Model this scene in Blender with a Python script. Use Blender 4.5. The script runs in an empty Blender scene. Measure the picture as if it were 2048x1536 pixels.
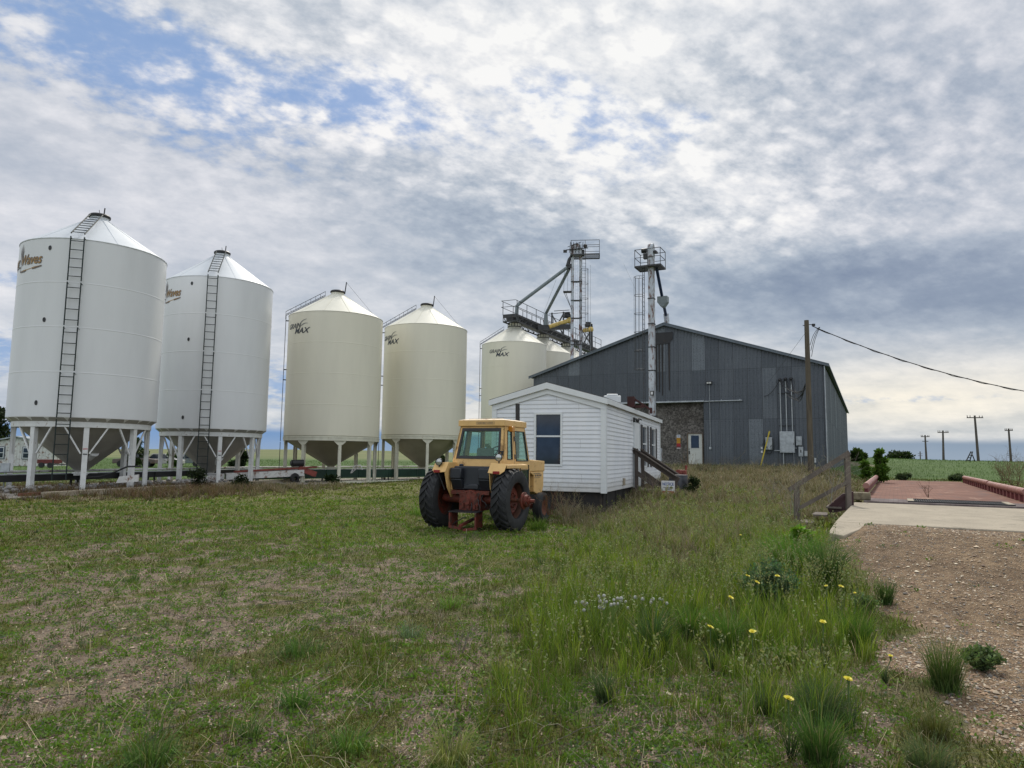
import bpy, math, random
import numpy as np
from mathutils import Vector, Matrix, Euler
random.seed(7)
rng = np.random.default_rng(11)
sc = bpy.context.scene
COL = sc.collection
R = math.radians
EYE = 1.7
# ---------------------------------------------------------------- camera
FPX = 1400.0
PITCH = math.atan(143 / FPX); ROLL = R(.75)
_cp, _sp, _cr, _sr = math.cos(PITCH), math.sin(PITCH), math.cos(ROLL), math.sin(ROLL)
_R0 = Vector((1, 0, 0)); _U0 = Vector((0, -_sp, _cp)); CF = Vector((0, _cp, _sp))
CR = _R0 * _cr + _U0 * _sr; CU = _U0 * _cr - _R0 * _sr
CAM = Vector((0, 0, EYE))
cd = bpy.data.cameras.new('camera'); cam = bpy.data.objects.new('camera', cd); COL.objects.link(cam)
cd.sensor_width = 36; cd.lens = 36 * FPX / 2048; cd.clip_end = 20000; cd.clip_start = .05
cam.matrix_world = Matrix(((CR.x, CU.x, -CF.x, CAM.x), (CR.y, CU.y, -CF.y, CAM.y), (CR.z, CU.z, -CF.z, CAM.z), (0, 0, 0, 1)))
sc.camera = cam
sc.view_settings.view_transform = 'Standard'; sc.view_settings.look = 'None'; sc.view_settings.exposure = 0

def ray(u, v): return CF + CR * ((u - 1024) / FPX) + CU * ((768 - v) / FPX)
def aty(u, v, y): r = ray(u, v); return CAM + r * (y / r.y)
def atz(u, v, z): r = ray(u, v); return CAM + r * ((z - EYE) / r.z)
def proj_np(x, y, z):
    w = y * CF.y + (z - EYE) * CF.z
    w = np.maximum(w, .05)
    a = x * CR.x + y * CR.y + (z - EYE) * CR.z
    b = x * CU.x + y * CU.y + (z - EYE) * CU.z
    return 1024 + FPX * a / w, 768 - FPX * b / w

# ---------------------------------------------------------------- tagging
def tag(o, label=None, cat=None, group=None, kind=None):
    if label: o['label'] = label
    if cat: o['category'] = cat
    if group: o['group'] = group
    if kind: o['kind'] = kind
    return o
def thing(name, label, cat, loc=(0, 0, 0), rz=0, group=None):
    o = bpy.data.objects.new(name, None); COL.objects.link(o)
    o.location = loc; o.rotation_euler = (0, 0, rz); o.empty_display_size = .2
    return tag(o, label, cat, group)
def copy_tree(o, parent=None):
    c = o.copy(); COL.objects.link(c); c.parent = parent
    for ch in list(o.children): copy_tree(ch, c)
    return c

# ---------------------------------------------------------------- mesh builder
class MB:
    def __init__(s): s.v = []; s.f = []; s.m = []; s.M = None
    def add(s, vs, fs, mi=0):
        b = len(s.v)
        if s.M is not None: vs = [s.M @ Vector(p) for p in vs]
        s.v += [tuple(p) for p in vs]; s.f += [tuple(i + b for i in f) for f in fs]; s.m += [mi] * len(fs)
        return s
    def box(s, c, d, rot=None, mi=0):
        c = Vector(c); hx, hy, hz = d[0] / 2, d[1] / 2, d[2] / 2
        vs = [Vector((x, y, z)) for z in (-hz, hz) for x, y in ((-hx, -hy), (hx, -hy), (hx, hy), (-hx, hy))]
        if rot is not None:
            m = rot if isinstance(rot, Matrix) else Euler(rot).to_matrix()
            vs = [m @ q for q in vs]
        return s.add([c + q for q in vs], [(3, 2, 1, 0), (4, 5, 6, 7), (0, 1, 5, 4), (1, 2, 6, 5), (2, 3, 7, 6), (3, 0, 4, 7)], mi)
    def beam(s, a, b, w, h=None, mi=0, up=(0, 0, 1), w1=None):
        a, b = Vector(a), Vector(b); h = h or w; d = b - a
        if d.length < 1e-6: return s
        d.normalize(); up = Vector(up)
        if abs(d.dot(up)) > .98: up = Vector((0, 1, 0)) if abs(d.y) < .9 else Vector((1, 0, 0))
        x = d.cross(up).normalized(); y = x.cross(d).normalized()
        k = (w1 or w) / w
        vs = [a + x * (i * w / 2) + y * (j * h / 2) for i, j in ((-1, -1), (1, -1), (1, 1), (-1, 1))] + \
             [b + x * (i * w * k / 2) + y * (j * h * k / 2) for i, j in ((-1, -1), (1, -1), (1, 1), (-1, 1))]
        return s.add(vs, [(3, 2, 1, 0), (4, 5, 6, 7), (0, 1, 5, 4), (1, 2, 6, 5), (2, 3, 7, 6), (3, 0, 4, 7)], mi)
    def tube(s, pts, r, n=8, caps=True, mi=0):
        pts = [Vector(p) for p in pts]; N = len(pts)
        rs = r if hasattr(r, '__len__') else [r] * N
        vs = []; prev = None
        for i, p in enumerate(pts):
            d = (pts[min(i + 1, N - 1)] - pts[max(i - 1, 0)])
            if d.length < 1e-9: d = Vector((0, 0, 1))
            d.normalize()
            if prev is None:
                t = Vector((0, 0, 1)) if abs(d.z) < .9 else Vector((1, 0, 0))
                x = d.cross(t).normalized()
            else:
                x = prev - d * prev.dot(d)
                x = x.normalized() if x.length > 1e-6 else d.orthogonal().normalized()
            prev = x; y = d.cross(x)
            vs += [p + (x * math.cos(2 * math.pi * k / n) + y * math.sin(2 * math.pi * k / n)) * rs[i] for k in range(n)]
        fs = [(i * n + k, i * n + (k + 1) % n, (i + 1) * n + (k + 1) % n, (i + 1) * n + k) for i in range(N - 1) for k in range(n)]
        if caps: fs += [tuple(range(n - 1, -1, -1)), tuple(range((N - 1) * n, N * n))]
        return s.add(vs, fs, mi)
    def cyl(s, a, b, r, r1=None, n=16, mi=0): return s.tube([a, b], [r, r if r1 is None else r1], n, True, mi)
    def lathe(s, prof, n=32, M=None, mi=0, close=False, a0=0, a1=2 * math.pi):
        full = abs(a1 - a0 - 2 * math.pi) < 1e-6; m = n if full else n + 1
        vs = []
        for r, z in prof:
            for k in range(m):
                a = a0 + (a1 - a0) * k / n; vs.append(Vector((r * math.cos(a), r * math.sin(a), z)))
        if M is not None: vs = [M @ q for q in vs]
        P = len(prof); fs = []
        rng_ = range(P) if close else range(P - 1)
        for i in rng_:
            j = (i + 1) % P
            for k in range(n):
                k2 = (k + 1) % m if full else k + 1
                fs.append((i * m + k, i * m + k2, j * m + k2, j * m + k))
        return s.add(vs, fs, mi)
    def prism(s, poly, ext, mi=0):
        poly = [Vector(p) for p in poly]; e = Vector(ext); n = len(poly)
        return s.add(poly + [p + e for p in poly], [tuple(range(n - 1, -1, -1)), tuple(range(n, 2 * n))] + [(i, (i + 1) % n, n + (i + 1) % n, n + i) for i in range(n)], mi)
    def ball(s, c, r, n=12, m=8, sc_=(1, 1, 1), mi=0):
        c = Vector(c); vs = [c + Vector((0, 0, r * sc_[2]))]
        for i in range(1, m):
            t = math.pi * i / m
            for k in range(n):
                a = 2 * math.pi * k / n
                vs.append(c + Vector((r * sc_[0] * math.sin(t) * math.cos(a), r * sc_[1] * math.sin(t) * math.sin(a), r * sc_[2] * math.cos(t))))
        vs.append(c - Vector((0, 0, r * sc_[2]))); L = len(vs) - 1
        fs = [(0, 1 + k, 1 + (k + 1) % n) for k in range(n)]
        for i in range(m - 2):
            for k in range(n):
                a = 1 + i * n + k; b = 1 + i * n + (k + 1) % n
                fs.append((a, a + n, b + n, b))
        fs += [(L, 1 + (m - 2) * n + (k + 1) % n, 1 + (m - 2) * n + k) for k in range(n)]
        return s.add(vs, fs, mi)
    def build(s, name, mats, parent=None, smooth=35, bevel=0, loc=None, rz=0):
        me = bpy.data.meshes.new(name)
        me.from_pydata(s.v, [], s.f); me.update()
        if not isinstance(mats, (list, tuple)): mats = [mats]
        for m in mats: me.materials.append(m)
        if len(mats) > 1: me.polygons.foreach_set('material_index', s.m)
        if smooth:
            me.polygons.foreach_set('use_smooth', [True] * len(me.polygons))
            me.set_sharp_from_angle(angle=R(smooth))
        o = bpy.data.objects.new(name, me); COL.objects.link(o)
        if parent is not None: o.parent = parent
        if loc is not None: o.location = loc
        if rz: o.rotation_euler = (0, 0, rz)
        if bevel:
            b = o.modifiers.new('bevel', 'BEVEL'); b.width = bevel; b.segments = 2; b.limit_method = 'ANGLE'; b.angle_limit = R(40)
        return o

def npmesh(name, V, F, mat, cols=None, smooth=False, kind=None, parent=None):
    """V (n,3); F (m,k) or list of arrays; cols (n,3)"""
    Fs = F if isinstance(F, list) else [F]
    me = bpy.data.meshes.new(name)
    me.vertices.add(len(V)); me.vertices.foreach_set('co', np.ascontiguousarray(V, np.float32).ravel())
    loops = np.concatenate([f.ravel() for f in Fs]).astype(np.int32)
    tot = np.concatenate([np.full(len(f), f.shape[1], np.int32) for f in Fs])
    st = np.concatenate([[0], np.cumsum(tot)[:-1]]).astype(np.int32)
    me.loops.add(len(loops)); me.loops.foreach_set('vertex_index', loops)
    me.polygons.add(len(tot)); me.polygons.foreach_set('loop_start', st)
    try: me.polygons.foreach_set('loop_total', tot)
    except Exception: pass
    if smooth: me.polygons.foreach_set('use_smooth', np.ones(len(tot), bool))
    me.update(calc_edges=True)
    if cols is not None:
        for nm, c in (cols.items() if isinstance(cols, dict) else {'col': cols}.items()):
            at = me.attributes.new(nm, 'FLOAT_COLOR', 'POINT')
            at.data.foreach_set('color', np.concatenate([c, np.ones((len(V), 1))], 1).astype(np.float32).ravel())
    me.materials.append(mat)
    o = bpy.data.objects.new(name, me); COL.objects.link(o)
    if kind: o['kind'] = kind
    if parent is not None: o.parent = parent
    return o

# ---------------------------------------------------------------- text outlines
_txt = {}
def text_mesh(body, size=1., shear=0., bold=0.):
    k = (body, size, shear, bold)
    if k in _txt: return _txt[k]
    c = bpy.data.curves.new('lettering', 'FONT'); c.body = body; c.size = size; c.shear = shear; c.offset = bold
    c.fill_mode = 'FRONT' if 'FRONT' in [i.identifier for i in c.bl_rna.properties['fill_mode'].enum_items] else 'BOTH'
    c.resolution_u = 4
    o = bpy.data.objects.new('lettering', c); COL.objects.link(o)
    bpy.context.view_layer.update()
    dg = bpy.context.evaluated_depsgraph_get()
    me = bpy.data.meshes.new_from_object(o.evaluated_get(dg))
    vs = [tuple(p.co) for p in me.vertices]; fs = [tuple(p.vertices) for p in me.polygons]
    bpy.data.objects.remove(o); bpy.data.meshes.remove(me); bpy.data.curves.remove(c)
    xs = [p[0] for p in vs]; x0, x1 = min(xs), max(xs)
    _txt[k] = ([(p[0] - x0, p[1]) for p in vs], fs, x1 - x0)
    return _txt[k]

# ---------------------------------------------------------------- node helpers
class NT:
    def __init__(s, tree): s.t = tree; s.n = tree.nodes; s.l = tree.links
    def node(s, typ, ins=None, **kw):
        n = s.n.new(typ)
        for k, v in kw.items(): setattr(n, k, v)
        for k, v in (ins or {}).items(): s.put(n.inputs[k], v)
        return n
    def put(s, sock, v):
        if isinstance(v, E_): v = v.s
        if isinstance(v, bpy.types.NodeSocket): s.l.new(v, sock)
        else:
            if sock.type == 'RGBA' and hasattr(v, '__len__') and len(v) == 3: v = (*v, 1)
            sock.default_value = v
    def math(s, op, a, b=None, c=None, clamp=False):
        n = s.n.new('ShaderNodeMath'); n.operation = op; n.use_clamp = clamp
        s.put(n.inputs[0], a)
        if b is not None: s.put(n.inputs[1], b)
        if c is not None: s.put(n.inputs[2], c)
        return E_(s, n.outputs[0])
    def coord(s, which='Object'): return s.node('ShaderNodeTexCoord').outputs[which]
    def xyz(s, vec):
        n = s.node('ShaderNodeSeparateXYZ', {0: vec}); return [E_(s, n.outputs[i]) for i in range(3)]
    def comb(s, x, y, z): return s.node('ShaderNodeCombineXYZ', {0: x, 1: y, 2: z}).outputs[0]
    def scale(s, vec, sx, sy=None, sz=None):
        sy = sx if sy is None else sy; sz = sx if sz is None else sz
        return s.node('ShaderNodeVectorMath', {0: vec, 1: (sx, sy, sz)}, operation='MULTIPLY').outputs[0]
    def noise(s, vec, scale, detail=3, rough=.55, dist=0., out=0):
        n = s.node('ShaderNodeTexNoise', {'Vector': vec, 'Scale': scale, 'Detail': detail, 'Roughness': rough, 'Distortion': dist})
        return E_(s, n.outputs[out]) if out == 0 else n.outputs[out]
    def voro(s, vec, scale, feature='F1', rnd=1., out='Distance'):
        n = s.node('ShaderNodeTexVoronoi', {'Vector': vec, 'Scale': scale, 'Randomness': rnd}, feature=feature)
        return E_(s, n.outputs[out]) if out == 'Distance' else n.outputs[out]
    def mix(s, f, a, b, mode='MIX'):
        n = s.n.new('ShaderNodeMix'); n.data_type = 'RGBA'; n.blend_type = mode; n.clamp_factor = True
        s.put(n.inputs[0], f); s.put(n.inputs[6], a); s.put(n.inputs[7], b); return n.outputs[2]
    def ss(s, x, a, b, o0=0., o1=1.):
        n = s.node('ShaderNodeMapRange', {0: x, 1: a, 2: b, 3: o0, 4: o1}, interpolation_type='SMOOTHSTEP'); return E_(s, n.outputs[0])
    def lin(s, x, a, b, o0=0., o1=1.):
        n = s.node('ShaderNodeMapRange', {0: x, 1: a, 2: b, 3: o0, 4: o1}); return E_(s, n.outputs[0])
    def ramp(s, x, stops):
        n = s.n.new('ShaderNodeValToRGB'); s.put(n.inputs[0], x); e = n.color_ramp.elements
        while len(e) < len(stops): e.new(.5)
        for i, (p, c) in enumerate(stops): e[i].position = p; e[i].color = (*c, 1)
        return n.outputs[0]
class E_:
    def __init__(s, t, sk): s.t = t; s.s = sk
    def __add__(s, o): return s.t.math('ADD', s, o)
    __radd__ = __add__
    def __mul__(s, o): return s.t.math('MULTIPLY', s, o)
    __rmul__ = __mul__
    def __sub__(s, o): return s.t.math('SUBTRACT', s, o)
    def __rsub__(s, o): return s.t.math('SUBTRACT', o, s)
    def __truediv__(s, o): return s.t.math('DIVIDE', s, o)
    def cl(s): return s.t.math('ADD', s, 0., clamp=True)

def new_mat(name):
    m = bpy.data.materials.new(name); m.use_nodes = True
    t = NT(m.node_tree); b = m.node_tree.nodes['Principled BSDF']
    return m, t, b
def mat(name, col, rough=.6, metal=0., var=.25, vs=2.5, dirt=None, dirt_amt=.4, bump=0., bs=30., spec=.5, fine=0., stretch=None, coat=0.):
    """painted/weathered surface: two noise octaves of tone, optional dirt colour patches, bump"""
    m, t, b = new_mat(name); co = t.coord('Object')
    if stretch: co = t.scale(co, *stretch)
    n1 = t.noise(co, vs, 5, .62)
    dark = tuple(c * (1 - var) for c in col); lite = tuple(min(1, c * (1 + var * .5)) for c in col)
    c = t.mix(t.ss(n1, .3, .7), dark, lite)
    if fine:
        n3 = t.noise(co, vs * 22, 3, .7)
        c = t.mix(fine, c, t.mix(t.ss(n3, .35, .65), tuple(q * .45 for q in col), tuple(min(1, q * 1.5) for q in col)))
    if dirt:
        n2 = t.noise(co, vs * 1.7 + .3, 7, .68, .4)
        k = t.ss(n2, .62 - dirt_amt * .25, .70 - dirt_amt * .12)
        c = t.mix(k * min(1, .5 + dirt_amt), c, dirt)
        t.put(b.inputs['Roughness'], t.lin(k, 0, 1, rough, .85))
    else:
        t.put(b.inputs['Roughness'], t.lin(n1, .2, .8, max(.05, rough - .08), min(1, rough + .08)))
    t.put(b.inputs['Base Color'], c); b.inputs['Metallic'].default_value = metal
    b.inputs['Specular IOR Level'].default_value = spec
    if coat: b.inputs['Coat Weight'].default_value = coat; b.inputs['Coat Roughness'].default_value = .15
    if bump:
        nb = t.noise(co, bs, 4, .6)
        bn = t.node('ShaderNodeBump', {'Height': nb, 'Strength': min(1, bump), 'Distance': .01 * max(1, bump)})
        t.put(b.inputs['Normal'], bn.outputs[0])
    return m
# ================================================================ SKY AND SUN
SUN_AZ, SUN_EL = R(9), R(46)      # azimuth from +Y towards +X
w = bpy.data.worlds.new('World'); sc.world = w; w.use_nodes = True
t = NT(w.node_tree); w.node_tree.nodes.clear()
gen = t.coord('Generated'); dx, dy, dz = t.xyz(gen)
sky = t.node('ShaderNodeTexSky', sky_type='NISHITA'); sky.sun_disc = False
sky.sun_elevation = SUN_EL; sky.sun_rotation = SUN_AZ; sky.air_density = 1.2; sky.dust_density = 1.0
az = t.math('ARCTAN2', dx, dy); el = t.math('ARCSINE', dz)
zz = t.math('MAXIMUM', dz, 0.) + .10
P = t.comb(dx / zz, dy / zz, .0)
zr_ = t.math('MAXIMUM', dz, 0.) + .34; P2 = t.comb(dx / zr_, dy / zr_, dz * .6)
# gentle domain warp so cloud rows bend
wn = t.noise(P, .8, 2, .5, 0, out=1)
Pw = t.node('ShaderNodeVectorMath', {0: P, 1: t.node('ShaderNodeVectorMath', {0: wn, 1: (.5, .5, .5)}, operation='SUBTRACT').outputs[0]}, operation='ADD').outputs[0]
Prot = t.node('ShaderNodeVectorRotate', {'Vector': Pw, 'Axis': (0, 0, 1), 'Angle': R(-28)}, rotation_type='AXIS_ANGLE').outputs[0]
big = t.noise(t.scale(Prot, 1., .62, 1.), 1.25, 5, .55)
P2r = t.node('ShaderNodeVectorRotate', {'Vector': P2, 'Axis': (0, 0, 1), 'Angle': R(-24)}, rotation_type='AXIS_ANGLE').outputs[0]
mid = t.noise(t.scale(P2r, 1., 1.25, 1.), 7.5, 5, .56, 0.)
cell = t.noise(t.scale(P2r, 1., 1.3, 1.), 24., 5, .60, .0)
vor = t.voro(t.scale(t.node('ShaderNodeVectorMath', {0: P2r, 1: t.node('ShaderNodeVectorMath', {0: t.noise(P2, 14., 3, .6, 0, out=1), 1: (.09, .09, 0)}, operation='MULTIPLY').outputs[0]}, operation='ADD').outputs[0], 1., 1.35, 1.), 17.0, 'SMOOTH_F1')
streak = t.noise(t.comb(az * 1.3, el * 9., 3.7), 2.6, 4, .55, .0)
def ae(u, v):
    r = ray(u, v).normalized(); return math.atan2(r.x, r.y), math.asin(r.z)
def blob(u, v, ru, rv, amp, rot=0.):
    a, e = ae(u, v); c, s_ = math.cos(R(rot)), math.sin(R(rot))
    da = az - a; de = el - e
    p = (da * c - de * s_) / (ru / FPX); q = (da * s_ + de * c) / (rv / FPX)
    return t.math('EXPONENT', (p * p + q * q) * -1.) * amp
def total(bl):
    s_ = None
    for b_ in bl: s_ = blob(*b_) if s_ is None else s_ + blob(*b_)
    return s_
# broad light and shade of the cloud deck (u, v as seen from the yard, rot degrees clockwise)
shade = total([
    (1150, 210, 420, 230, .20), (1500, 380, 260, 120, .12), (1250, 330, 380, 170, .05), (1120, 120, 240, 120, .05), (850, 110, 330, 140, .08), (200, 180, 300, 130, .06), (700, 250, 200, 60, .08),
    (300, 245, 420, 42, -.09, 8), (60, 330, 160, 60, -.05), (860, 400, 330, 55, -.15, 10), (1250, 455, 330, 50, -.06, 4), (640, 330, 160, 40, -.04),
    (150, 400, 300, 60, .03), (1820, 250, 240, 220, -.10), (1600, 130, 140, 90, -.10), (1700, 330, 250, 50, -.05), (1640, 545, 560, 75, -.34, 4), (1750, 640, 380, 60, -.14), (1900, 600, 300, 60, -.10),
    (1150, 600, 260, 80, -.02), (1000, 500, 260, 60, -.10), (1700, 455, 350, 22, .10, 6), (1950, 690, 300, 40, -.03),
    (1850, 790, 420, 75, .20), (600, 740, 500, 90, .05), (0, 520, 200, 70, .05), (500, 460, 200, 60, .04), (2000, 440, 200, 60, .06)])
cellmask = (total([(700, 160, 560, 190, .9), (1250, 250, 420, 230, 1.), (1500, 430, 300, 90, .4), (1900, 200, 350, 250, .4)]) + .10).cl()
bluemask = (total([(60, 60, 330, 80, .52, 12), (330, 130, 330, 90, .40, 22), (640, 190, 350, 50, .52, 8), (760, 175, 110, 50, .45), (1170, 235, 200, 70, .48, 20), (1370, 245, 90, 30, .30), (1150, 370, 90, 24, .2), (0, 700, 60, 40, .85), (560, 770, 60, 45, .75), (560, 855, 70, 14, .3), (20, 560, 60, 20, .35), (1750, 800, 260, 8, .3), (930, 790, 60, 30, .4)])).cl()
lum = t.lin(el, 0, .9, .60, .66) + shade
lum = lum + (big - .5) * .50 + (mid - .5) * .38
puff = t.ss(vor, .62, .12) * .65 + (cell - .5) * 1.3
lum = lum + (puff - .28) * .44 * cellmask + .01
lowel = t.ss(el, .42, .10)
lum = lum + (streak - .5) * .42 * lowel
fine = t.noise(t.scale(P2r, 1., 1.3, 1.), 70., 3, .6, 0.)
lum = lum + (fine - .5) * .22 * (cellmask + .18) + (cell - .5) * .07 + .02
ccol = t.ramp(lum, [(.0, (.20, .26, .37)), (.26, (.29, .355, .455)), (.46, (.42, .485, .57)), (.62, (.57, .615, .675)), (.78, (.74, .765, .80)), (.94, (.88, .885, .89)), (1., (.94, .94, .93))])
# warm horizon on the right, cooler left
warm = (total([(1850, 800, 520, 80, .7), (1000, 820, 500, 60, .35)])).cl()
ccol = t.mix(warm, ccol, t.mix(1., ccol, (1.12, 1.03, .84), 'MULTIPLY'))
greyviolet = (total([(200, 350, 700, 300, .5), (1900, 250, 300, 400, .5)])).cl()
ccol = t.mix(greyviolet, ccol, t.mix(1., ccol, (1.03, .985, 1.02), 'MULTIPLY'))
# blue sky showing in the gaps (physical sky, scaled as in daylight)
skyc = t.mix(1., sky.outputs[0], (.062, .066, .082), 'MULTIPLY')
skyc = t.mix(.75, skyc, (.24, .40, .70))
gap = .86 * t.ss(bluemask * .86 + (.30 - puff) * .55 * t.math('MINIMUM', bluemask * 3., 1.) + (.52 - cell) * .9 * t.math('MINIMUM', bluemask * 4., 1.) + (.5 - mid) * .7 * t.math('MINIMUM', bluemask * 4., 1.), .12, .95)
col = t.mix(gap, ccol, skyc)
# distant rain shelf: even blue-grey band just above the horizon
shelf_top = .030 + (t.noise(t.comb(az * 2.2, 0., 1.), 1.6, 2) - .5) * .012 + az * -.006
shelf = t.ss(el - shelf_top, .006, -.006)
shelfcol = t.mix(t.ss(az, -.45, .25), (.17, .31, .56), (.245, .325, .43))
shelfcol = t.mix(t.ss(el, .028, .0), shelfcol, t.mix(.35, shelfcol, (.40, .47, .55)))
col = t.mix(shelf * .93, col, shelfcol)
# behind the photographer the deck is front-lit and brighter
back = t.ss(dy, .15, -.6)
col = t.mix(back, col, t.mix(1., col, (1.45, 1.45, 1.45), 'MULTIPLY'))
col = t.mix(t.ss(dz, -.005, -.05), col, (.09, .10, .06))
bg = t.node('ShaderNodeBackground', {0: col, 1: 1.0})
out = t.node('ShaderNodeOutputWorld', {0: bg.outputs[0]})
w.cycles.sampling_method = 'MANUAL'; w.cycles.sample_map_resolution = 512
sl = bpy.data.lights.new('sun', 'SUN'); sl.energy = 2.7; sl.angle = R(8); sl.color = (1, .94, .84)
so = bpy.data.objects.new('sun', sl); COL.objects.link(so)
sd = Vector((math.sin(SUN_AZ) * math.cos(SUN_EL), math.cos(SUN_AZ) * math.cos(SUN_EL), math.sin(SUN_EL)))
so.rotation_euler = sd.to_track_quat('Z', 'Y').to_euler()

# ================================================================ TERRAIN
def ss(x, a, b):
    q = np.clip((np.asarray(x, float) - a) / (b - a), 0, 1); return q * q * (3 - 2 * q)
BTH = .47; BC = np.array([19.77, 44.0]); BS, BCo = math.sin(BTH), math.cos(BTH)
def barn_sl(x, y):
    return (x - BC[0]) * -BS + (y - BC[1]) * -BCo, (x - BC[0]) * -BCo + (y - BC[1]) * BS
STH = .50; P0 = (5.72, 12.5); SD = (math.sin(STH), math.cos(STH)); SE = (math.cos(STH), -math.sin(STH)); SLABZ = .62
def slab_pq(x, y):
    return (x - P0[0]) * SD[0] + (y - P0[1]) * SD[1], (x - P0[0]) * SE[0] + (y - P0[1]) * SE[1]
def slab_pt(p, q, z=0.): return Vector((P0[0] + SD[0] * p + SE[0] * q, P0[1] + SD[1] * p + SE[1] * q, z))
def tz(x, y):
    x = np.asarray(x, float); y = np.asarray(y, float)
    s, l = barn_sl(x, y)
    mound = 1.2 * np.clip((34.5 - s) / 30.5, 0, 1) ** 1.5 * ss(l, 24, 15) * ss(l, -5, 1)
    right = .62 * ss(y, 15, 36) * ss(x - .45 * y, -4, 2) + 1.05 * ss(y, 38, 105) * ss(x - .2 * y, 0, 12)
    z = np.maximum(mound, right)
    p, q = slab_pq(x, y)
    z = z + np.where(p < .4, .60 * ss(p, -5.5, -.25) * ss(q, -.9, .5), .42 * ss(q, -.9, .5) * ss(p, 8, .4))
    z = z - .06 * np.exp(-((x + .5) / 3.5) ** 2 - ((y - 17) / 4) ** 2) - .16 * np.exp(-((x - 2.6) / 3.5) ** 2 - ((y - 21) / 3.5) ** 2)
    d = np.hypot(x, y)
    z = z + 4.5 * np.exp(-((x + 150) / 220) ** 2 - ((y - 620) / 260) ** 2) + 10 * ss(d, 700, 2600) * np.exp(-((x + 900) / 1500) ** 2) * .4
    z = z + 1.6 * np.exp(-((x - 42) / 22) ** 2 - ((y - 150) / 45) ** 2) * ss(y, 80, 130)
    # unevenness
    z = z + (.03 * np.sin(x * 1.7 + y * .6) * np.sin(y * 1.3 - x * .4) + .02 * np.sin(x * 3.1 + 1.3) * np.cos(y * 2.7)) * ss(d, 2, 5)
    return z
def TZ(x, y): return float(tz(x, y))

def G(u, v, cu, cv, ru, rv, w_=1.): return w_ * np.exp(-((u - cu) / ru) ** 2 - ((v - cv) / rv) ** 2)
# value noise for numpy
_lat = rng.random((256, 256))
def vnoise(x, y, s):
    x = x * s + 91.3; y = y * s + 47.7; xi = np.floor(x).astype(int); yi = np.floor(y).astype(int); fx = x - xi; fy = y - yi
    fx = fx * fx * (3 - 2 * fx); fy = fy * fy * (3 - 2 * fy)
    g = lambda a, b: _lat[a % 256, b % 256]
    return (g(xi, yi) * (1 - fx) + g(xi + 1, yi) * fx) * (1 - fy) + (g(xi, yi + 1) * (1 - fx) + g(xi + 1, yi + 1) * fx) * fy
def fbm(x, y, s, o=3):
    a = 0.; k = .5; tot = 0.
    for i in range(o): a = a + k * vnoise(x + i * 13.1, y - i * 7.7, s * 2 ** i); tot += k; k *= .55
    return a / tot

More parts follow.
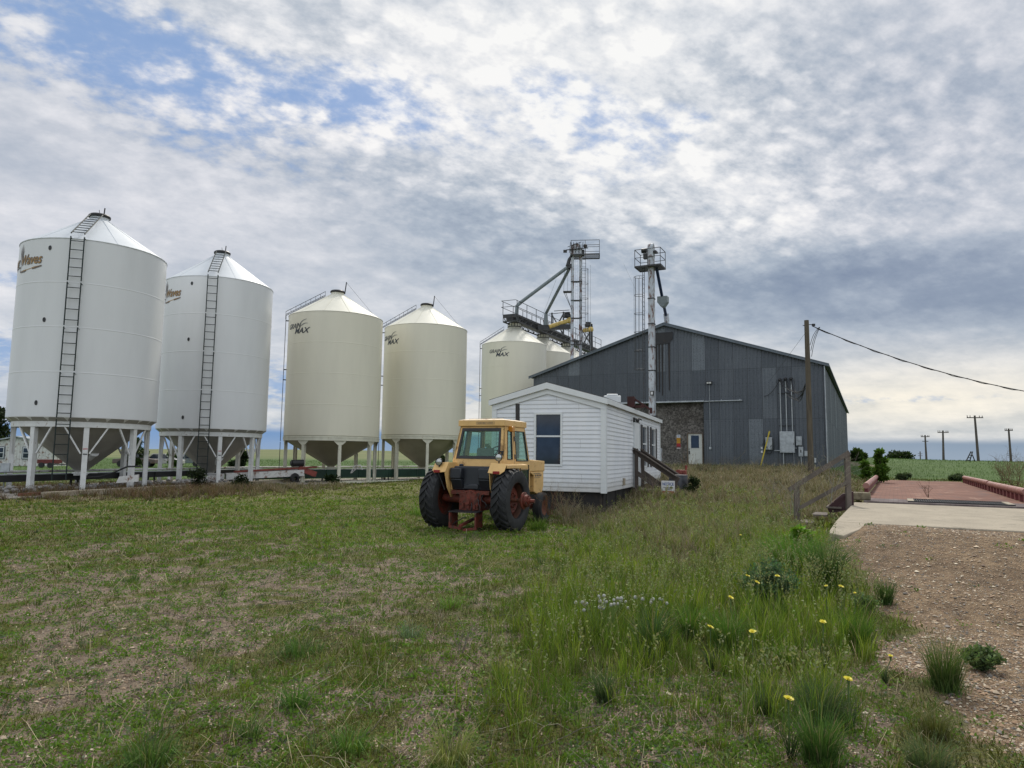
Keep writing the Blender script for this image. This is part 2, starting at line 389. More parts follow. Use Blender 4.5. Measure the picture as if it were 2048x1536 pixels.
def cover(x, y):
    """world position -> dict of ground cover densities 0..1"""
    d = np.hypot(x, y)
    u, v = proj_np(x, y, np.zeros_like(x))
    p, q = slab_pq(x, y)
    n1 = fbm(x, y, .55); n2 = fbm(x + 50, y + 20, 1.7); n3 = fbm(x - 20, y + 90, 4.)
    # gravel drive: band leading from the slab towards the camera
    edge = q - .10 - .75 * ss(p, -2, -5) - .7 * ss(p, -6.8, -8.4) + (n2 - .5) * 1.3 + (n3 - .5) * 1.0 + (fbm(x + 9, y + 5, 8., 2) - .5) * .6
    gravel = ss(edge, -.35, .30) * ss(p, .5, -.1) * (x > 0)
    
    # tyre worn bare streaks over the lawn, running towards the tractor
    lane = np.sin((x * .92 - y * .30) * 1.15 + 1.2 * n1)
    n0 = fbm(x + 7, y - 31, .28); n4 = fbm(x + 3, y + 11, 9., 2)
    reg = (.015 + G(u, v, 250, 1350, 720, 200, .27) + G(u, v, 150, 1180, 520, 70, .17) + G(u, v, 1120, 1195, 100, 28, .26) + G(u, v, 1000, 1270, 100, 50, .24) + G(u, v, 930, 1370, 90, 75, .24)
           + G(u, v, 870, 1480, 100, 85, .22) + G(u, v, 1230, 1410, 80, 45, .30) + G(u, v, 1480, 1480, 340, 110, .22) + G(u, v, 850, 1150, 420, 50, .13) + G(u, v, 1700, 1400, 120, 120, .2)
           - G(u, v, 1280, 1230, 240, 90, .4) - G(u, v, 620, 1330, 130, 50, .25) - G(u, v, 700, 1010, 500, 40, .12) - G(u, v, 1000, 1450, 60, 90, .2))
    S = .50 * n2 + .66 * n3 + .40 * n4 + .25 * (n1 - .5) + .05 * lane
    bare = ss(S + reg, .93, 1.07)
    bare = np.maximum(bare, 0) * (1 - gravel)
    tall = (G(u, v, 1220, 1190, 150, 120) + G(u, v, 1120, 1290, 120, 90, .9) + G(u, v, 1000, 1440, 90, 90, .55) + G(u, v, 1450, 1260, 180, 90, .7) + G(u, v, 1580, 1180, 160, 110, 1.0)
            + G(u, v, 1660, 1260, 120, 70, .8) + G(u, v, 1480, 1060, 130, 60, .8) + G(u, v, 1330, 1040, 120, 50, .6) + G(u, v, 1690, 1400, 90, 100, .4) + G(u, v, 700, 1320, 120, 60, .4)
            + G(u, v, 1560, 1450, 120, 60, .45) + G(u, v, 280, 1480, 60, 60, .3))
    tall = tall + G(u, v, 1560, 1380, 230, 130, .30) + G(u, v, 1250, 1440, 200, 90, .25)
    tall = tall * (1 - gravel * .93) * ss(y, 48, 34)
    straw = (G(u, v, 1420, 1060, 170, 60, 1.2) + G(u, v, 1230, 1040, 100, 30, .6) + G(u, v, 1500, 1000, 150, 40, 1.) + G(u, v, 1140, 1020, 60, 25, .8) + G(u, v, 1420, 965, 120, 42, 1.4) + G(u, v, 1290, 1000, 60, 22, .6) + G(u, v, 1640, 1010, 80, 40, .9)
             + G(u, v, 150, 988, 260, 14, 1.2) + G(u, v, 430, 985, 180, 14, .9) + G(u, v, 640, 980, 120, 12, .3) + G(u, v, 1350, 1120, 130, 60, .3))
    straw = straw * (1 - gravel)
    lawn = (1 - bare) * (1 - gravel) * (.55 + .45 * n2)
    return dict(u=u, v=v, gravel=gravel, bare=bare, tall=np.clip(tall, 0, 1.2), straw=np.clip(straw, 0, 1.2), lawn=lawn, d=d, p=p, q=q, n1=n1, n2=n2, n3=n3)

def axis(lims):
    out_ = [lims[0][0]]
    for a, b, st in lims:
        n = max(1, int(round((b - a) / st))); out_ += list(np.linspace(a, b, n + 1)[1:])
    return np.array(out_)
gx = axis([(-6000, -1500, 1500), (-1500, -400, 100), (-400, -100, 20), (-100, -24, 4), (-24, -10, .7), (-10, 12, .22), (12, 30, .6), (30, 100, 4), (100, 400, 20), (400, 1500, 100), (1500, 6000, 1500)])
gy = axis([(-300, -20, 40), (-20, 2, 2), (2, 22, .22), (22, 50, .6), (50, 120, 3), (120, 400, 15), (400, 1600, 60), (1600, 9000, 1480)])
X, Y = np.meshgrid(gx, gy); xf, yf = X.ravel(), Y.ravel()
c_ = cover(xf, yf)
V = np.stack([xf, yf, tz(xf, yf)], 1)
nx_, ny_ = len(gx), len(gy)
ii, jj = np.meshgrid(np.arange(nx_ - 1), np.arange(ny_ - 1)); k_ = (jj * nx_ + ii).ravel()
F_ = np.stack([k_, k_ + 1, k_ + nx_ + 1, k_ + nx_], 1)
green = np.clip(1 - c_['bare'], 0, 1) * (1 - c_['gravel'])
cc = np.stack([c_['gravel'], green, np.clip(c_['straw'], 0, 1)], 1)
s_, l_ = barn_sl(xf, yf)

gm, t, b = new_mat('yard_ground')
co = t.coord('Object'); px, py, pz = t.xyz(co)
at = t.node('ShaderNodeAttribute', attribute_name='col'); ar, ag, ab = t.xyz(at.outputs['Vector'])
nA = t.noise(co, 1.1, 6, .65); nB = t.noise(co, 6.5, 5, .7); nC = t.noise(co, 38., 4, .7)
peb = t.voro(co, 52., 'F1'); pcol = t.voro(co, 52., 'F1', out='Color'); pr, pg, pb_ = t.xyz(pcol)
peb2 = t.voro(co, 120., 'F1'); pcol2 = t.voro(co, 120., 'F1', out='Color'); pr2, pg2, pb2 = t.xyz(pcol2)
stone = t.ramp(pr, [(0, (.13, .10, .08)), (.25, (.30, .21, .14)), (.5, (.42, .30, .21)), (.75, (.50, .40, .31)), (1., (.60, .54, .47))])
stone2 = t.ramp(pr2, [(0, (.09, .07, .055)), (.4, (.26, .185, .13)), (.8, (.40, .31, .24)), (1., (.52, .47, .41))])
soil = t.mix(t.ss(nB, .3, .7), (.085, .062, .044), (.33, .255, .185))
gr = t.mix(t.ss(peb, .42, .22), t.mix(t.ss(peb2, .45, .25), soil, stone2), stone)
gr = t.mix(t.ss(nA, .35, .65), gr, t.mix(1., gr, (.74, .73, .74), 'MULTIPLY'))
bare_c = t.mix(t.ss(peb2, .5, .2) * t.ss(pg2, .25, .5), soil, t.mix(1., stone2, (1.25, 1.2, 1.1), 'MULTIPLY'))
litter = t.mix(t.ss(nC, .38, .66), (.08, .07, .045), (.28, .235, .165))
bare_c = t.mix(t.ss(nB + (nC - .5) * .6, .52, .64) * .7, bare_c, litter)
turf = t.mix(t.ss(nC, .33, .68), (.050, .056, .012), (.175, .180, .040))
turf = t.mix(t.ss(nB, .50, .68) * .65, turf, (.22, .185, .115))
turf = t.mix(t.ss(t.noise(co, .45, 4, .6), .50, .66) * .6, turf, t.mix(t.ss(nC, .35, .65), (.085, .070, .045), (.22, .18, .125)))
g_ = t.ss(ag + (nB - .5) * .6 + (nC - .5) * .9, .34, .66)
base = t.mix(g_, bare_c, turf)
base = t.mix(t.ss(ab + (nC - .5) * .6, .35, .8) * .75, base, t.mix(t.ss(nC, .4, .65), (.05, .038, .026), (.22, .17, .11)))
gr = t.mix(1., gr, (1.10, 1.0, .82), 'MULTIPLY')
base = t.mix(t.ss(ar + (nC - .5) * .35, .35, .6), base, gr)
# distance: lush green pasture then olive-tan fields
dist = t.math('SQRT', px * px + py * py)
past = t.mix(t.ss(t.noise(t.scale(co, .06, .3, 1), 2.2, 5, .6), .35, .65), (.050, .095, .018), (.095, .155, .035))
past = t.mix(t.ss(t.noise(co, 1.6, 5, .75), .3, .7) * .7, past, (.040, .080, .015))
fieldc = t.mix(t.ss(t.noise(t.scale(co, .010, .05, 1), 1.6, 4, .6), .35, .65), (.11, .14, .045), (.17, .175, .075))
base = t.mix(t.ss(dist, 34., 52.), base, past)
base = t.mix(t.ss(dist + (nA - .5) * 30., 150., 205.), base, fieldc)
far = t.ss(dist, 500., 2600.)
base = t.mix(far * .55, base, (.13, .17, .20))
pth = t.math('ABSOLUTE', px - py * .42 - 4. + t.math('SINE', py * .07) * 2.)
base = t.mix(t.ss(pth, 1.5, .6) * t.ss(py, 62., 70.) * t.ss(py, 100., 90.) * t.ss(px, 20., 25.) * .8, base, (.26, .22, .15))
t.put(b.inputs['Base Color'], base); b.inputs['Roughness'].default_value = .92; b.inputs['Specular IOR Level'].default_value = .25
hgt = (t.ss(peb, .5, .1) * .5 + t.ss(peb2, .5, .1) * .3 + nC * .7)
t.put(b.inputs['Normal'], t.node('ShaderNodeBump', {'Height': hgt, 'Strength': t.ss(dist, 40., 12.) * .8 + .1, 'Distance': .03}).outputs[0])
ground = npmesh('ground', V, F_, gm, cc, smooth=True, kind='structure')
# ================================================================ MATERIALS
M = {}
M['white_paint'] = mat('silo_white_paint', (.70, .71, .72), .32, var=.06, vs=.6, spec=.5, stretch=(1, 1, .25))
M['white_roof'] = mat('roof_white_paint', (.66, .69, .72), .5, var=.05, vs=.9)
M['white_leg'] = mat('leg_white_paint', (.72, .73, .72), .5, var=.10, vs=3, dirt=(.30, .20, .13), dirt_amt=.10)
M['cream_paint'] = mat('silo_cream_paint', (.735, .70, .575), .42, var=.06, vs=.6, stretch=(1, 1, .2))
M['cream_roof'] = mat('roof_cream_paint', (.72, .70, .60), .6, var=.06, vs=.8)
M['cream_leg'] = mat('leg_cream_paint', (.66, .645, .53), .5, var=.10, vs=3, dirt=(.32, .22, .12), dirt_amt=.12)
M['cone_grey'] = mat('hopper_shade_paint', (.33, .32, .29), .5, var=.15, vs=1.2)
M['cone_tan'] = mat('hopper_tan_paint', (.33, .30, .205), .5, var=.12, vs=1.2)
M['dkgreen'] = mat('dark_green_steel', (.008, .018, .017), .6, var=.3)
M['black'] = mat('black_steel', (.02, .02, .022), .5, var=.3, dirt=(.12, .07, .045), dirt_amt=.05)
M['rail'] = mat('weathered_rail_steel', (.045, .047, .05), .55, var=.4, dirt=(.13, .07, .04), dirt_amt=.2)
M['galv'] = mat('galvanised_steel', (.42, .45, .47), .42, .6, var=.25, vs=4)
M['greypipe'] = mat('grey_painted_pipe', (.20, .235, .245), .45, .2, var=.2, vs=2)
M['oldwhite'] = mat('peeling_white_leg', (.52, .56, .61), .6, 0, var=.25, vs=1.6, dirt=(.15, .065, .04), dirt_amt=.55, bump=.3, bs=20, stretch=(1.6, 1.6, .55))
M['yellowpipe'] = mat('faded_yellow_paint', (.58, .42, .12), .5, var=.25, vs=3, dirt=(.12, .09, .05), dirt_amt=.3)
M['text_dark'] = mat('lettering_slate', (.035, .045, .06), .5, var=.1)
M['text_grey'] = mat('lettering_grey', (.22, .23, .22), .5, var=.1)
M['text_gold'] = mat('lettering_gold', (.42, .24, .07), .5, var=.2, vs=6)
M['text_brown'] = mat('lettering_brown', (.13, .11, .10), .5, var=.1)
M['concrete'] = mat('old_concrete', (.36, .31, .235), .9, var=.18, vs=1.4, dirt=(.20, .175, .13), dirt_amt=.25, bump=.5, bs=35, fine=.18)
M['pad'] = mat('pad_concrete', (.30, .27, .23), .95, var=.3, vs=1.2, dirt=(.14, .11, .09), dirt_amt=.45, bump=.6, bs=14, fine=.3)
M['rust'] = mat('rusty_steel', (.17, .062, .035), .8, var=.4, vs=4, dirt=(.06, .03, .02), dirt_amt=.4, bump=.4)
M['white_old'] = mat('chalky_white_paint', (.62, .62, .60), .65, var=.15, vs=2.2, dirt=(.22, .13, .09), dirt_amt=.42)
M['redrust'] = mat('faded_red_paint', (.24, .055, .04), .65, var=.3, vs=3, dirt=(.09, .035, .03), dirt_amt=.4)
M['green_conv'] = mat('conveyor_green_paint', (.012, .050, .030), .5, var=.3, vs=2)
M['rubber'] = mat('tyre_rubber', (.022, .023, .025), .75, var=.35, vs=4, dirt=(.07, .06, .05), dirt_amt=.1, bump=.3, bs=40)
M['sticker'] = mat('decal_white', (.7, .7, .7), .5, var=.05)
M['sticker_red'] = mat('decal_red', (.45, .03, .04), .5, var=.05)
M['sticker_blue'] = mat('decal_blue', (.03, .09, .30), .5, var=.05)

def on_cyl(a, z, r): return Vector((r * math.sin(a), -r * math.cos(a), z))   # a=0 faces local -Y
def ladder_mb(pL, pR, rung=.30, rr=.014, sr_=.02):
    """pL, pR polylines of the two stiles"""
    mb = MB(); mb.tube(pL, sr_, 6); mb.tube(pR, sr_, 6)
    pL = [Vector(p) for p in pL]; pR = [Vector(p) for p in pR]
    for i in range(len(pL) - 1):
        L = (pL[i + 1] - pL[i]).length; n = max(1, int(L / rung))
        for k in range(n): f = (k + .5) / n; mb.cyl(pL[i].lerp(pL[i + 1], f), pR[i].lerp(pR[i + 1], f), rr, n=5)
    return mb
def lay_text(mb, s, size, a0, z, r, shear=0., bold=0., mi=0, sx=1., dirn=1):
    vs, fs, wd = text_mesh(s, size, shear, bold)
    mb.add([on_cyl(a0 + x * sx / r, z + y, r) for x, y in vs], fs, mi); return wd * sx
def lay_poly(mb, pts, a0, z, r, mi=0):
    mb.add([on_cyl(a0 + x / r, z + y, r) for x, y in pts], [tuple(range(len(pts)))], mi)
def ribbon(mb, path, wds, a0, z, r, mi=0):
    L = []
    for i, (x, y) in enumerate(path):
        x0, y0 = path[max(0, i - 1)]; x1, y1 = path[min(len(path) - 1, i + 1)]
        d = math.hypot(x1 - x0, y1 - y0); nx, ny = -(y1 - y0) / d, (x1 - x0) / d; h = wds[i] / 2
        L.append((on_cyl(a0 + (x + nx * h) / r, z + y + ny * h, r), on_cyl(a0 + (x - nx * h) / r, z + y - ny * h, r)))
    for i in range(len(L) - 1): mb.add([L[i][0], L[i][1], L[i + 1][1], L[i + 1][0]], [(0, 1, 2, 3)], mi)

def silo(cx, cy, kind, label, zb, ze, zl, zc, group, lad_a=-.2, leg_off=0., txt_a=None, rad=2.74, neck=False, ladder=True):
    g = TZ(cx, cy)
    rz = math.atan2(-cx, cy)   # local -Y towards the yard
    rt = thing('grain_silo', label, 'grain silo', (cx, cy, g), rz, group)
    zb, ze, zl, zc = zb - g, ze - g, zl - g, zc - g
    amber = kind == 'amber'
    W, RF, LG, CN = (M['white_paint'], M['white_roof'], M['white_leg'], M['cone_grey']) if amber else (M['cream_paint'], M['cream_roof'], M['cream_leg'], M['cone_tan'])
    # wall with rolled ring seams
    n = 4; prof = [(rad - .012, zb)]
    for k in range(n):
        a = zb + (ze - zb) * k / n; b_ = zb + (ze - zb) * (k + 1) / n
        prof += [(rad, a + .02), (rad, b_ - .03), (rad + .006, b_ - .02), (rad + .006, b_)] if k < n - 1 else [(rad, a + .02), (rad, b_)]
    mb = MB(); mb.lathe(prof, 96); mb.build('wall', W, rt, smooth=12)
    mb = MB(); rl = .36 if not neck else .55
    tip = zl - .10
    m = 4; prof = [(rad + .018, ze - .03), (rad + .022, ze + .0)]
    for k in range(m + 1):
        f = k / m; prof.append((rad + .022 + (rl - rad - .022) * f, ze + (tip - ze) * f + (0 if k in (0,) else 0)))
    mb.lathe(prof, 48)
    for k in range(12):   # radial roof seams
        a = 2 * math.pi * (k + .5) / 12
        mb.beam(on_cyl(a, ze + .012, rad), on_cyl(a, tip + .012, rl), .03, .02)
    mb.build('roof', RF, rt, smooth=25)
    mb = MB()
    if not neck:
        mb.lathe([(rl, tip - .02), (rl + .02, zl + .02)], 28); mb.build('filler_neck', RF, rt)
        mb = MB(); mb.lathe([(rl + .05, zl), (rl + .07, zl + .03), (rl + .07, zl + .10), (rl + .02, zl + .15), (.001, zl + .17)], 28)
        lid = mb.build('lid', M['black'] if amber else M['black'], rt)
        mb = MB()
        if amber: mb.beam((.15, 0, zl + .14), (.17, 0, zl + .50), .05, .07); mb.cyl((.0, .04, zl + .17), (-.04, .04, zl + .40), .012, n=6)
        else: mb.beam((.42, 0, zl - .02), (.50, 0, zl + .72), .06, .07); mb.cyl((.5, 0, zl + .7), (rad * .85, .2, ze + .3), .007, n=5)
        mb.build('lid_lever', M['black'], lid)
    else:
        mb.lathe([(rl, tip - .02), (rl, zl + .35)], 24); mb.build('filler_neck', RF, rt)
        mb = MB()
        for z0 in (zl - .02, zl + .30): mb.lathe([(rl + .02, z0), (rl + .05, z0), (rl + .05, z0 + .06), (rl + .02, z0 + .06)], 24, close=True)
        for k in range(14):
            a = 2 * math.pi * k / 14; mb.beam(on_cyl(a, zl, rl + .035), on_cyl(a, zl + .34, rl + .035), .035, .02)
        mb.build('neck_clamp', M['black'], rt)
    # hopper cone, ring beam, legs
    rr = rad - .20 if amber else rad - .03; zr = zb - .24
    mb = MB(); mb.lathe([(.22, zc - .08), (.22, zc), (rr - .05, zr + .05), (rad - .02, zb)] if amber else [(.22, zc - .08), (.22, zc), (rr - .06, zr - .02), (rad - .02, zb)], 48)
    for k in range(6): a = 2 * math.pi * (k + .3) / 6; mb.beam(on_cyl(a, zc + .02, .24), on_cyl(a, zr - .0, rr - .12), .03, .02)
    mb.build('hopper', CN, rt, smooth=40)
    mb = MB()
    if amber:
        mb.lathe([(rr - .10, zr - .12), (rr, zr - .12), (rr, zr + .10), (rr - .10, zr + .10)], 64, close=True)
        for k in range(24):
            a = 2 * math.pi * k / 24 + leg_off
            mb.prism([on_cyl(a - .006, zb, rad - .01), on_cyl(a - .006, zr + .09, rr - .01), on_cyl(a - .006, zb, rr - .03)], on_cyl(a + .006, 0, rad) - on_cyl(a - .006, 0, rad))
            mb.prism([on_cyl(a - .035, zb - .005, rad - .01), on_cyl(a + .035, zb - .005, rad - .01), on_cyl(a, zr + .11, rr + .015)], (0, 0, .012))
    else:
        mb.lathe([(rad - .05, zb - .27), (rad + .015, zb - .27), (rad + .015, zb - .02), (rad - .05, zb - .02)], 64, close=True)
        mb.lathe([(rad + .02, zb - .10), (rad + .035, zb - .10), (rad + .035, zb - .075), (rad + .02, zb - .075)], 64, close=True)
    mb.build('ring_beam', LG, rt, smooth=40)
    for k in range(8):
        a = 2 * math.pi * k / 8 + leg_off; rl_ = rr - .12
        c, s_ = math.cos(a), math.sin(a); rot = Matrix.Rotation(a, 3, 'Z'); x0 = on_cyl(a, 0, rl_)
        gz = TZ(cx + x0.x * math.cos(rz) - x0.y * math.sin(rz), cy + x0.x * math.sin(rz) + x0.y * math.cos(rz)) - g
        zt = zr - .12 if amber else zb - .272
        mb = MB(); w_ = .185 if amber else .165
        mb.M = Matrix.Translation(x0) @ rot.to_4x4()
        # I-section column
        mb.box((0, -.08, (zt + gz - .1) / 2), (w_, .02, zt - gz + .1)); mb.box((0, .08, (zt + gz - .1) / 2), (w_, .02, zt - gz + .1)); mb.box((0, 0, (zt + gz - .1) / 2), (.02, .138, zt - gz + .1))
        if amber: mb.box((0, 0, (zt + gz - .1) / 2), (w_ - .012, .136, zt - gz + .08))
        else: mb.prism([(-.32, -.094, zt), (.32, -.094, zt), (.32, -.094, zt - .06), (.10, -.094, zt - .25), (-.10, -.094, zt - .25), (-.32, -.094, zt - .06)], (0, .02, 0))
        mb.box((0, 0, gz + .03), (w_ + .14, .36, .03))
        lg = mb.build('leg', LG, rt, smooth=0)
        if amber:
            for sgn in (-1, 1):
                mb = MB(); a2 = a + sgn * .30
                mb.beam(on_cyl(a + sgn * .06, zr - 1.15, rl_ - .02), on_cyl(a2, zr - .12, rr - .06), .055, .055); mb.build('diagonal_brace', LG, rt, smooth=0)
    # sight ports
    if amber:
        for z_, da in ((ze - .42, 0), (ze - 3.3, .0), (zb + .55, -.02)):
            mb = MB(); a = lad_a - .38 + da
            pts = [(.06 * math.cos(q), .095 * math.sin(q)) for q in np.linspace(0, 2 * math.pi, 16)[:-1]]
            for i in range(15): pass
            base = [on_cyl(a + x / rad, z_ + y, rad + .02) for x, y in pts]
            inner = [on_cyl(a + x / rad, z_ + y, rad - .005) for x, y in pts]
            mb.add(base + inner, [tuple(range(15))] + [(i, (i + 1) % 15, 15 + (i + 1) % 15, 15 + i) for i in range(15)])
            mb.build('sight_port', M['black'], rt)
        mb = MB(); a = .12
        mb.M = Matrix.Translation(on_cyl(.42, zc + .62, .75)) @ Matrix.Rotation(.42, 4, 'Z') @ Matrix.Rotation(R(62), 4, 'X')
        mb.cyl((0, 0, -.25), (0, 0, .30), .17, n=20); mb.cyl((0, 0, .30), (0, 0, .33), .20, n=20); mb.build('inspection_hatch', LG, rt)
    mb = MB(); mb.box((0, 0, zc - .10), (.62, .62, .05)); mb.box((0, 0, zc - .16), (.5, .5, .08)); mb.cyl((.3, 0, zc - .1), (.62, 0, zc - .1), .02, n=6); mb.build('discharge_gate', LG, rt, smooth=0)
    if ladder:
        hw = .235; off = .17; ro = rad + off
        z0 = .55
        if amber:
            ex = on_cyl(lad_a, 0, 1).normalized(); tx = Vector((math.cos(lad_a), math.sin(lad_a), 0))
            secs = [z0, zb - .05] + [zb + (ze - zb) * k / 4 for k in (1, 2, 3)] + [ze + .06]
            for i in range(len(secs) - 1):
                a_, b_ = secs[i] + (.03 if i else 0), secs[i + 1] - .03
                L = [ex * ro - tx * hw + Vector((0, 0, z)) for z in (a_, b_)]; Rr = [ex * ro + tx * hw + Vector((0, 0, z)) for z in (a_, b_)]
                mb = ladder_mb(L, Rr, .345, .017, .027)
                if i:
                    for sg in (-1, 1): mb.beam(ex * (rad - .01) + tx * hw * sg * 1.05 + Vector((0, 0, b_ - .04)), ex * ro + tx * hw * sg + Vector((0, 0, b_ - .04)), .03, .012)
                mb.build('ladder', M['dkgreen'], rt)
            up = Vector((0, 0, .16)); slope = lambda f: ex * (ro + (rl + .1 - ro) * f) + Vector((0, 0, ze + (tip - ze) * f)) + up
            tp = (tx * .10)
            mb = ladder_mb([slope(0) - tx * hw, slope(.97) - tx * hw], [slope(0) + tx * hw, slope(.97) + tx * hw], .30, .017, .027)
            mb.build('roof_ladder', M['dkgreen'], rt)
        else:
            a = lad_a; ex = on_cyl(a, 0, 1).normalized(); tx = Vector((math.cos(a), math.sin(a), 0)); hw = .2
            for (a_, b_) in ((.5, zb - .35), (zb - .3, (zb + ze) / 2), ((zb + ze) / 2 + .05, ze - .02)):
                mb = ladder_mb([ex * (ro - .02) - tx * hw + Vector((0, 0, z)) for z in (a_, b_)], [ex * (ro - .02) + tx * hw + Vector((0, 0, z)) for z in (a_, b_)], .30, .013, .018)
                for z_ in (a_ + .3, b_ - .25):
                    if z_ > zb: mb.beam(ex * rad + Vector((0, 0, z_)), ex * ro + Vector((0, 0, z_)), .10, .05)
                mb.build('ladder', M['black'], rt)
            P_ = lambda f, h: ex * (ro + (rl + .35 - ro) * f) + Vector((0, 0, ze + .02 + (tip - .25 - ze) * f + h))
            mb = ladder_mb([P_(0, .05) - tx * hw, P_(1, .12) - tx * hw], [P_(0, .05) + tx * hw, P_(1, .12) + tx * hw], .30, .013, .018)
            mb.tube([P_(0, -.2), P_(0, .26), P_(1, .38)], .016, 6)
            for k in range(9): mb.cyl(P_(k / 8, .08), P_(k / 8, .28 + .1 * k / 8), .010, n=5)
            mb.build('roof_ladder', M['black'], rt)
    if txt_a is not None:
        mb = MB(); r_ = rad + .014
        if amber:
            wd = text_mesh('Waves', .56, .28, .018)[2] * .82
            a0 = txt_a - wd / rad; zt = ze - 1.02
            lay_text(mb, 'Waves', .56, a0, zt, r_, .28, .018, 1, .82); lay_text(mb, 'Waves', .56, a0, zt, r_ + .004, .28, .0, 0, .82)
            wd2 = text_mesh('Amber', .56, .28, .018)[2] * .82; a1 = a0 - (wd2 + .20) / rad
            lay_text(mb, 'Amber', .56, a1, zt, r_, .28, .018, 1, .82); lay_text(mb, 'Amber', .56, a1, zt, r_ + .004, .28, .0, 0, .82)
            for dx_, h, ln in ((-.06, .62, .08), (.04, .74, .02), (.12, .58, -.05)):   # wheat ears between the words
                ribbon(mb, [(dx_ * .4 - .04, -.05), (dx_ * .7 - .04, .25), (dx_ - .04 + ln * .2, .45), (dx_ - .02 + ln * -.3, h), (dx_ - ln * .4, h + .16)], [.015, .03, .07, .05, .008], a0 - .04 / rad, zt, r_ + .006, 1 if ln else 0)
            ribbon(mb, [(-1.5, -.26), (-1.1, -.17), (-.7, -.09), (-.3, -.05), (-.1, -.08), (-.14, -.2), (-.1, -.27), (.2, -.26), (.9, -.17), (wd - .02, -.11)], [.02, .05, .07, .07, .05, .04, .06, .09, .09, .05], a0, zt, r_ + .002, 1)
            ribbon(mb, [(-.02, -.25), (.3, -.235), (.9, -.155), (wd - .08, -.105)], [.01, .028, .03, .01], a0, zt, r_ + .006, 0)
            mb.build('lettering', [M['text_gold'], M['text_brown']], rt, smooth=0)
        else:
            zt = ze - .92
            w1 = lay_text(mb, 'GRAIN', .40, txt_a - .88 / rad, zt, r_, .30, .006, 0, 1.0)
            lay_text(mb, 'MAX', .44, txt_a - .20 / rad, zt - .32, r_, .30, .010, 0, 1.15)
            ribbon(mb, [(.18, .16), (.34, .32), (.52, .42), (.74, .47)], [.02, .06, .05, .01], txt_a, zt, r_, 1)
            ribbon(mb, [(.26, .06), (.44, .17), (.62, .23), (.84, .22)], [.02, .06, .05, .01], txt_a, zt, r_, 1)
            mb.build('lettering', [M['text_dark'], M['text_grey']], rt, smooth=0)
    return rt
GW = 'white hopper silos on the left'; GC = 'cream hopper silos'
s1 = silo(-18.1, 29.7, 'amber', 'largest white hopper silo with green ladder and wheat logo, at the left edge', 2.94, 10.04, 11.75, .84, GW, -.24, .04, -.72)
s2 = silo(-16.05, 37.65, 'amber', 'second white hopper silo with green ladder, partly behind the largest one', 2.83, 10.62, 12.5, .62, GW, -.13, .16, -.72)
s3 = silo(-10.6, 41.5, 'grain', 'cream hopper silo standing beside the white silos, roof ladder on its left', 2.66, 9.68, 11.3, .96, GC, -1.5, .17, -.90)
s4 = silo(-5.8, 46.35, 'grain', 'cream hopper silo just left of the tractor', 2.92, 9.95, 11.62, .89, GC, -1.5, .10, -1.02)
s5 = silo(.15, 58.85, 'grain', 'cream silo with full logo, nearest of the three under the catwalk', 2.9, 10.95, 12.55, .9, GC, -1.5, .1, -.50, neck=True)
s6 = silo(2.84, 64.25, 'grain', 'cream silo in the middle under the black catwalk', 2.9, 10.98, 12.55, .9, GC, -1.5, .1, None, neck=True)
s7 = silo(5.45, 69.3, 'grain', 'cream silo farthest back under the catwalk, behind the white elevator legs', 2.9, 10.95, 12.55, .9, GC, -1.5, .1, None, neck=True)
# decal strips on the front legs of the two white silos
for s_, nm in ((s1, 0), (s2, 1)):
    for k, lg in enumerate([c for c in s_.children if c.name.startswith('leg')]):
        if k not in (0,): continue
        a = .04 if nm == 0 else .16; rl_ = 2.54 - .12 + .094
        mb = MB(); x0 = on_cyl(a, 1.62, rl_); mb.M = Matrix.Translation(x0) @ Matrix.Rotation(a, 4, 'Z')
        mb.box((0, 0, 0), (.15, .006, .10), mi=0); mb.box((0, 0, .11), (.16, .006, .03), mi=1); mb.box((0, -.001, -.1), (.14, .005, .04), mi=2)
        mb.build('warning_decal', [M['sticker'], M['sticker_red'], M['text_dark']], lg, smooth=0)

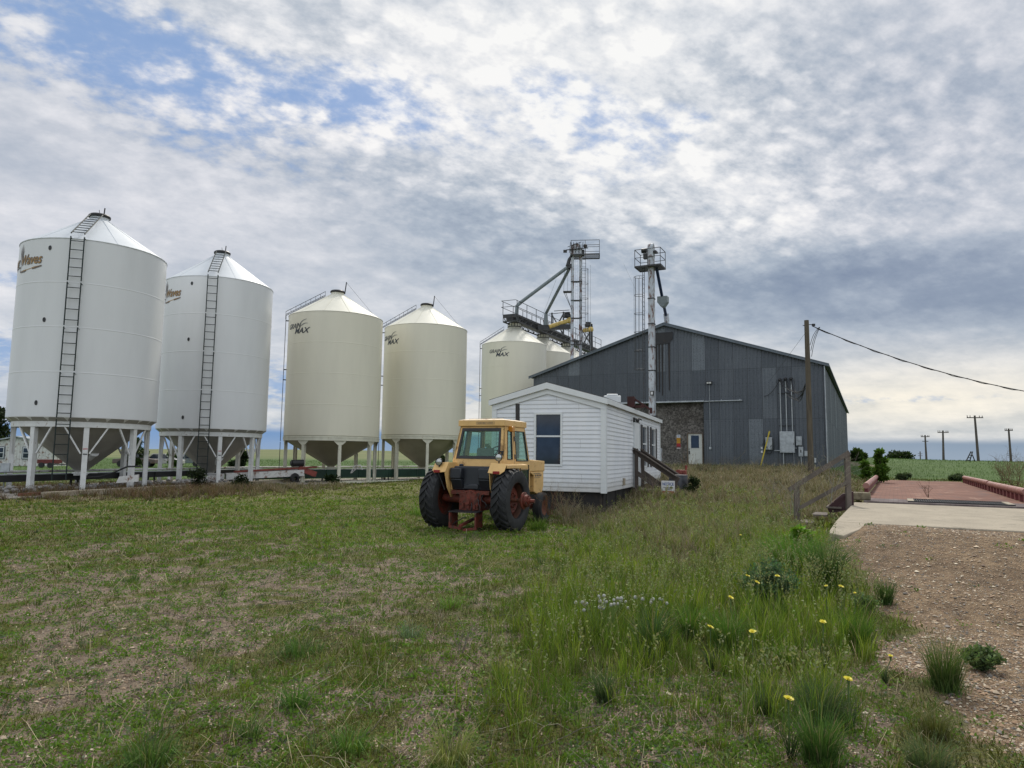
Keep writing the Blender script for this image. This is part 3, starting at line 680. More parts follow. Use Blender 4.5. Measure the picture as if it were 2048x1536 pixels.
# ---------------------------------------------------------------- pads, conveyors and clutter below the silos
def obox_along(a, b, w_, z0, z1, mb, mi=0):
    a, b = Vector((a[0], a[1], 0)), Vector((b[0], b[1], 0)); z = (z0 + z1) / 2
    mb.beam((a.x, a.y, z), (b.x, b.y, z), w_, z1 - z0, mi)
A0, A1 = Vector((-19.9, 23.2, 0)), Vector((-15.1, 41.4, 0)); B0, B1 = Vector((-14.2, 37.9, 0)), Vector((-2.6, 49.5, 0))
mb = MB(); obox_along((-19.8, 24.2), (-15.2, 41.3), 6.6, -.25, .10, mb); mb.build('silo_pad', M['pad'], None, smooth=0, bevel=.03)['kind'] = 'structure'
mb = MB(); obox_along((-13.4, 38.7), (-3.0, 49.1), 6.6, -.25, .08, mb); mb.build('silo_pad', M['pad'], None, smooth=0, bevel=.03)['kind'] = 'structure'
def conveyor(a, b, label, mats_, z=.62, w_=.42, h=.34):
    a, b = Vector(a), Vector(b); d = (b - a).normalized(); nrm = Vector((d.y, -d.x, 0))
    rt = thing('drag_conveyor', label, 'conveyor', (a.x, a.y, 0))
    a_, b_ = Vector((0, 0, z)), b - a + Vector((0, 0, z))
    mb = MB(); mb.beam(a_, b_, w_, h)
    n = int((b - a).length / 2)
    for k in range(n + 1):
        p = a_.lerp(b_, k / n); mb.beam(p + nrm * (w_ / 2 + .02) - Vector((0, 0, h / 2)), p + nrm * (w_ / 2 + .02) + Vector((0, 0, h / 2)), .05, .05)
    mb.build('trough', mats_[0], rt, smooth=0)
    mb = MB(); mb.beam(a_ + Vector((0, 0, h / 2 + .02)), b_ + Vector((0, 0, h / 2 + .02)), w_ + .06, .035); mb.build('cover', mats_[1], rt, smooth=0)
    for k in range(n + 1):
        if k % 2: continue
        p = a_.lerp(b_, k / n); mb = MB()
        for sg in (-1, 1): mb.beam(p + nrm * sg * .18 - Vector((0, 0, h / 2)), p + nrm * sg * .25 - Vector((0, 0, z + .1)), .07, .07)
        mb.build('stand', M['black'], rt, smooth=0)
    return rt
conveyor((-21.0, 22.0, 0), (-15.1, 42.5, 0), 'long black drag conveyor with pale cover below the white silos', (M['black'], M['galv']), .56, .42, .26)
conveyor((-14.0, 38.1, 0), (-1.6, 50.5, 0), 'dark green drag conveyor below the cream silos', (M['green_conv'], M['white_old']), .50, .5, .50)
# long white pipe and low skid beams
def simple(name, label, cat, mb, m, loc=(0, 0, 0), rz=0, smooth=35, group=None, bevel=0, kind=None):
    o = mb.build(name, m, None, smooth, bevel, loc, rz); return tag(o, label, cat, group, kind)
mb = MB(); mb.tube([(0, 0, 0), (6.3, 19.5, 0), (17.5, 31.5, .02)], .055, 10); simple('pipe', 'long white pipe running low past the silo legs', 'pipe', mb, M['white_old'], (-21.6, 22.6, .80))
mb = MB(); mb.beam((0, 0, 0), (3.9, 15.6, 0), .30, .22); simple('skid_beam', 'weathered pale timber beam along the front of the white silos', 'beam', mb, M['concrete'], (-16.2, 24.6, .11), 0, 0)
mb = MB(); mb.beam((0, 0, 0), (4.2, 16.2, 0), .12, .30); simple('skid_beam', 'rusty steel skid beam lying against the pad of the white silos', 'beam', mb, M['rust'], (-16.65, 24.0, .06), 0, 0)
mb = MB(); mb.beam((0, 0, 0), (4.0, 4.1, 0), .22, .18); simple('skid_beam', 'cream painted skid beam at the foot of the cream silos', 'beam', mb, M['cream_leg'], (-9.3, 38.4, .10), 0, 0)
# ballast heap
mb = MB(); rr_ = random.Random(3)
for k in range(420):
    f = rr_.random(); px_, py_ = -18.6 + 3.4 * f + rr_.gauss(0, .55), 26.0 + 11 * f + rr_.gauss(0, .4)
    r_ = rr_.uniform(.05, .13); mb.ball((px_, py_, .12 + rr_.random() * .16), r_, 6, 4, (1, rr_.uniform(.6, 1), rr_.uniform(.5, .8)))
tag(mb.build('ballast_stones', mat('ballast_grey', (.30, .29, .28), .9, var=.5, vs=5), None, 30), 'pale grey broken stones piled beneath the white silos', 'stones', kind='stuff')
# conveyor hopper wedge (white sheet metal) between white and cream silos
mb = MB(); d_ = Vector((-10.9, 38.9, 0)) - Vector((-14.6, 36.6, 0))
rt = thing('portable_auger', 'white and red portable auger lying between the white and cream silos', 'auger', (-14.9, 36.9, 0))
mb.beam((0, 0, .42), (3.4, 2.2, .60), .36, .34); mb.prism([(0, -.2, .58), (-.9, -.75, .40), (-.7, -.6, .18), (0, -.2, .2)], (-.1, .32, 0)); mb.build('trough', M['white_old'], rt, smooth=0)
mb = MB(); mb.beam((.35, .2, .66), (4.0, 2.55, .92), .30, .10); mb.beam((3.2, 2.0, .85), (4.0, 2.55, .5), .2, .3); mb.build('frame', M['redrust'], rt, smooth=0)
mb = MB(); mb.cyl((2.9, 1.7, 1.12), (3.4, 2.1, 1.14), .19, n=18); mb.cyl((2.84, 1.66, 1.12), (2.9, 1.7, 1.12), .12, n=12); mb.box((3.1, 1.88, .97), (.4, .3, .06)); mb.build('motor', M['black'], rt)
mb = MB(); mb.lathe([(.12, -.08), (.27, -.08), (.30, 0), (.27, .08), (.12, .08)], 20, Matrix.Translation((3.1, 1.7, .3)) @ Matrix.Rotation(R(57), 4, 'Z') @ Matrix.Rotation(R(90), 4, 'X')); mb.build('wheel', M['rubber'], rt)
mb = MB(); mb.prism([(0, 0, 0), (.75, .2, .06), (.75, .2, .34), (.10, .03, .26)], (-.1, .3, 0)); simple('intake_hopper', 'white sheet metal intake hopper leaning at a leg of the largest silo', 'hopper', mb, M['white_old'], (-15.75, 28.2, .40), 0, 0)
mb = MB(); mb.tube([(0, 0, .6), (.7, .1, .62), (1.2, .2, .8), (1.7, .3, 1.05), (2.2, .4, 1.06)], .035, 8); simple('hose', 'black hose rising over the white intake hopper', 'hose', mb, M['black'], (-17.3, 28.4, -.0))
mb = MB(); mb.box((0, 0, 0), (.30, .2, .34)); mb.cyl((0, 0, -.17), (0, 0, -.9), .025, n=8); simple('junction_box', 'small grey junction box on the leftmost silo leg', 'electrical box', mb, M['galv'], (-19.6, 27.35, .98), .5, 0, bevel=.01)
for i, (x_, y_) in enumerate(((-9.0, 39.7), (-4.4, 44.8))):
    mb = MB(); mb.tube([(0, 0, .5), (.2, 0, .9), (.5, .1, .95), (.6, .1, .75)], .03, 8); mb.tube([(0, .2, .5), (.3, .2, .8), (.6, .3, .7)], .025, 8)
    simple('hose', ('pair of white hoses on the conveyor below the left cream silo', 'pair of white hoses on the conveyor below the right cream silo')[i], 'hose', mb, M['white_old'], (x_, y_, .1))
# ================================================================ BARN
def barn_siding():
    m, t, b = new_mat('galvanised_barn_siding')
    co = t.coord('Object'); x, y, z = t.xyz(co)
    along = x + y * 1.0          # front panels vary along x, side panels along y
    pan = t.math('FLOOR', along / .915 + 100.); row = t.math('FLOOR', (z + .25) / 3.35)
    wn = t.node('ShaderNodeTexWhiteNoise', {0: t.comb(pan, row, 0.)}, noise_dimensions='3D'); tone = E_(t, wn.outputs[0])
    sp = t.voro(co, 26., out='Color'); s1_, _, _ = t.xyz(sp)
    n1 = t.noise(t.scale(co, 2.2, 2.2, .28), 1.4, 6, .68)
    nb_ = t.noise(co, .5, 3, .5)
    base = t.ramp(tone * .28 + n1 * .72, [(.2, (.052, .062, .077)), (.5, (.085, .098, .118)), (.8, (.150, .168, .190))])
    hot = t.ss(tone, .93, .95)
    base = t.mix(hot * (s1_ * .5 + .3), base, (.22, .25, .28))
    base = t.mix(.28, base, t.mix(s1_, (.06, .07, .08), (.17, .19, .21)))
    # rust and lime runs
    run = t.ss(t.noise(t.scale(co, 5., 5., .16), 2.1, 5, .7), .62, .74)
    base = t.mix(run * .6 * t.ss(z, 3.4, 2.6), base, (.26, .29, .31))
    seam = t.ss(t.math('ABSOLUTE', t.math('FRACT', along / .915 + 100.) - .5), .475, .492)
    base = t.mix(seam * .85, base, (.03, .032, .036))
    scr = t.math('FRACT', along / .23 + 100.) ; scz = t.math('FRACT', z / .84)
    dot = t.ss((scr - .5) * (scr - .5) * .053 + (scz - .5) * (scz - .5) * .7, .0006, .0002)
    base = t.mix(dot * .7, base, (.02, .02, .022))
    hs = t.ss(t.math('ABSOLUTE', t.math('FRACT', (z + .25) / 3.35) - .5), .494, .498)
    base = t.mix(hs * .6, base, (.025, .028, .032))
    base = t.mix(t.ss(z, .9, .0) * t.ss(n1, .35, .6) * .5, base, (.09, .075, .055))
    t.put(b.inputs['Base Color'], base); b.inputs['Metallic'].default_value = .25
    t.put(b.inputs['Roughness'], t.lin(n1, .2, .8, .42, .65))
    return m
M['siding'] = barn_siding()
M['roof_metal'] = mat('barn_roof_metal', (.20, .225, .25), .45, .3, var=.2, vs=1.2, stretch=(3, .3, 1))
M['trim'] = mat('barn_trim', (.13, .155, .18), .5, .3, var=.2, vs=2)
def osb():
    m, t, b = new_mat('weathered_chipboard'); co = t.coord('Object')
    c1 = t.voro(t.scale(co, 1, 1, 1.), 12., out='Color'); a_, b2, _ = t.xyz(c1)
    n = t.noise(co, 30, 4, .7); n2 = t.noise(co, .8, 4, .6)
    c = t.ramp(a_ * .6 + n * .4, [(.15, (.055, .050, .046)), (.45, (.125, .114, .105)), (.7, (.19, .175, .16)), (.95, (.32, .30, .27))])
    c = t.mix(t.ss(n2, .35, .7), c, t.mix(1., c, (.6, .58, .56), 'MULTIPLY'))
    t.put(b.inputs['Base Color'], c); b.inputs['Roughness'].default_value = .9; return m
M['osb'] = osb()
M['zz'] = None; del M['zz']
M['door_white'] = mat('door_cream_white', (.62, .63, .59), .5, var=.1, vs=2, dirt=(.30, .25, .18), dirt_amt=.15)
M['frame_wood'] = mat('grey_brown_wood', (.16, .125, .095), .85, var=.35, vs=5, stretch=(1, 1, .2), bump=.3)
def glass_dark(name, col=(.012, .018, .028)):
    m, t, b = new_mat(name); b.inputs['Base Color'].default_value = (*col, 1); b.inputs['Roughness'].default_value = .06; b.inputs['Specular IOR Level'].default_value = .6
    n = t.noise(t.coord('Object'), 3., 3); t.put(b.inputs['Base Color'], t.mix(t.ss(n, .3, .7), col, tuple(c * 1.8 for c in col))); return m
M['glass'] = glass_dark('window_glass')
BW, BL = 20.325, 51.4
bth = BTH; bcx = 19.772 - BW / 2 * math.cos(bth); bcy = 44 + BW / 2 * math.sin(bth); BZ = 1.2
bt = thing('storage_barn', 'large grey metal clad barn with shallow gable roof', 'barn', (bcx, bcy, BZ), -bth)
def barn_w(x, y, z=0): return Vector((bcx + x * math.cos(bth) + y * math.sin(bth), bcy - x * math.sin(bth) + y * math.cos(bth), BZ + z))
ze_, zp_ = 7.69 - BZ, 10.981 - BZ; hw = BW / 2
def roofz(x): return ze_ + (zp_ - ze_) * (1 - abs(x) / hw)
ox0, ox1, oz1 = -3.6, 2.62, 4.28     # boarded opening
# front wall as real corrugated panels (ribs every 0.229 m)
mb = MB()
xs = []; x = -hw
rib = .2287; prof_ = [(0, 0), (.03, -.022), (.07, -.022), (.10, 0)]
while x < hw - .02:
    for dx_, dy_ in prof_: xs.append((min(x + dx_, hw), dy_))
    x += rib
xs.append((hw, 0))
def strip(mb, p, z0s, z1s):
    b0 = [Vector((x, y, z0s(x))) for x, y in p]; b1 = [Vector((x, y, z1s(x))) for x, y in p]; n = len(p)
    mb.add(b0 + b1, [(i, i + 1, n + i + 1, n + i) for i in range(n - 1)])
L_ = [p for p in xs if p[0] <= ox0]; C_ = [p for p in xs if ox0 <= p[0] <= ox1]; R_ = [p for p in xs if p[0] >= ox1]
L_.append((ox0, 0)); C_ = [(ox0, 0)] + C_ + [(ox1, 0)]; R_ = [(ox1, 0)] + R_
strip(mb, L_, lambda x: -.6, roofz); strip(mb, C_, lambda x: oz1, roofz); strip(mb, R_, lambda x: -.6, roofz)
# side and back walls
for sx in (1, -1):
    ys = []; y = 0
    while y < BL:
        for dx_, dy_ in ((0, 0), (.04, .022), (.1, .022), (.14, 0)): ys.append((y + dx_, dy_))
        y += .4574
    ys.append((BL, 0)); n = len(ys)
    vs = [Vector((sx * (hw + d), yy, -.6)) for yy, d in ys] + [Vector((sx * (hw + d), yy, ze_)) for yy, d in ys]
    mb.add(vs, [(i, i + 1, n + i + 1, n + i) if sx > 0 else (n + i, n + i + 1, i + 1, i) for i in range(n - 1)])
mb.add([(-hw, BL, -.6), (hw, BL, -.6), (hw, BL, ze_), (0, BL, zp_), (-hw, BL, ze_)], [(4, 3, 2, 1, 0)])
mb.build('wall', M['siding'], bt, smooth=0)
mb = MB(); ov, ov2 = .30, .25
for sx in (-1, 1):
    xe = sx * (hw + ov); zeav = roofz(hw) - (zp_ - ze_) / hw * ov
    mb.prism([(0, -ov2, zp_ + .03), (xe, -ov2, zeav + .03), (xe, -ov2, zeav + .10), (0, -ov2, zp_ + .12)], (0, BL + 2 * ov2, 0))
mb.build('roof', M['roof_metal'], bt, smooth=0)
mb = MB()
for sx in (-1, 1):
    xe = sx * (hw + ov); zeav = roofz(hw) - (zp_ - ze_) / hw * ov
    mb.prism([(0, -ov2 - .03, zp_ - .06), (xe, -ov2 - .03, zeav - .06), (xe, -ov2 - .03, zeav + .11), (0, -ov2 - .03, zp_ + .13)], (0, .028, 0))
    mb.prism([(0, -ov2 - .05, zp_ + .10), (xe, -ov2 - .05, zeav + .08), (xe, -ov2 - .05, zeav + .13), (0, -ov2 - .05, zp_ + .15)], (0, .05, 0))
mb.build('gable_trim', M['trim'], bt, smooth=0)
mb = MB(); mb.box((hw + .012, -.02, (ze_ - .6) / 2 + .0), (.05, .08, ze_ + .5)); mb.build('corner_trim', M['galv'], bt, smooth=0)
mb = MB(); mb.box(((ox0 + ox1) / 2, .35, oz1 / 2 - .3), (ox1 - ox0 + .4, .06, oz1 + .8)); mb.build('boarded_opening', M['osb'], bt, smooth=0)
mb = MB(); mb.box((ox1 + .0, .19, oz1 / 2 - .3), (.03, .38, oz1 + .6)); mb.box((ox0, .19, oz1 / 2 - .3), (.03, .38, oz1 + .6)); mb.box(((ox0 + ox1) / 2, .17, oz1 + .012), (ox1 - ox0, .37, .03)); mb.build('opening_jamb', M['trim'], bt, smooth=0)
mb = MB(); mb.tube([(-5.0, -.16, oz1 + .0), (ox1, -.16, oz1 + .03)], .05, 8); mb.box((-1.2, -.09, oz1 + .08), (7.7, .10, .05)); mb.tube([(ox1, -.15, oz1 + .03), (5.15, -.15, oz1 + .05)], .04, 8)
for k in range(9): mb.box((-4.6 + k * 1.2, -.09, oz1 + .07), (.04, .16, .14))
mb.build('door_track', M['galv'], bt)
# door with frame, window, handles
mb = MB(); dxc = 1.94; dz0, dz1 = .06, 2.14
for xx in (dxc - .51, dxc + .51): mb.box((xx, .29, (dz0 + dz1) / 2), (.07, .12, dz1 - dz0))
mb.box((dxc, .29, dz1 + .03), (1.09, .12, .06)); mb.box((dxc, .25, dz0 - .03), (1.09, .24, .06))
fr = mb.build('door_frame', M['frame_wood'], bt, smooth=0)
mb = MB(); mb.box((dxc, .305, (dz0 + dz1) / 2), (.94, .04, dz1 - dz0)); mb.box((dxc - .01, .278, 1.60), (.66, .02, .98)); mb.box((dxc, .280, .60), (.62, .012, .62))
dr = mb.build('door', M['door_white'], bt, smooth=0, bevel=.006)
mb = MB(); mb.box((dxc - .01, .266, 1.60), (.54, .01, .86)); mb.build('pane', M['glass'], dr, smooth=0)
mb = MB(); mb.ball((dxc - .40, .25, 1.10), .035); mb.ball((dxc - .40, .25, .95), .04); mb.box((dxc - .40, .27, .84), (.07, .03, .18)); mb.build('handle', M['black'], dr)
# notice boards beside the door
mb = MB(); mb.box((.80, .30, 1.98), (.26, .012, .20), mi=0); mb.box((.80, .30, 1.76), (.26, .012, .20), mi=1); mb.box((.80, .30, 1.57), (.26, .012, .16), mi=1); mb.box((.80, .30, 1.30), (.26, .012, .36), mi=2)
mb.box((.80, .290, 1.155), (.26, .006, .05), mi=0); mb.box((.80, .290, 1.23), (.20, .006, .06), mi=3)
for k, (wd, zz) in enumerate(((.18, 2.03), (.20, 1.99), (.14, 1.95))): mb.box((.80, .2915, zz), (wd, .004, .02), mi=4)
so_ = mb.build('warning_sign', [M['sticker'], mat('sign_amber', (.52, .26, .02), .5, var=.1), mat('sign_red', (.36, .025, .03), .5, var=.1), M['text_dark'], M['sticker_blue']], None, smooth=0, loc=(bcx, bcy, BZ), rz=-bth)
tag(so_, 'white, amber and red warning sign on the chipboard beside the barn door', 'sign')
# flood light and conduit
mb = MB(); mb.box((0, -.10, 0), (.34, .16, .16)); mb.box((0, -.05, .09), (.40, .24, .02)); l_o = simple('flood_light', 'black rectangular flood light on the barn front above the door', 'light', mb, M['black'], barn_w(3.02, -.03, 5.57), -bth, 0)
mb = MB(); mb.box((-.08, -.19, -.01), (.13, .02, .11)); mb.box((.08, -.19, -.01), (.13, .02, .11)); mb.build('lens', mat('lamp_lens', (.55, .55, .52), .3, var=.1), l_o, smooth=0)
mb = MB(); mb.tube([(0, -.045, -.08), (0.01, -.045, -4.3)], .014, 6); mb.box((0, -.06, -4.4), (.13, .09, .16)); mb.build('conduit', M['galv'], l_o)
# electrical service
def ebox(x, z, w_, h, d, label, rounded=.01, m='galv', y=-.03, name='electrical_box'):
    mb = MB(); mb.box((0, -d / 2, 0), (w_, d, h)); mb.box((0, -d - .006, 0), (w_ - .04, .012, h - .04))
    return simple(name, label, 'electrical box', mb, M[m], barn_w(x, y, z), -bth, 0, bevel=rounded)
eb = ebox(7.87, 1.58, .88, 1.36, .26, 'large grey electrical cabinet on the barn wall below three conduits')
mb = MB(); mb.box((.40, -.28, -.12), (.04, .04, .1)); mb.build('handle', M['black'], eb, smooth=0)
mb = MB(); mb.cyl((-.25, -.12, -.68), (-.25, -.12, -1.6), .035, n=10); mb.cyl((.36, -.1, -.68), (.38, -.1, -1.6), .012, n=6); mb.cyl((-.44, -.1, -.55), (-.80, -.1, -.55), .03, n=8); mb.cyl((.44, -.1, -.38), (.55, -.1, -.38), .03, n=8); mb.build('conduit', M['oldwhite'] if 0 else M['galv'], eb)
e2 = ebox(8.56, 1.66, .34, .58, .16, 'small grey meter cabinet with round dial, right of the large cabinet')
mb = MB(); mb.cyl((0, -.16, .10), (0, -.26, .10), .115, n=20); mb.cyl((0, -.26, .10), (0, -.28, .10), .09, n=20); mb.build('meter', M['galv'], e2)
e3 = ebox(8.66, .98, .28, .62, .15, 'narrow grey switch box under the round meter')
mb = MB(); mb.box((0, -.17, .03), (.06, .04, .18)); mb.build('switch', M['black'], e3, smooth=0)
mb = MB(); mb.cyl((0, -.08, -.31), (.01, -.08, -1.05), .035, n=10); mb.build('conduit', M['galv'], e3)
ebox(8.99, .86, .26, .34, .12, 'small square grey box just left of the utility pole')
mb = MB(); mb.box((0, -.08, .18), (.42, .16, .58)); mb.cyl((0, -.08, -.11), (0, -.08, -.35), .17, n=16); mb.box((0, -.08, -.2), (.40, .15, .3)); e5 = simple('electrical_box', 'rounded pale grey box looped with black cable behind the yellow pole', 'electrical box', mb, M['galv'], barn_w(6.75, -.03, 1.42), -bth, 40, bevel=.03)
mb = MB(); mb.tube([(.25 * math.cos(q) * 1.1, -.12, .0 + .60 * math.sin(q)) for q in np.linspace(0, 2 * math.pi, 25)], .022, 6, False); mb.tube([(-.25, -.14, .3), (-.38, -.16, .0), (-.45, -.14, -.15)], .012, 5); mb.tube([(-.25, -.19, -.1), (0, -.22, -.25), (.2, -.2, -.05)], .015, 5); mb.build('cable', M['black'], e5)
for zz in (-.25, .0): ebox(6.30, 1.2 + zz, .11, .15, .07, ('upper' if zz == 0 else 'lower') + ' of two tiny white boxes left of the rounded grey box', .004, 'sticker')
for i, (x_, zt) in enumerate(((7.52, 5.62), (7.86, 5.66), (8.20, 5.66))):
    mb = MB(); mb.cyl((0, -.12, 2.26 - 2), (0, -.12, zt - 2), .038, n=10)
    nm = ('left', 'middle', 'right')[i]
    c_o = simple('service_mast', f'{nm} of three tall grey conduits above the large electrical cabinet', 'conduit', mb, M['galv'], barn_w(x_, -.03, 2), -bth)
    mb = MB(); mb.ball((0, -.16, zt - 2), .12, 12, 8, (1, 1.1, .7)); mb.cyl((0, -.2, zt - 2), (0, -.26, zt - 2.1), .09, n=12); mb.build('weatherhead', M['black'], c_o)
for zz in (2.62, 4.72):
    mb = MB(); mb.box((0, -.05, 0), (.95, .04, .05)); simple('bracket', ('lower' if zz < 3 else 'upper') + ' dark steel strut holding the three service conduits', 'bracket', mb, M['black'], barn_w(7.86, -.03, zz), -bth, 0)
# roof ventilator and ridge piece
mb = MB(); mb.cyl((0, 0, 0), (0, 0, .75), .55, n=24); mb.cyl((0, 0, .75), (0, 0, .80), .62, n=24); simple('roof_vent', 'round galvanised vent on the barn ridge', 'roof vent', mb, M['galv'], barn_w(1.15, 7.5, 9.25), 0)
# fan opening with rust stains under the peak
mb = MB(); mb.prism([(-.95, -.03, 9.25), (.55, -.03, 9.25), (.55, -.03, 8.75), (.30, -.03, 8.45), (-.6, -.03, 8.40), (-.95, -.03, 8.8)], (0, -.03, 0)); f_ = mb.build('fan_opening', M['black'], bt, smooth=0)
stain = mat('oily_stain', (.028, .026, .026), .7, var=.5, vs=1.2, dirt=(.10, .07, .05), dirt_amt=.3, stretch=(2, 1, .3))
mb = MB(); rr_ = random.Random(5)
for x_ in (-.85, -.62, -.42, -.2, .28):
    ln = rr_.uniform(2.2, 3.9); mb.prism([(x_ - .07, -.026, 8.6), (x_ + .07, -.026, 8.6), (x_ + .03, -.026, 8.6 - ln), (x_ - .03, -.026, 8.6 - ln)], (0, -.004, 0))
mb.build('stain', stain, bt, smooth=0)
mb = MB(); mb.cyl((0, -.32, -.75), (.60, -.02, 1.68), .04, n=8); mb.cyl((.55, -.04, 1.48), (.59, -.02, 1.64), .052, n=8); pl = simple('pole', 'long yellow pole leaning against the barn wall by the rounded grey box', 'pole', mb, mat('yellow_pole', (.55, .42, .03), .5, var=.2), barn_w(6.25, -.45, .6), -bth)

# ================================================================ BUCKET ELEVATORS
def guard_platform(rt, c, sx, sy, zf, h, inner_m, grated=True, slats=6):
    x0, x1, y0, y1 = c[0] - sx / 2, c[0] + sx / 2, c[1] - sy / 2, c[1] + sy / 2
    mb = MB()
    for a, b in (((x0, y0), (x1, y0)), ((x1, y0), (x1, y1)), ((x1, y1), (x0, y1)), ((x0, y1), (x0, y0))):
        mb.beam((*a, zf), (*b, zf), .07, .10)
        mb.beam((*a, zf + h), (*b, zf + h), .035); mb.beam((*a, zf + h * .52), (*b, zf + h * .52), .03)
    for a in ((x0, y0), (x1, y0), (x1, y1), (x0, y1), ((x0 + x1) / 2, y0), ((x0 + x1) / 2, y1)): mb.beam((*a, zf), (*a, zf + h), .035)
    mb.build('guard_rail', M['rail'], rt, smooth=0)
    mb = MB()
    if grated:
        for k in range(slats): f = (k + .5) / slats; mb.beam((x0, y0 + (y1 - y0) * f, zf), (x1, y0 + (y1 - y0) * f, zf), .06, .04)
    else: mb.box((c[0], c[1], zf), (sx, sy, .05))
    mb.build('platform', M['rail'], rt, smooth=0)
def caged_ladder(rt, c, z0, z1, r=.36, cage0=None, m='rail', face=(0, -1)):
    f = Vector((face[0], face[1], 0)); s_ = Vector((f.y, -f.x, 0)); c = Vector((c[0], c[1], 0))
    L = [c + s_ * .2 + Vector((0, 0, z)) for z in (z0, z1)]; Rr = [c - s_ * .2 + Vector((0, 0, z)) for z in (z0, z1)]
    ladder_mb(L, Rr, .3, .012, .02).build('ladder', M[m], rt)
    mb = MB(); zc = cage0 or z0 + 2.3; z = zc; cc_ = c + f * r * .9
    while z < z1 + .05:
        ring = [cc_ + f * math.cos(a) * r + s_ * math.sin(a) * r + Vector((0, 0, z)) for a in np.linspace(-R(150), R(150), 17)]
        mb.tube(ring, .016, 5, False); z += 1.25
    for a in (-110, -65, -25, 25, 65, 110):
        p = cc_ + f * math.cos(R(a)) * r + s_ * math.sin(R(a)) * r; mb.cyl(p + Vector((0, 0, zc)), p + Vector((0, 0, z - 1.25)), .012, n=5)
    mb.build('safety_cage', M[m], rt)
# near elevator in front of the barn
ex_, ey_ = 9.18, 45.6; eg = TZ(ex_, ey_)
e2t = thing('bucket_elevator', 'tall peeling white grain elevator leg in front of the barn', 'grain elevator', (ex_, ey_, eg), -bth)
zp2 = 14.30 - eg; zt2 = 16.05 - eg
mb = MB(); mb.box((0, 0, zt2 / 2 - .3), (.36, .38, zt2 - .6), mi=0)
for z_ in (3.1, 6.1, 7.65, 9.2, 10.9): mb.box((0, 0, z_), (.42, .44, .06), mi=1)
mb.build('casing', [M['oldwhite'], M['black']], e2t, smooth=0)
mb = MB(); mb.lathe([(.25, -.17), (.27, -.17), (.27, .17), (.25, .17)], 20, Matrix.Translation((0, 0, zt2 - .55)) @ Matrix.Rotation(R(90), 4, 'Y'), close=True); mb.cyl((-.17, 0, zt2 - .4), (.17, 0, zt2 - .4), .26, n=24); mb.box((0, 0, zt2 - .75), (.37, .52, .7)); mb.build('head', M['oldwhite'], e2t)
mb = MB(); mb.cyl((-.62, -.1, zt2 - .60), (-.28, -.1, zt2 - .60), .16, n=14); mb.box((-.35, -.12, zt2 - 1.0), (.25, .3, .35)); mb.box((.30, 0, zt2 - .75), (.18, .5, .12)); mb.build('motor', M['black'], e2t)
guard_platform(e2t, (-.12, .15), 1.72, 1.30, zp2, 1.15, None, False)
caged_ladder(e2t, (-.52, -.05), .6, zp2 - .05, .34, 6.2, face=(-1, 0))
pA = Vector((.28, .25, zp2 + .02))
def e2l(p):
    q = Vector(p) - Vector((ex_, ey_, eg)); c, s_ = math.cos(bth), math.sin(bth); return Vector((q.x * c - q.y * s_, q.x * s_ + q.y * c, q.z))
mb = MB(); pB, pC = e2l(aty(1325, 598, 47.3)), e2l(aty(1332, 632, 49.2))
mb.cyl(pA, pB, .105, n=12); mb.cyl(pB, pC, .105, n=12); mb.build('spout', mat('spout_blue', (.010, .028, .085), .45, var=.3, vs=3), e2t)
mb = MB(); mb.prism([(-.34, -.3, .3), (.34, -.3, .3), (.34, -.3, -.10), (.1, -.3, -.42), (-.1, -.3, -.42), (-.34, -.3, -.10)], (0, .55, 0)); mb.M = None
mb2 = MB(); mb2.v = [tuple(Vector(p) + pB + Vector((.03, .05, -.15))) for p in mb.v]; mb2.f = mb.f; mb2.m = mb.m; mb2.build('flow_box', M['greypipe'], e2t, smooth=0)
mb = MB(); mb.cyl(pC + Vector((0, 0, .15)), pC + Vector((.06, .1, -.85)), .19, .14, n=14); mb.lathe([(.05, -.02), (.34, -.02), (.34, .06), (.05, .06)], 20, Matrix.Translation(pC + Vector((.12, -.1, -.35))) @ Matrix.Rotation(R(90), 4, 'Y'), close=True); mb.build('cushion_box', M['oldwhite'], e2t)
mb = MB(); mb.box((0, 0, .5), (.9, 1.3, 1.1)); mb.box((0, -.7, .8), (.5, .5, .5)); mb.build('boot', M['oldwhite'], e2t, smooth=0)
mb = MB(); mb.box((0, 0, 0), (.22, .12, .30), mi=0); mb.box((0, -.062, 0), (.14, .01, .18), mi=1); mb.M = None
simple('flood_light', 'small framed lamp fixed low on the peeling elevator leg', 'light', mb, [M['black'], M['sticker']], (ex_ - .10, ey_ - .45, 1.7 + (915 - 787) / 1400 * 45.2), -bth, 0)
# far twin-leg elevator rising through the barn roof
fx, fy = 5.28, 57.3
e1t = thing('bucket_elevator', 'tall twin leg grain elevator with grey spouts, rising behind the barn roof', 'grain elevator', (fx, fy, 1.2), -.12)
H1 = 18.55 - 1.2
mb = MB()
mb.box((-.34, 0, H1 / 2), (.26, .28, H1), mi=0); mb.box((.34, 0, H1 / 2), (.26, .28, H1), mi=0)
for z_ in (8.3, 9.7, 10.0, 11.9, 13.4, 15.0): mb.box((0, -.02, z_), (.95, .42, .05), mi=1)
mb.build('casing', [M['oldwhite'], M['rail']], e1t, smooth=0)
mb = MB(); mb.box((-.05, 0, H1 + .12), (1.0, .62, .55)); mb.lathe([(.001, -.30), (.46, -.30), (.46, .30), (.001, .30)], 26, Matrix.Translation((-.05, 0, H1 + .42)) @ Matrix.Rotation(R(90), 4, 'X')); mb.build('head', M['oldwhite'], e1t)
mb = MB()
for k in range(5): mb.beam((-.6 + k * .26, -.36, H1 + .05), (-.5 + k * .26, -.36, H1 + .95), .04)
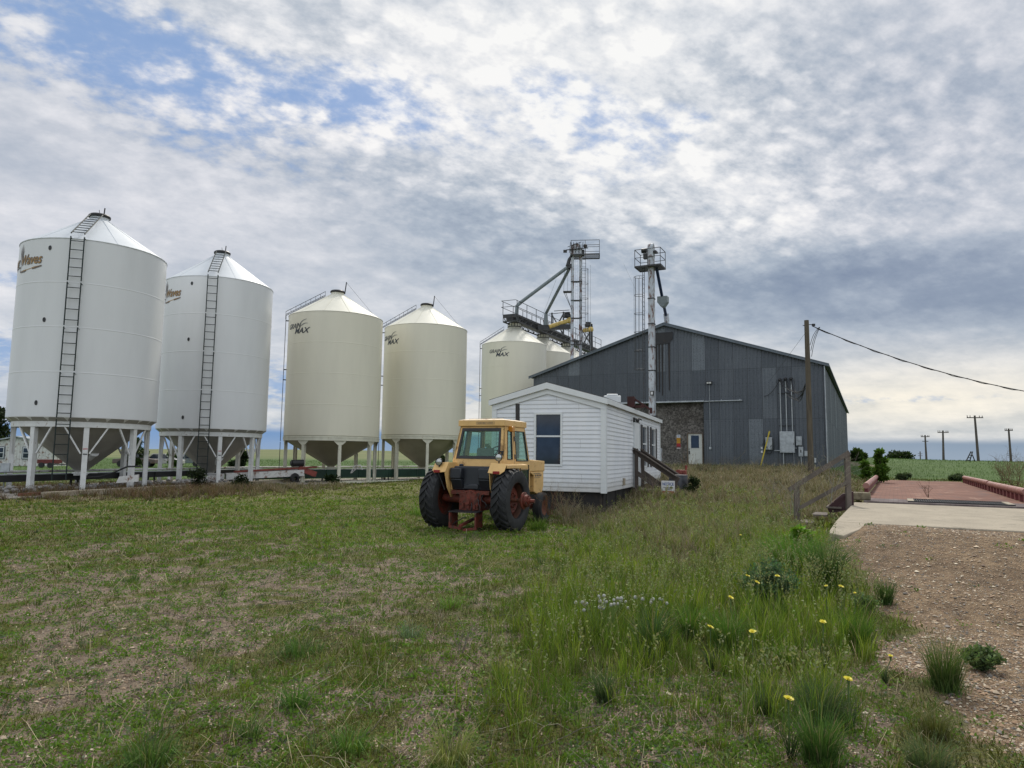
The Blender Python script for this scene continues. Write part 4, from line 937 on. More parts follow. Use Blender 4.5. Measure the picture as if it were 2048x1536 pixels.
mb.beam((-.85, -.40, H1 + .28), (.95, -.40, H1 + .42), .09, .06); mb.beam((-.75, -.36, H1 + .55), (.4, -.36, H1 + .95), .035)
mb.ball((.72, -.3, H1 + .62), .17); mb.box((-.95, -.3, H1 + .2), (.3, .2, .2)); mb.box((.55, -.2, H1 + .05), (.2, .3, .5)); mb.build('drive', M['black'], e1t)
guard_platform(e1t, (.72, .15), 2.35, 1.35, H1 - .15, 1.20, None, True, 5)
ladder_mb([(-.09, -.1, 6), (-.09, -.1, H1 - .2)], [(.09, -.1, 6), (.09, -.1, H1 - .2)], .3, .006, .008).build('ladder', M['galv'], e1t)
caged_ladder(e1t, (.55, .0), 6, H1 - .3, .30, 8.5, face=(.4, -1.))
mb = MB(); mb.tube([(-.35, 0, H1 - .1), (-.62, 0, H1 - .45), (-.72, 0, H1 - .9)], [.17, .15, .17], 12); mb.cyl((-.72, 0, H1 - .9), (-.72, 0, H1 - 1.15), .2, .14, n=12); mb.box((-.62, 0, H1 - 1.0), (.42, .3, .35)); mb.build('distributor', M['rail'], e1t)
def e1l(p):  # world -> elevator local
    q = Vector(p) - Vector((fx, fy, 1.2)); c, s_ = math.cos(.12), math.sin(.12); return Vector((q.x * c - q.y * s_, q.x * s_ + q.y * c, q.z))
sA = Vector((-.78, 0, H1 - 1.1)); sA2 = Vector((-.62, .1, H1 - 1.2))
d1 = e1l(aty(1041, 605, 57.9)); d1b = e1l(aty(1034, 612, 57.9)); d1c = e1l(aty(1033, 632, 57.9))
mb = MB(); mb.cyl(sA, d1, .145, n=14); mb.build('spout', M['greypipe'], e1t)
mb = MB(); mb.tube([d1, d1b, d1c], [.16, .15, .17], 12); mb.cyl(d1c, d1c - Vector((0, 0, .35)), .17, .26, n=12); mb.build('spout_elbow', M['greypipe'], e1t)
d2 = e1l(aty(1092, 627, 61.5)); mb = MB(); mb.cyl(sA2, d2, .135, n=14); mb.cyl(d2, d2 - Vector((.03, 0, 1.4)), .15, .25, n=12); mb.build('spout', M['greypipe'], e1t)
mb = MB(); mb.box((-.75, 0, H1 - 3.2), (.7, .6, .06)); mb.beam((-1.08, -.28, H1 - 3.2), (-.4, -.2, H1 - 4.7), .035); mb.beam((-.9, .28, H1 - 3.2), (-.4, .2, H1 - 4.7), .035)
for x_ in (-1.05, -.75): mb.beam((x_, -.25, H1 - 3.2), (x_ + .05, -.2, H1 - 1.2), .02)
mb.build('rest_platform', M['rail'], e1t, smooth=0)
mb = MB(); mb.cyl(e1l(aty(1247, 527, 57)), e1l(aty(1300, 640, 52)), .012, n=4); mb.cyl(e1l(aty(1181, 530, 57.3)), e1l(aty(1181, 700, 57.3)), .012, n=4); mb.cyl(e1l(aty(1112, 560, 57.5)), e1l(aty(1082, 640, 61)), .010, n=4); mb.build('guy_wire', M['galv'], e1t)
# ================================================================ CATWALK
ka, kb = Vector((-.25, 57.2, 0)), Vector((9.15, 76.4, 0)); kd = (kb - ka).normalized(); kn = Vector((kd.y, -kd.x, 0)); KL = (kb - ka).length; KZ = 12.72
ct = thing('catwalk', 'long black steel catwalk with railings over the three far cream silos', 'catwalk', (ka.x, ka.y, KZ), math.atan2(kd.y, kd.x))
wk = .62
mb = MB()
for sg in (-1, 1):
    mb.beam((0, sg * wk, .55), (KL, sg * wk, .55), .07, .16); mb.beam((0, sg * wk, .04), (KL, sg * wk, .04), .06, .10)
    n = int(KL / .55)
    for k in range(n): x0 = KL * k / n; x1 = KL * (k + 1) / n; mb.beam((x0, sg * wk, .06), (x0, sg * wk, .5), .04); mb.beam((x0, sg * wk, .06 if k % 2 else .5), (x1, sg * wk, .5 if k % 2 else .06), .045)
mb.beam((0, -wk, .5), (0, wk, .5), .08, .3); mb.beam((0, -wk, .04), (0, wk, .04), .06, .1); mb.beam((0, -.25, .1), (0, -.25, .5), .05); mb.beam((0, .25, .1), (0, .25, .5), .05)
mb.build('truss', M['rail'], ct, smooth=0)
mb = MB(); n = int(KL / .3)
for k in range(n): mb.box((KL * (k + .5) / n, 0, .60), (.16, 2 * wk, .04))
mb.box((KL / 2, 0, .30), (KL, .5, .34)); mb.build('deck', M['black'], ct, smooth=0)
mb = MB()
for sg in (-1, 1):
    for h in (.62, 1.15): mb.beam((-.3, sg * (wk + .03), .6 + h), (KL, sg * (wk + .03), .6 + h), .035)
    n = int(KL / 1.9)
    for k in range(n + 1): mb.beam((KL * k / n, sg * (wk + .03), .6), (KL * k / n, sg * (wk + .03), 1.75), .04)
for h in (.62, 1.15): mb.beam((-.3, -wk, .6 + h), (-.3, wk, .6 + h), .035)
mb.build('guard_rail', M['rail'], ct, smooth=0)
mb = MB()
for x_ in (10.4, 18.6):
    mb.beam((x_, -.6, .6), (x_, .6, 2.6), .10); mb.beam((x_, .6, .6), (x_, -.6, 2.6), .10)
    for sg in (-1, 1): mb.beam((x_, sg * .6, .6), (x_, sg * .6, 2.8), .12)
mb.build('support_frame', M['rail'], ct, smooth=0)
def motor_conv(u0, v0, u1, v1, y, lab, tube=True, extra=True):
    a, b = aty(u0, v0, y), aty(u1, v1, y + .4); rt = thing('transfer_auger', lab, 'auger', a, 0)
    d = b - a
    mb = MB(); mb.cyl((0, 0, 0), d, .20, n=14); mb.build('tube', M['yellowpipe'], rt)
    mb = MB(); mb.ball(d, .30, 12, 8, (1, 1, 1)); mb.build('gearbox', M['yellowpipe'], rt)
    mb = MB(); mb.cyl(d + Vector((-.5, -.05, .40)), d + Vector((.15, .1, .42)), .20, n=14); mb.box(d + Vector((-.2, 0, .62)), (.5, .3, .18)); mb.box(d + Vector((-.05, 0, .22)), (.3, .3, .2)); mb.build('motor', M['black'], rt)
    return rt, d
r1_, d_ = motor_conv(1098, 654, 1139, 641, 60.5, 'yellow transfer auger with black motor beside the far elevator legs')
mb = MB(); mb.beam((-1.0, 0, -.1), d_ + Vector((.2, 0, -.55)), .4, .42); mb.build('trough', M['rail'], r1_, smooth=0)
mb = MB(); mb.beam(aty(1108, 622, 60.5) - aty(1098, 654, 60.5), aty(1139, 620, 60.5) - aty(1098, 654, 60.5), .05); mb.beam(aty(1098, 628, 60.5) - aty(1098, 654, 60.5), aty(1139, 624, 60.5) - aty(1098, 654, 60.5), .05); mb.build('guard_rail', M['rail'], r1_, smooth=0)
r2_, d_ = motor_conv(1168, 661, 1181, 659, 66, 'short yellow auger and motor right of the far elevator legs, above the barn roof')
mb = MB(); mb.cyl(d_, d_ + Vector((.1, 0, -1.9)), .2, .16, n=12); mb.build('drop_pipe', M['rail'], r2_)
mb = MB(); mb.cyl((0, 0, 0), aty(1090, 640, 62) - aty(1092, 652, 62), .2, n=12); simple('spout_box', 'rusty box where the second grey spout meets the catwalk', 'box', mb, M['rust'], aty(1092, 652, 62), 0)

# ================================================================ WHITE MOBILE OFFICE
M['vinyl'] = mat('white_vinyl_siding', (.70, .725, .76), .45, var=.05, vs=1.3, dirt=(.55, .56, .55), dirt_amt=.12)
def vinyl():
    m, t, b = new_mat('white_vinyl_lap'); co = t.coord('Object'); x, y, z = t.xyz(co)
    n = t.noise(t.scale(co, 1, 1, .4), 1.6, 5, .6); n2 = t.noise(co, 7., 5, .7)
    c = t.mix(t.ss(n, .3, .7), (.70, .73, .77), (.78, .80, .82))
    c = t.mix(t.ss(z + (n2 - .5) * .5, .45, .0) * .55, c, (.40, .38, .33))
    c = t.mix(t.ss(n2, .66, .74) * .35, c, (.42, .42, .40))
    jx = t.math('ABSOLUTE', t.math('FRACT', (x + y + t.math('FLOOR', z / .227) * .61) / 2.4) - .5)
    c = t.mix(t.ss(jx, .4965, .499) * .5, c, (.30, .31, .33))
    t.put(b.inputs['Base Color'], c); b.inputs['Roughness'].default_value = .5; return m
M['vinyl'] = vinyl()
M['vinyl_trim'] = mat('white_trim', (.72, .75, .76), .5, var=.05)
M['shingle'] = mat('dark_shingles', (.055, .052, .05), .9, var=.4, vs=6, fine=.5)
M['skirt'] = mat('dark_skirting', (.020, .018, .018), .75, var=.5, vs=2.5, dirt=(.06, .045, .035), dirt_amt=.25, bump=.3)
M['weather_wood'] = mat('weathered_wood', (.085, .068, .058), .85, var=.45, vs=3, stretch=(1, 1, 1), fine=.3, bump=.4)
KH = 1.194   # the office is this much larger than the first survey assumed
HTH = .34; HW, HL = 3.06, 10.4; hcx, hcy = 2.395 * KH, 18.0 * KH; HZ = EYE + (.79 - EYE) * KH; HZ0 = .79
n_before_office = set(o.name for o in bpy.data.objects)
ht = thing('mobile_office', 'small white vinyl sided trailer office with shallow gable roof, right of the tractor', 'trailer office', (hcx, hcy, HZ), -HTH)
hh = 3.135 - HZ0; hp = 3.56 - HZ0      # local: corner at origin, wall runs to -x, length to +y
def hw_(x, y, z): c, s_ = math.cos(HTH), math.sin(HTH); x, y, z = x * KH, y * KH, z * KH; return Vector((hcx + x * c + y * s_, hcy - x * s_ + y * c, HZ + z))
def hwg(x, y, dz=0):
    p_ = hw_(x, y, 0); p_.z = TZ(p_.x, p_.y) + dz; return p_
lap = .1135
def lap_wall(mb, ptf, u0f, u1f, z0, z1):
    """clapboard: each course leans out 14 mm to a sharp lower lip"""
    z = z0
    while z < z1 - .005:
        za, zb_ = z, min(z + lap, z1)
        zm = za + lap * .16
        a0, a1 = u0f(za), u1f(za); b0, b1 = u0f(zb_), u1f(zb_)
        if a1 - a0 < .05: break
        P_ = [ptf(a0, -.004, za), ptf(a1, -.004, za), ptf(a1, -.018, za + .003), ptf(a0, -.018, za + .003), ptf(a0, -.018, za + .022), ptf(a1, -.018, za + .022), ptf(b1, -.002, zb_), ptf(b0, -.002, zb_)]
        mb.add(P_, [(0, 1, 2, 3), (3, 2, 5, 4), (4, 5, 6, 7)]); z += lap
pk = HW / 2
gab = lambda z: max(0, (z - hh) / (hp - hh)) * pk
mb = MB()
# end wall with window hole (x from -HW..0)
wx0, wx1, wz0, wz1 = -1.84, -1.17, .70, 2.0
front = lambda u, d, z: Vector((u, d, z))
WX0, WX1, WZ0, WZ1 = wx0, wx1, wz0, wz1
def band(z0, z1, a, b_):
    lap_wall(mb, front, a, b_, z0, z1)
nlap = int(round((hp) / lap))
z = 0
while z < hp - .02:
    z2 = min(z + lap, hp)
    mid_ = (z + z2) / 2
    l_ = lambda q: -HW + gab(q); r_ = lambda q: -gab(q)
    if WZ0 < mid_ < WZ1:
        band(z, z2, l_, lambda q: WX0); band(z, z2, lambda q: WX1, r_)
    else: band(z, z2, l_, r_)
    z = z2
# long side with doorway and two windows: y 0..HL at x=0
side = lambda u, d, z: Vector((-d, u, z))
holes = [(4.35, 5.25, 0, 2.02), (6.05, 6.95, .62, 1.95), (8.15, 9.05, .62, 1.95)]
z = 0
while z < hh - .02:
    z2 = min(z + lap, hh); mid_ = (z + z2) / 2
    u = 0
    for a, b_, c0, c1 in holes:
        if c0 < mid_ < c1: lap_wall(mb, side, lambda q, u=u: u, lambda q, a=a: a, z, z2); u = b_
    lap_wall(mb, side, lambda q, u=u: u, lambda q: HL, z, z2)
    z = z2
mb.build('siding', M['vinyl'], ht, smooth=0)
mb = MB(); mb.box((-HW / 2, .06, hh / 2), (HW - .02, .08, hh)); mb.box((-.06, HL / 2, hh / 2), (.08, HL - .02, hh)); mb.box((-HW + .04, HL / 2, hh / 2), (.08, HL - .02, hh)); mb.box((-HW / 2, HL - .04, hh / 2), (HW - .02, .08, hh)); mb.prism([(-HW, .02, hh), (0, .02, hh), (-HW / 2, .02, hp)], (0, .08, 0)); mb.build('wall', M['vinyl_trim'], ht, smooth=0)
mb = MB()
for x_ in (-.0, -HW): mb.box((x_ + (.012 if x_ == 0 else -.012) - (.045 if x_ == 0 else -.045), -.028, hh / 2 - .01), (.13, .03, hh + .02))
mb.box((.028, .045, hh / 2 - .01), (.03, .13, hh + .02)); mb.box((.028, HL - .04, hh / 2), (.03, .11, hh))
mb.build('corner_trim', M['vinyl_trim'], ht, smooth=0)
mb = MB(); ovh = .10; sl_ = (hp - hh) / pk
for sg in (-1, 1):
    xe = -HW / 2 + sg * (pk + ovh); ze2 = hh - sl_ * ovh
    mb.prism([(-HW / 2, -.10, hp + .06), (xe, -.10, ze2 + .06), (xe, -.10, ze2 + .09), (-HW / 2, -.10, hp + .09)], (0, HL + .2, 0))
mb.build('roof', M['shingle'], ht, smooth=0)
mb = MB()
for sg in (-1, 1):
    xe = -HW / 2 + sg * (pk + ovh); ze2 = hh - sl_ * ovh
    mb.prism([(-HW / 2, -.115, hp - .09), (xe, -.115, ze2 - .07), (xe, -.115, ze2 + .075), (-HW / 2, -.115, hp + .075)], (0, .03, 0))
    mb.prism([(-HW / 2, -.052, hp - .22), (xe - sg * .10, -.052, ze2 - .20), (xe - sg * .10, -.052, ze2 - .0), (-HW / 2, -.052, hp - .02)], (0, .03, 0))
    mb.box((xe, HL / 2, ze2 + .01), (.03, HL + .2, .13))
    mb.prism([(xe - sg * (ovh), -.08, ze2 - .0), (xe, -.08, ze2 - .05), (xe, -.08, ze2 - .035), (xe - sg * ovh, -.08, ze2 + .012)], (0, HL + .16, 0))
mb.build('fascia', M['vinyl_trim'], ht, smooth=0)
def hwindow(ptf, x0, x1, z0, z1, shutters=False):
    mb = MB(); f = .055
    def bxp(a, b_, d0, d1, c0, c1, mb_):
        P_ = [ptf(a, d0, c0), ptf(b_, d0, c0), ptf(b_, d1, c0), ptf(a, d1, c0), ptf(a, d0, c1), ptf(b_, d0, c1), ptf(b_, d1, c1), ptf(a, d1, c1)]
        mb_.add(P_, [(3, 2, 1, 0), (4, 5, 6, 7), (0, 1, 5, 4), (1, 2, 6, 5), (2, 3, 7, 6), (3, 0, 4, 7)])
    for a, b_, c0, c1 in ((x0 - f, x0, z0 - f, z1 + f), (x1, x1 + f, z0 - f, z1 + f), (x0, x1, z0 - f, z0), (x0, x1, z1, z1 + f)): bxp(a, b_, -.035, .06, c0, c1, mb)
    zm = z0 + (z1 - z0) * .56
    bxp(x0, x1, -.012, .04, zm - .022, zm + .022, mb)
    wo = mb.build('window', M['vinyl_trim'], ht, smooth=0)
    mb = MB(); bxp(x0, x1, .012, .02, z0, z1, mb); mb.build('pane', M['glass'], wo, smooth=0)
    if shutters:
        for a, b_ in ((x0 - f - .33, x0 - f - .02), (x1 + f + .02, x1 + f + .33)):
            mb = MB(); bxp(a, b_, -.045, -.02, z0 - .05, z1 + .05, mb); mb.build('shutter', M['black'] if 0 else mat('shutter_charcoal', (.045, .042, .045), .6, var=.1), wo, smooth=0)
hwindow(front, wx0, wx1, wz0, wz1)
hwindow(side, *holes[1], True); hwindow(side, *holes[2], True)
mb = MB(); mb.box((.02, 4.80, 1.0), (.06, .86, 2.0)); mb.box((.045, 4.80, 1.45), (.02, .6, .75)); mb.box((.045, 4.8, .5), (.02, .6, .6)); dd = mb.build('door', M['vinyl_trim'], ht, smooth=0)
mb = MB(); mb.ball((.09, 4.48, .95), .035); mb.build('handle', M['black'], dd)
mb = MB()
for a in (4.30, 5.30): mb.box((.03, a, 1.03), (.07, .07, 2.12))
mb.box((.03, 4.8, 2.07), (.07, 1.07, .07)); mb.build('door_frame', M['vinyl_trim'], ht, smooth=0)
mb = MB(); mb.box((.09, 3.98, 2.06), (.06, .10, .14)); mb.tube([(.1, 3.98, 2.08), (.22, 4.0, 2.10), (.30, 4.1, 2.06)], .02, 6); mb.ball((.2, 3.95, 2.04), .06); simple('wall_lamp', 'small black lamp on the long side of the trailer office beside its door', 'light', mb, M['black'], hw_(0, 0, 0), -HTH)
mb = MB(); mb.box((.03, 2.5, .2), (.07, .16, .2)); simple('electrical_box', 'tiny pale outlet box low on the long side of the trailer office', 'electrical box', mb, M['concrete'], hw_(0, 0, 0), -HTH, 0)
mb = MB(); mb.box((-HW / 2, .12, -.45), (HW - .1, .03, .90)); mb.box((-.10, HL / 2, -.45), (.03, HL - .3, .90)); mb.box((-HW + .1, HL / 2, -.45), (.03, HL - .3, .90))
for k in range(9): mb.box((-.078, .6 + 1.2 * k, -.45), (.012, .04, .9))
mb.box((-.12, .10, -.45), (.06, .06, .9)); mb.build('skirting', M['skirt'], ht, smooth=0)
# roof items
mb = MB(); mb.box((0, 0, .16), (.52, .42, .22)); mb.box((0, 0, .30), (.34, .34, .05)); mb.box((-.05, 0, .03), (.10, .3, .1)); simple('roof_vent', 'white box vent on the roof of the trailer office', 'roof vent', mb, M['vinyl_trim'], hw_(-.52, 3.6, hh + .16), -HTH + .2, 0, bevel=.02)
mb = MB(); mb.box((0, 0, .16), (.22, .2, .34)); mb.beam((.1, 0, .25), (.62, .1, -.10), .06, .06); mb.beam((-.5, 0, .0), (.4, .05, .02), .10, .08); mb.cyl((.6, .1, -.2), (.6, .1, -.02), .04, n=8); simple('roof_winch', 'rusty red bracket beside the white vent on the trailer roof', 'bracket', mb, mat('rust_bracket', (.06, .02, .018), .8, var=.4), hw_(-.02, 4.1, hh + .12), -HTH, 0)
# steps with wooden rails at the office door
st = thing('wooden_steps', 'dark weathered wooden steps with two handrails at the trailer office door', 'steps', hw_(.0, 4.3, -.0), -HTH)
gz0 = TZ(*hw_(2.0, 4.4, 0).xy) - HZ
for k in range(4):
    mb = MB(); mb.box((.33 + k * .29, .50, -.10 - k * .20), (.60 if k == 0 else .34, 1.1, .04)); mb.build('tread', M['concrete'] if k in (0, 3) else M['weather_wood'], st, smooth=0)
for yy in (-.10, 1.12):
    mb = MB(); mb.beam((.1, yy, -.2), (1.45, yy, -1.02), .045, .22); mb.build('stringer', M['weather_wood'], st, smooth=0)
    mb = MB()
    mb.box((.12, yy, .30), (.10, .10, 1.75)); mb.build('post', M['weather_wood'], st, smooth=0)
    mb = MB(); mb.box((1.30, yy, -.42), (.11, .11, 1.45)); mb.build('post', M['weather_wood'], st, smooth=0)
    mb = MB(); mb.beam((.02, yy, 1.13), (1.40, yy, .22), .05, .17, up=(0, 0, 1)); mb.beam((.02, yy - .07, 1.20), (1.34, yy - .07, .33), .10, .03); mb.build('handrail', M['weather_wood'], st, smooth=0)
    mb = MB(); mb.beam((.12, yy - .05, .44), (1.30, yy - .05, -.38), .04, .13); mb.build('mid_rail', M['weather_wood'], st, smooth=0)
mb = MB(); mb.box((0, 0, 0), (.40, .012, .54), mi=0); mb.box((0, -.009, -.10), (.36, .006, .12), mi=1); mb.box((0, -.009, -.22), (.36, .006, .06), mi=3); mb.box((0, -.009, -.255), (.36, .007, .015), mi=1)
w0 = text_mesh('NO', .10, 0, .004); mb.add([(x - w0[2] / 2, -.0135, y - .135) for x, y in w0[0]], w0[1], 0)
w0 = text_mesh('NOTICE', .12, 0, .003); s__ = .33 / w0[2]; mb.add([((x - w0[2] / 2) * s__, -.0075, y + .13) for x, y in w0[0]], w0[1], 2)
for k, (ww, zz) in enumerate(((.30, .07), (.16, .04), (.16, .01))): mb.box((0, -.009, zz), (ww, .006, .012), mi=4)
so_ = mb.build('notice_sign', [M['sticker'], M['sticker_red'], M['sticker_blue'], mat('decal_pink', (.55, .30, .30), .6, var=.1), M['text_dark']], None, smooth=0, loc=hw_(1.10, 4.02, -.06), rz=-HTH + .05)
tag(so_, 'white notice sign with red band hung on the office step railing', 'sign')
mb = MB(); mb.box((0, 0, 0), (.9, .05, .75)); simple('board', 'pale green board leaning beneath the office step rails', 'board', mb, mat('pale_green_board', (.17, .33, .27), .7, var=.15), hw_(1.0, 5.55, -.45), -HTH - .35, 0)
# junk behind the steps
mt_ = thing('garden_machine', 'rusty red engine driven garden machine behind the office steps', 'machine', hwg(1.30, 6.0, .12), -HTH); mt_.scale = (.75, .75, .75)
mb = MB(); mb.box((0, 0, .62), (.42, .4, .34)); mb.cyl((-.1, -.22, .68), (-.1, -.30, .68), .13, n=16); mb.cyl((.2, 0, .8), (.2, 0, 1.0), .05, n=10); mb.build('engine', M['redrust'], mt_, bevel=.02)
mb = MB(); mb.beam((-.45, -.2, .42), (.5, -.2, .36), .07); mb.beam((-.45, .2, .42), (.5, .2, .36), .07); mb.prism([(-.2, -.3, .42), (.42, -.3, .40), (.5, -.3, .26), (-.15, -.3, .28)], (0, .6, 0)); mb.build('chassis', mat('orange_paint', (.42, .10, .03), .6, var=.3), mt_, smooth=0)
for x_ in (-.35, .4):
    mb = MB(); mb.lathe([(.08, -.06), (.2, -.07), (.23, 0), (.2, .07), (.08, .06)], 18, Matrix.Translation((x_, -.33, .2)) @ Matrix.Rotation(R(90), 4, 'X')); mb.build('wheel', M['rubber'], mt_)
mb = MB(); mb.cyl((0, 0, 0), (0, 0, .62), .29, n=22); mb.cyl((0, 0, .62), (0, 0, .64), .30, n=22); simple('barrel', 'grey metal drum standing at the foot of the office steps', 'barrel', mb, mat('scuffed_drum', (.10, .105, .12), .4, .5, var=.35, vs=4), hwg(1.30, 5.0, -.05), 0)

for o in bpy.data.objects:
    if o.name not in n_before_office and o.parent is None: o.scale = [q * KH for q in o.scale]
# ================================================================ UTILITY POLES AND CABLE
def wood_tube(mb, z1, r0, r1, n=14, lean=(0, 0)):
    k = 8; mb.tube([(lean[0] * i / k, lean[1] * i / k, -.3 + (z1 + .3) * i / k) for i in range(k + 1)], [r0 + (r1 - r0) * i / k for i in range(k + 1)], n)
M['pole'] = mat('weathered_pole_wood', (.105, .088, .062), .85, var=.4, vs=3, stretch=(3, 3, .25), bump=.4)
pz = TZ(15.33, 36.0); up_ = thing('utility_pole', 'brown wooden service pole standing before the barn corner', 'utility pole', (15.33, 36.0, pz), 0)
mb = MB(); wood_tube(mb, 8.92 - pz, .155, .115); mb.build('pole', M['pole'], up_, smooth=50)
mb = MB(); zt = 8.7 - pz; mb.cyl((.1, 0, zt), (.34, 0, zt), .02, n=6); mb.box((.36, 0, zt - .02), (.14, .10, .12)); mb.cyl((-.12, 0, zt - .05), (-.2, 0, zt - .05), .02, n=6); mb.build('bracket', M['black'], up_)
mb = MB(); mb.box((.17, -.12, .75), (.09, .06, .24)); mb.build('pole_box', M['galv'], up_, smooth=0)
top = Vector((15.33 + .3, 36.0, 8.62)); end_ = aty(2048, 763, 34.0); far_ = top + (end_ - top) * 1.35
def sag(a, b, s_, n=24): return [a.lerp(b, i / n) - Vector((0, 0, s_ * 4 * (i / n) * (1 - i / n))) for i in range(n + 1)]
pts = sag(top, far_, .62, 40); pts = [p - Vector(top) for p in pts]
mb = MB(); mb.tube(pts, .022, 6); mb.tube([p + Vector((0, .03 * math.sin(i * 1.7), .035 * math.cos(i * 1.7) - .02)) for i, p in enumerate(pts)], .018, 5)
simple('power_cable', 'thick black service cable sagging from the pole to the right', 'cable', mb, M['black'], top)
mb = MB()
for k in range(3):
    q0 = Vector((.35, 0, -.05)); q1 = Vector((-.17, -.05 - .02 * k, -1.1 - .3 * k)); mb.tube([q0.lerp(q1, f) + Vector((.13 * math.sin(f * math.pi) * -.3 + (.02 * k), 0, .14 * math.sin(f * math.pi * .8))) for f in np.linspace(0, 1, 9)], .014, 5)
simple('power_cable', 'three thin black drip loops at the top of the service pole', 'cable', mb, M['black'], top)
mb = MB(); wh = [barn_w(x_, -.25, 5.60) for x_ in (7.52, 7.86, 8.20)]; pp = Vector((15.33 - .12, 36.1, 1.7 + (918 - 772) / 1400 * 36))
for i in range(6):
    a_ = wh[i % 3]; b_ = pp + Vector((0, 0, .12 * (i % 3) - .1)); mb.tube([p - pp for p in sag(a_, b_, .45 + .14 * i, 14)], .022, 5)
a_ = wh[0]; b_ = barn_w(6.5, -.12, 4.55); mb.tube([p - pp for p in sag(a_, b_, .25, 8)], .022, 5)
simple('power_cable', 'bundle of black wires looping from the wall conduits to the service pole', 'cable', mb, M['black'], pp)
mb = MB(); mb.cyl(Vector((-.18, 0, -.1)), barn_w(6.9, 2, 6.3 + 1.2) - top if 0 else Vector((-1.2, 3.0, -2.6)), .008, n=4); simple('guy_wire', 'thin wire slanting down from the service pole top to the barn roof', 'wire', mb, M['black'], top)
M['farpole'] = mat('distant_pole_wood', (.10, .085, .075), .9, var=.2)
for i, (ut, vt, ub, vb, arm, dbl) in enumerate(((1949, 831, 1957, 923, 35, 0), (1886, 861, 1887, 921, 23, 0), (1850, 870, 1853, 921, 18, 1), (2017, 857, 2022, 920, 17, 0))):
    y_ = (105, 120, 135, 118)[i]; b_ = aty(ub, vb, y_); t_ = aty(ut, vt, y_); g_ = TZ(b_.x, b_.y)
    rt = thing('utility_pole', ('tallest leaning power pole in the right field', 'straight power pole with wide crossarm, left of the tallest leaning one', 'power pole with two crossarms, closest to the barn of the far ones', 'slim power pole at the right edge of the view')[i], 'utility pole', (b_.x, b_.y, g_), .15, 'power poles across the right field')
    L = t_ - b_; L.z = t_.z - g_; mb = MB(); wood_tube(mb, L.z, .20, .13, 8, (L.x, 0)); mb.build('pole', M['farpole'], rt, smooth=50)
    aw = arm * y_ / 1400; mb = MB(); mb.beam((L.x - aw / 2 * 1.9 / 2 * 1.05, 0, L.z - .35), (L.x + aw / 2 * 1.05, 0, L.z - .30), .14, .14)
    for k in (-.48, -.3, .3, .48): mb.cyl((L.x + aw * k, 0, L.z - .3), (L.x + aw * k, 0, L.z), .05, n=6)
    mb.build('crossarm', M['farpole'], rt, smooth=0)
    if dbl: mb = MB(); mb.beam((L.x - aw * .35, 0, L.z - 1.2), (L.x + aw * .35, 0, L.z - 1.2), .12, .12); mb.build('crossarm', M['farpole'], rt, smooth=0)
for i, (u_, v0, v1, arm) in enumerate(((1717, 901, 921, 10), (1841, 903, 922, 9), (2021, 904, 920, 12))):
    y_ = 330; b_ = aty(u_, v1, y_); h = (v1 - v0) / 1400 * y_
    rt = thing('utility_pole', ('tiny distant pole on the horizon right beside the barn', 'tiny distant pole on the horizon below the double crossarm pole', 'tiny distant pole behind the slim pole at the right edge')[i], 'utility pole', (b_.x, b_.y, b_.z - 3), 0, 'tiny poles on the horizon')
    mb = MB(); mb.cyl((0, 0, 0), (0, 0, h + 3), .28, .2, n=6); mb.build('pole', M['farpole'], rt); mb = MB()
    for q in (.75, .55): mb.box((0, 0, 3 + h * q), (arm / 1400 * y_, .2, .2))
    mb.build('crossarm', M['farpole'], rt, smooth=0)
y_ = 95; a_ = aty(1942, 903, y_); b_ = aty(1934, 922, y_)
rt = thing('ladder_frame', 'dark steel ladder frame propped up in the field by the tallest far pole', 'ladder', (b_.x, b_.y, TZ(b_.x, b_.y)), 0)
k_ = y_ / 1400
ladder_mb([(-.15, 0, 0), (9 * k_, 0, 20 * k_)], [(.55, .3, 0), (15 * k_, .3, 20 * k_)], .33, .05, .07).build('ladder', M['black'], rt)
mb = MB(); mb.beam((12 * k_, .1, 14 * k_), (20 * k_, .4, 0), .09); mb.build('prop', M['black'], rt, smooth=0)

# ================================================================ WEIGHBRIDGE
def checker():
    m, t, b = new_mat('checker_plate_red'); co = t.coord('Object'); x, y, z = t.xyz(co)
    n = t.noise(co, .9, 6, .65); n2 = t.noise(t.scale(co, 1, .3, 1), 2.4, 5, .6)
    red = t.mix(t.ss(n, .3, .7), (.15, .068, .048), (.25, .125, .088)); red = t.mix(t.ss(n2, .55, .75) * .8, red, (.13, .095, .09)); red = t.mix(t.ss(n2, .42, .3) * .5, red, (.40, .27, .20))
    steel = t.mix(t.ss(n2, .35, .7), (.12, .095, .095), (.20, .175, .17))
    c = t.mix(t.ss(y + (n - .5) * .5, 8.0, 8.3), steel, red)
    gx_ = t.math('ABSOLUTE', t.math('FRACT', x * 9.) - .5); gy_ = t.math('ABSOLUTE', t.math('FRACT', y * 9.) - .5)
    k = t.math('MAXIMUM', t.ss(gx_, .40, .46), t.ss(gy_, .40, .46))
    c = t.mix(k * .30, c, (.07, .04, .035))
    t.put(b.inputs['Base Color'], c); b.inputs['Roughness'].default_value = .8; b.inputs['Specular IOR Level'].default_value = .2; return m
wt = thing('weighbridge', 'truck weighbridge with pale concrete apron and red chequered steel deck', 'weighbridge', (P0[0], P0[1], 0), -STH)
QW = 3.95
mb = MB(); mb.box((QW / 2, 3.27, SLABZ / 2 - .2), (QW, 6.54, SLABZ + .4)); mb.prism([(0, 0, SLABZ - .004), (.50, 0, SLABZ - .004), (.42, -.9, SLABZ - .03), (.22, -1.5, SLABZ - .09), (-.02, -1.25, SLABZ - .08)], (0, 0, -.9)); mb.build('concrete_apron', M['concrete'], wt, smooth=0, bevel=.02)
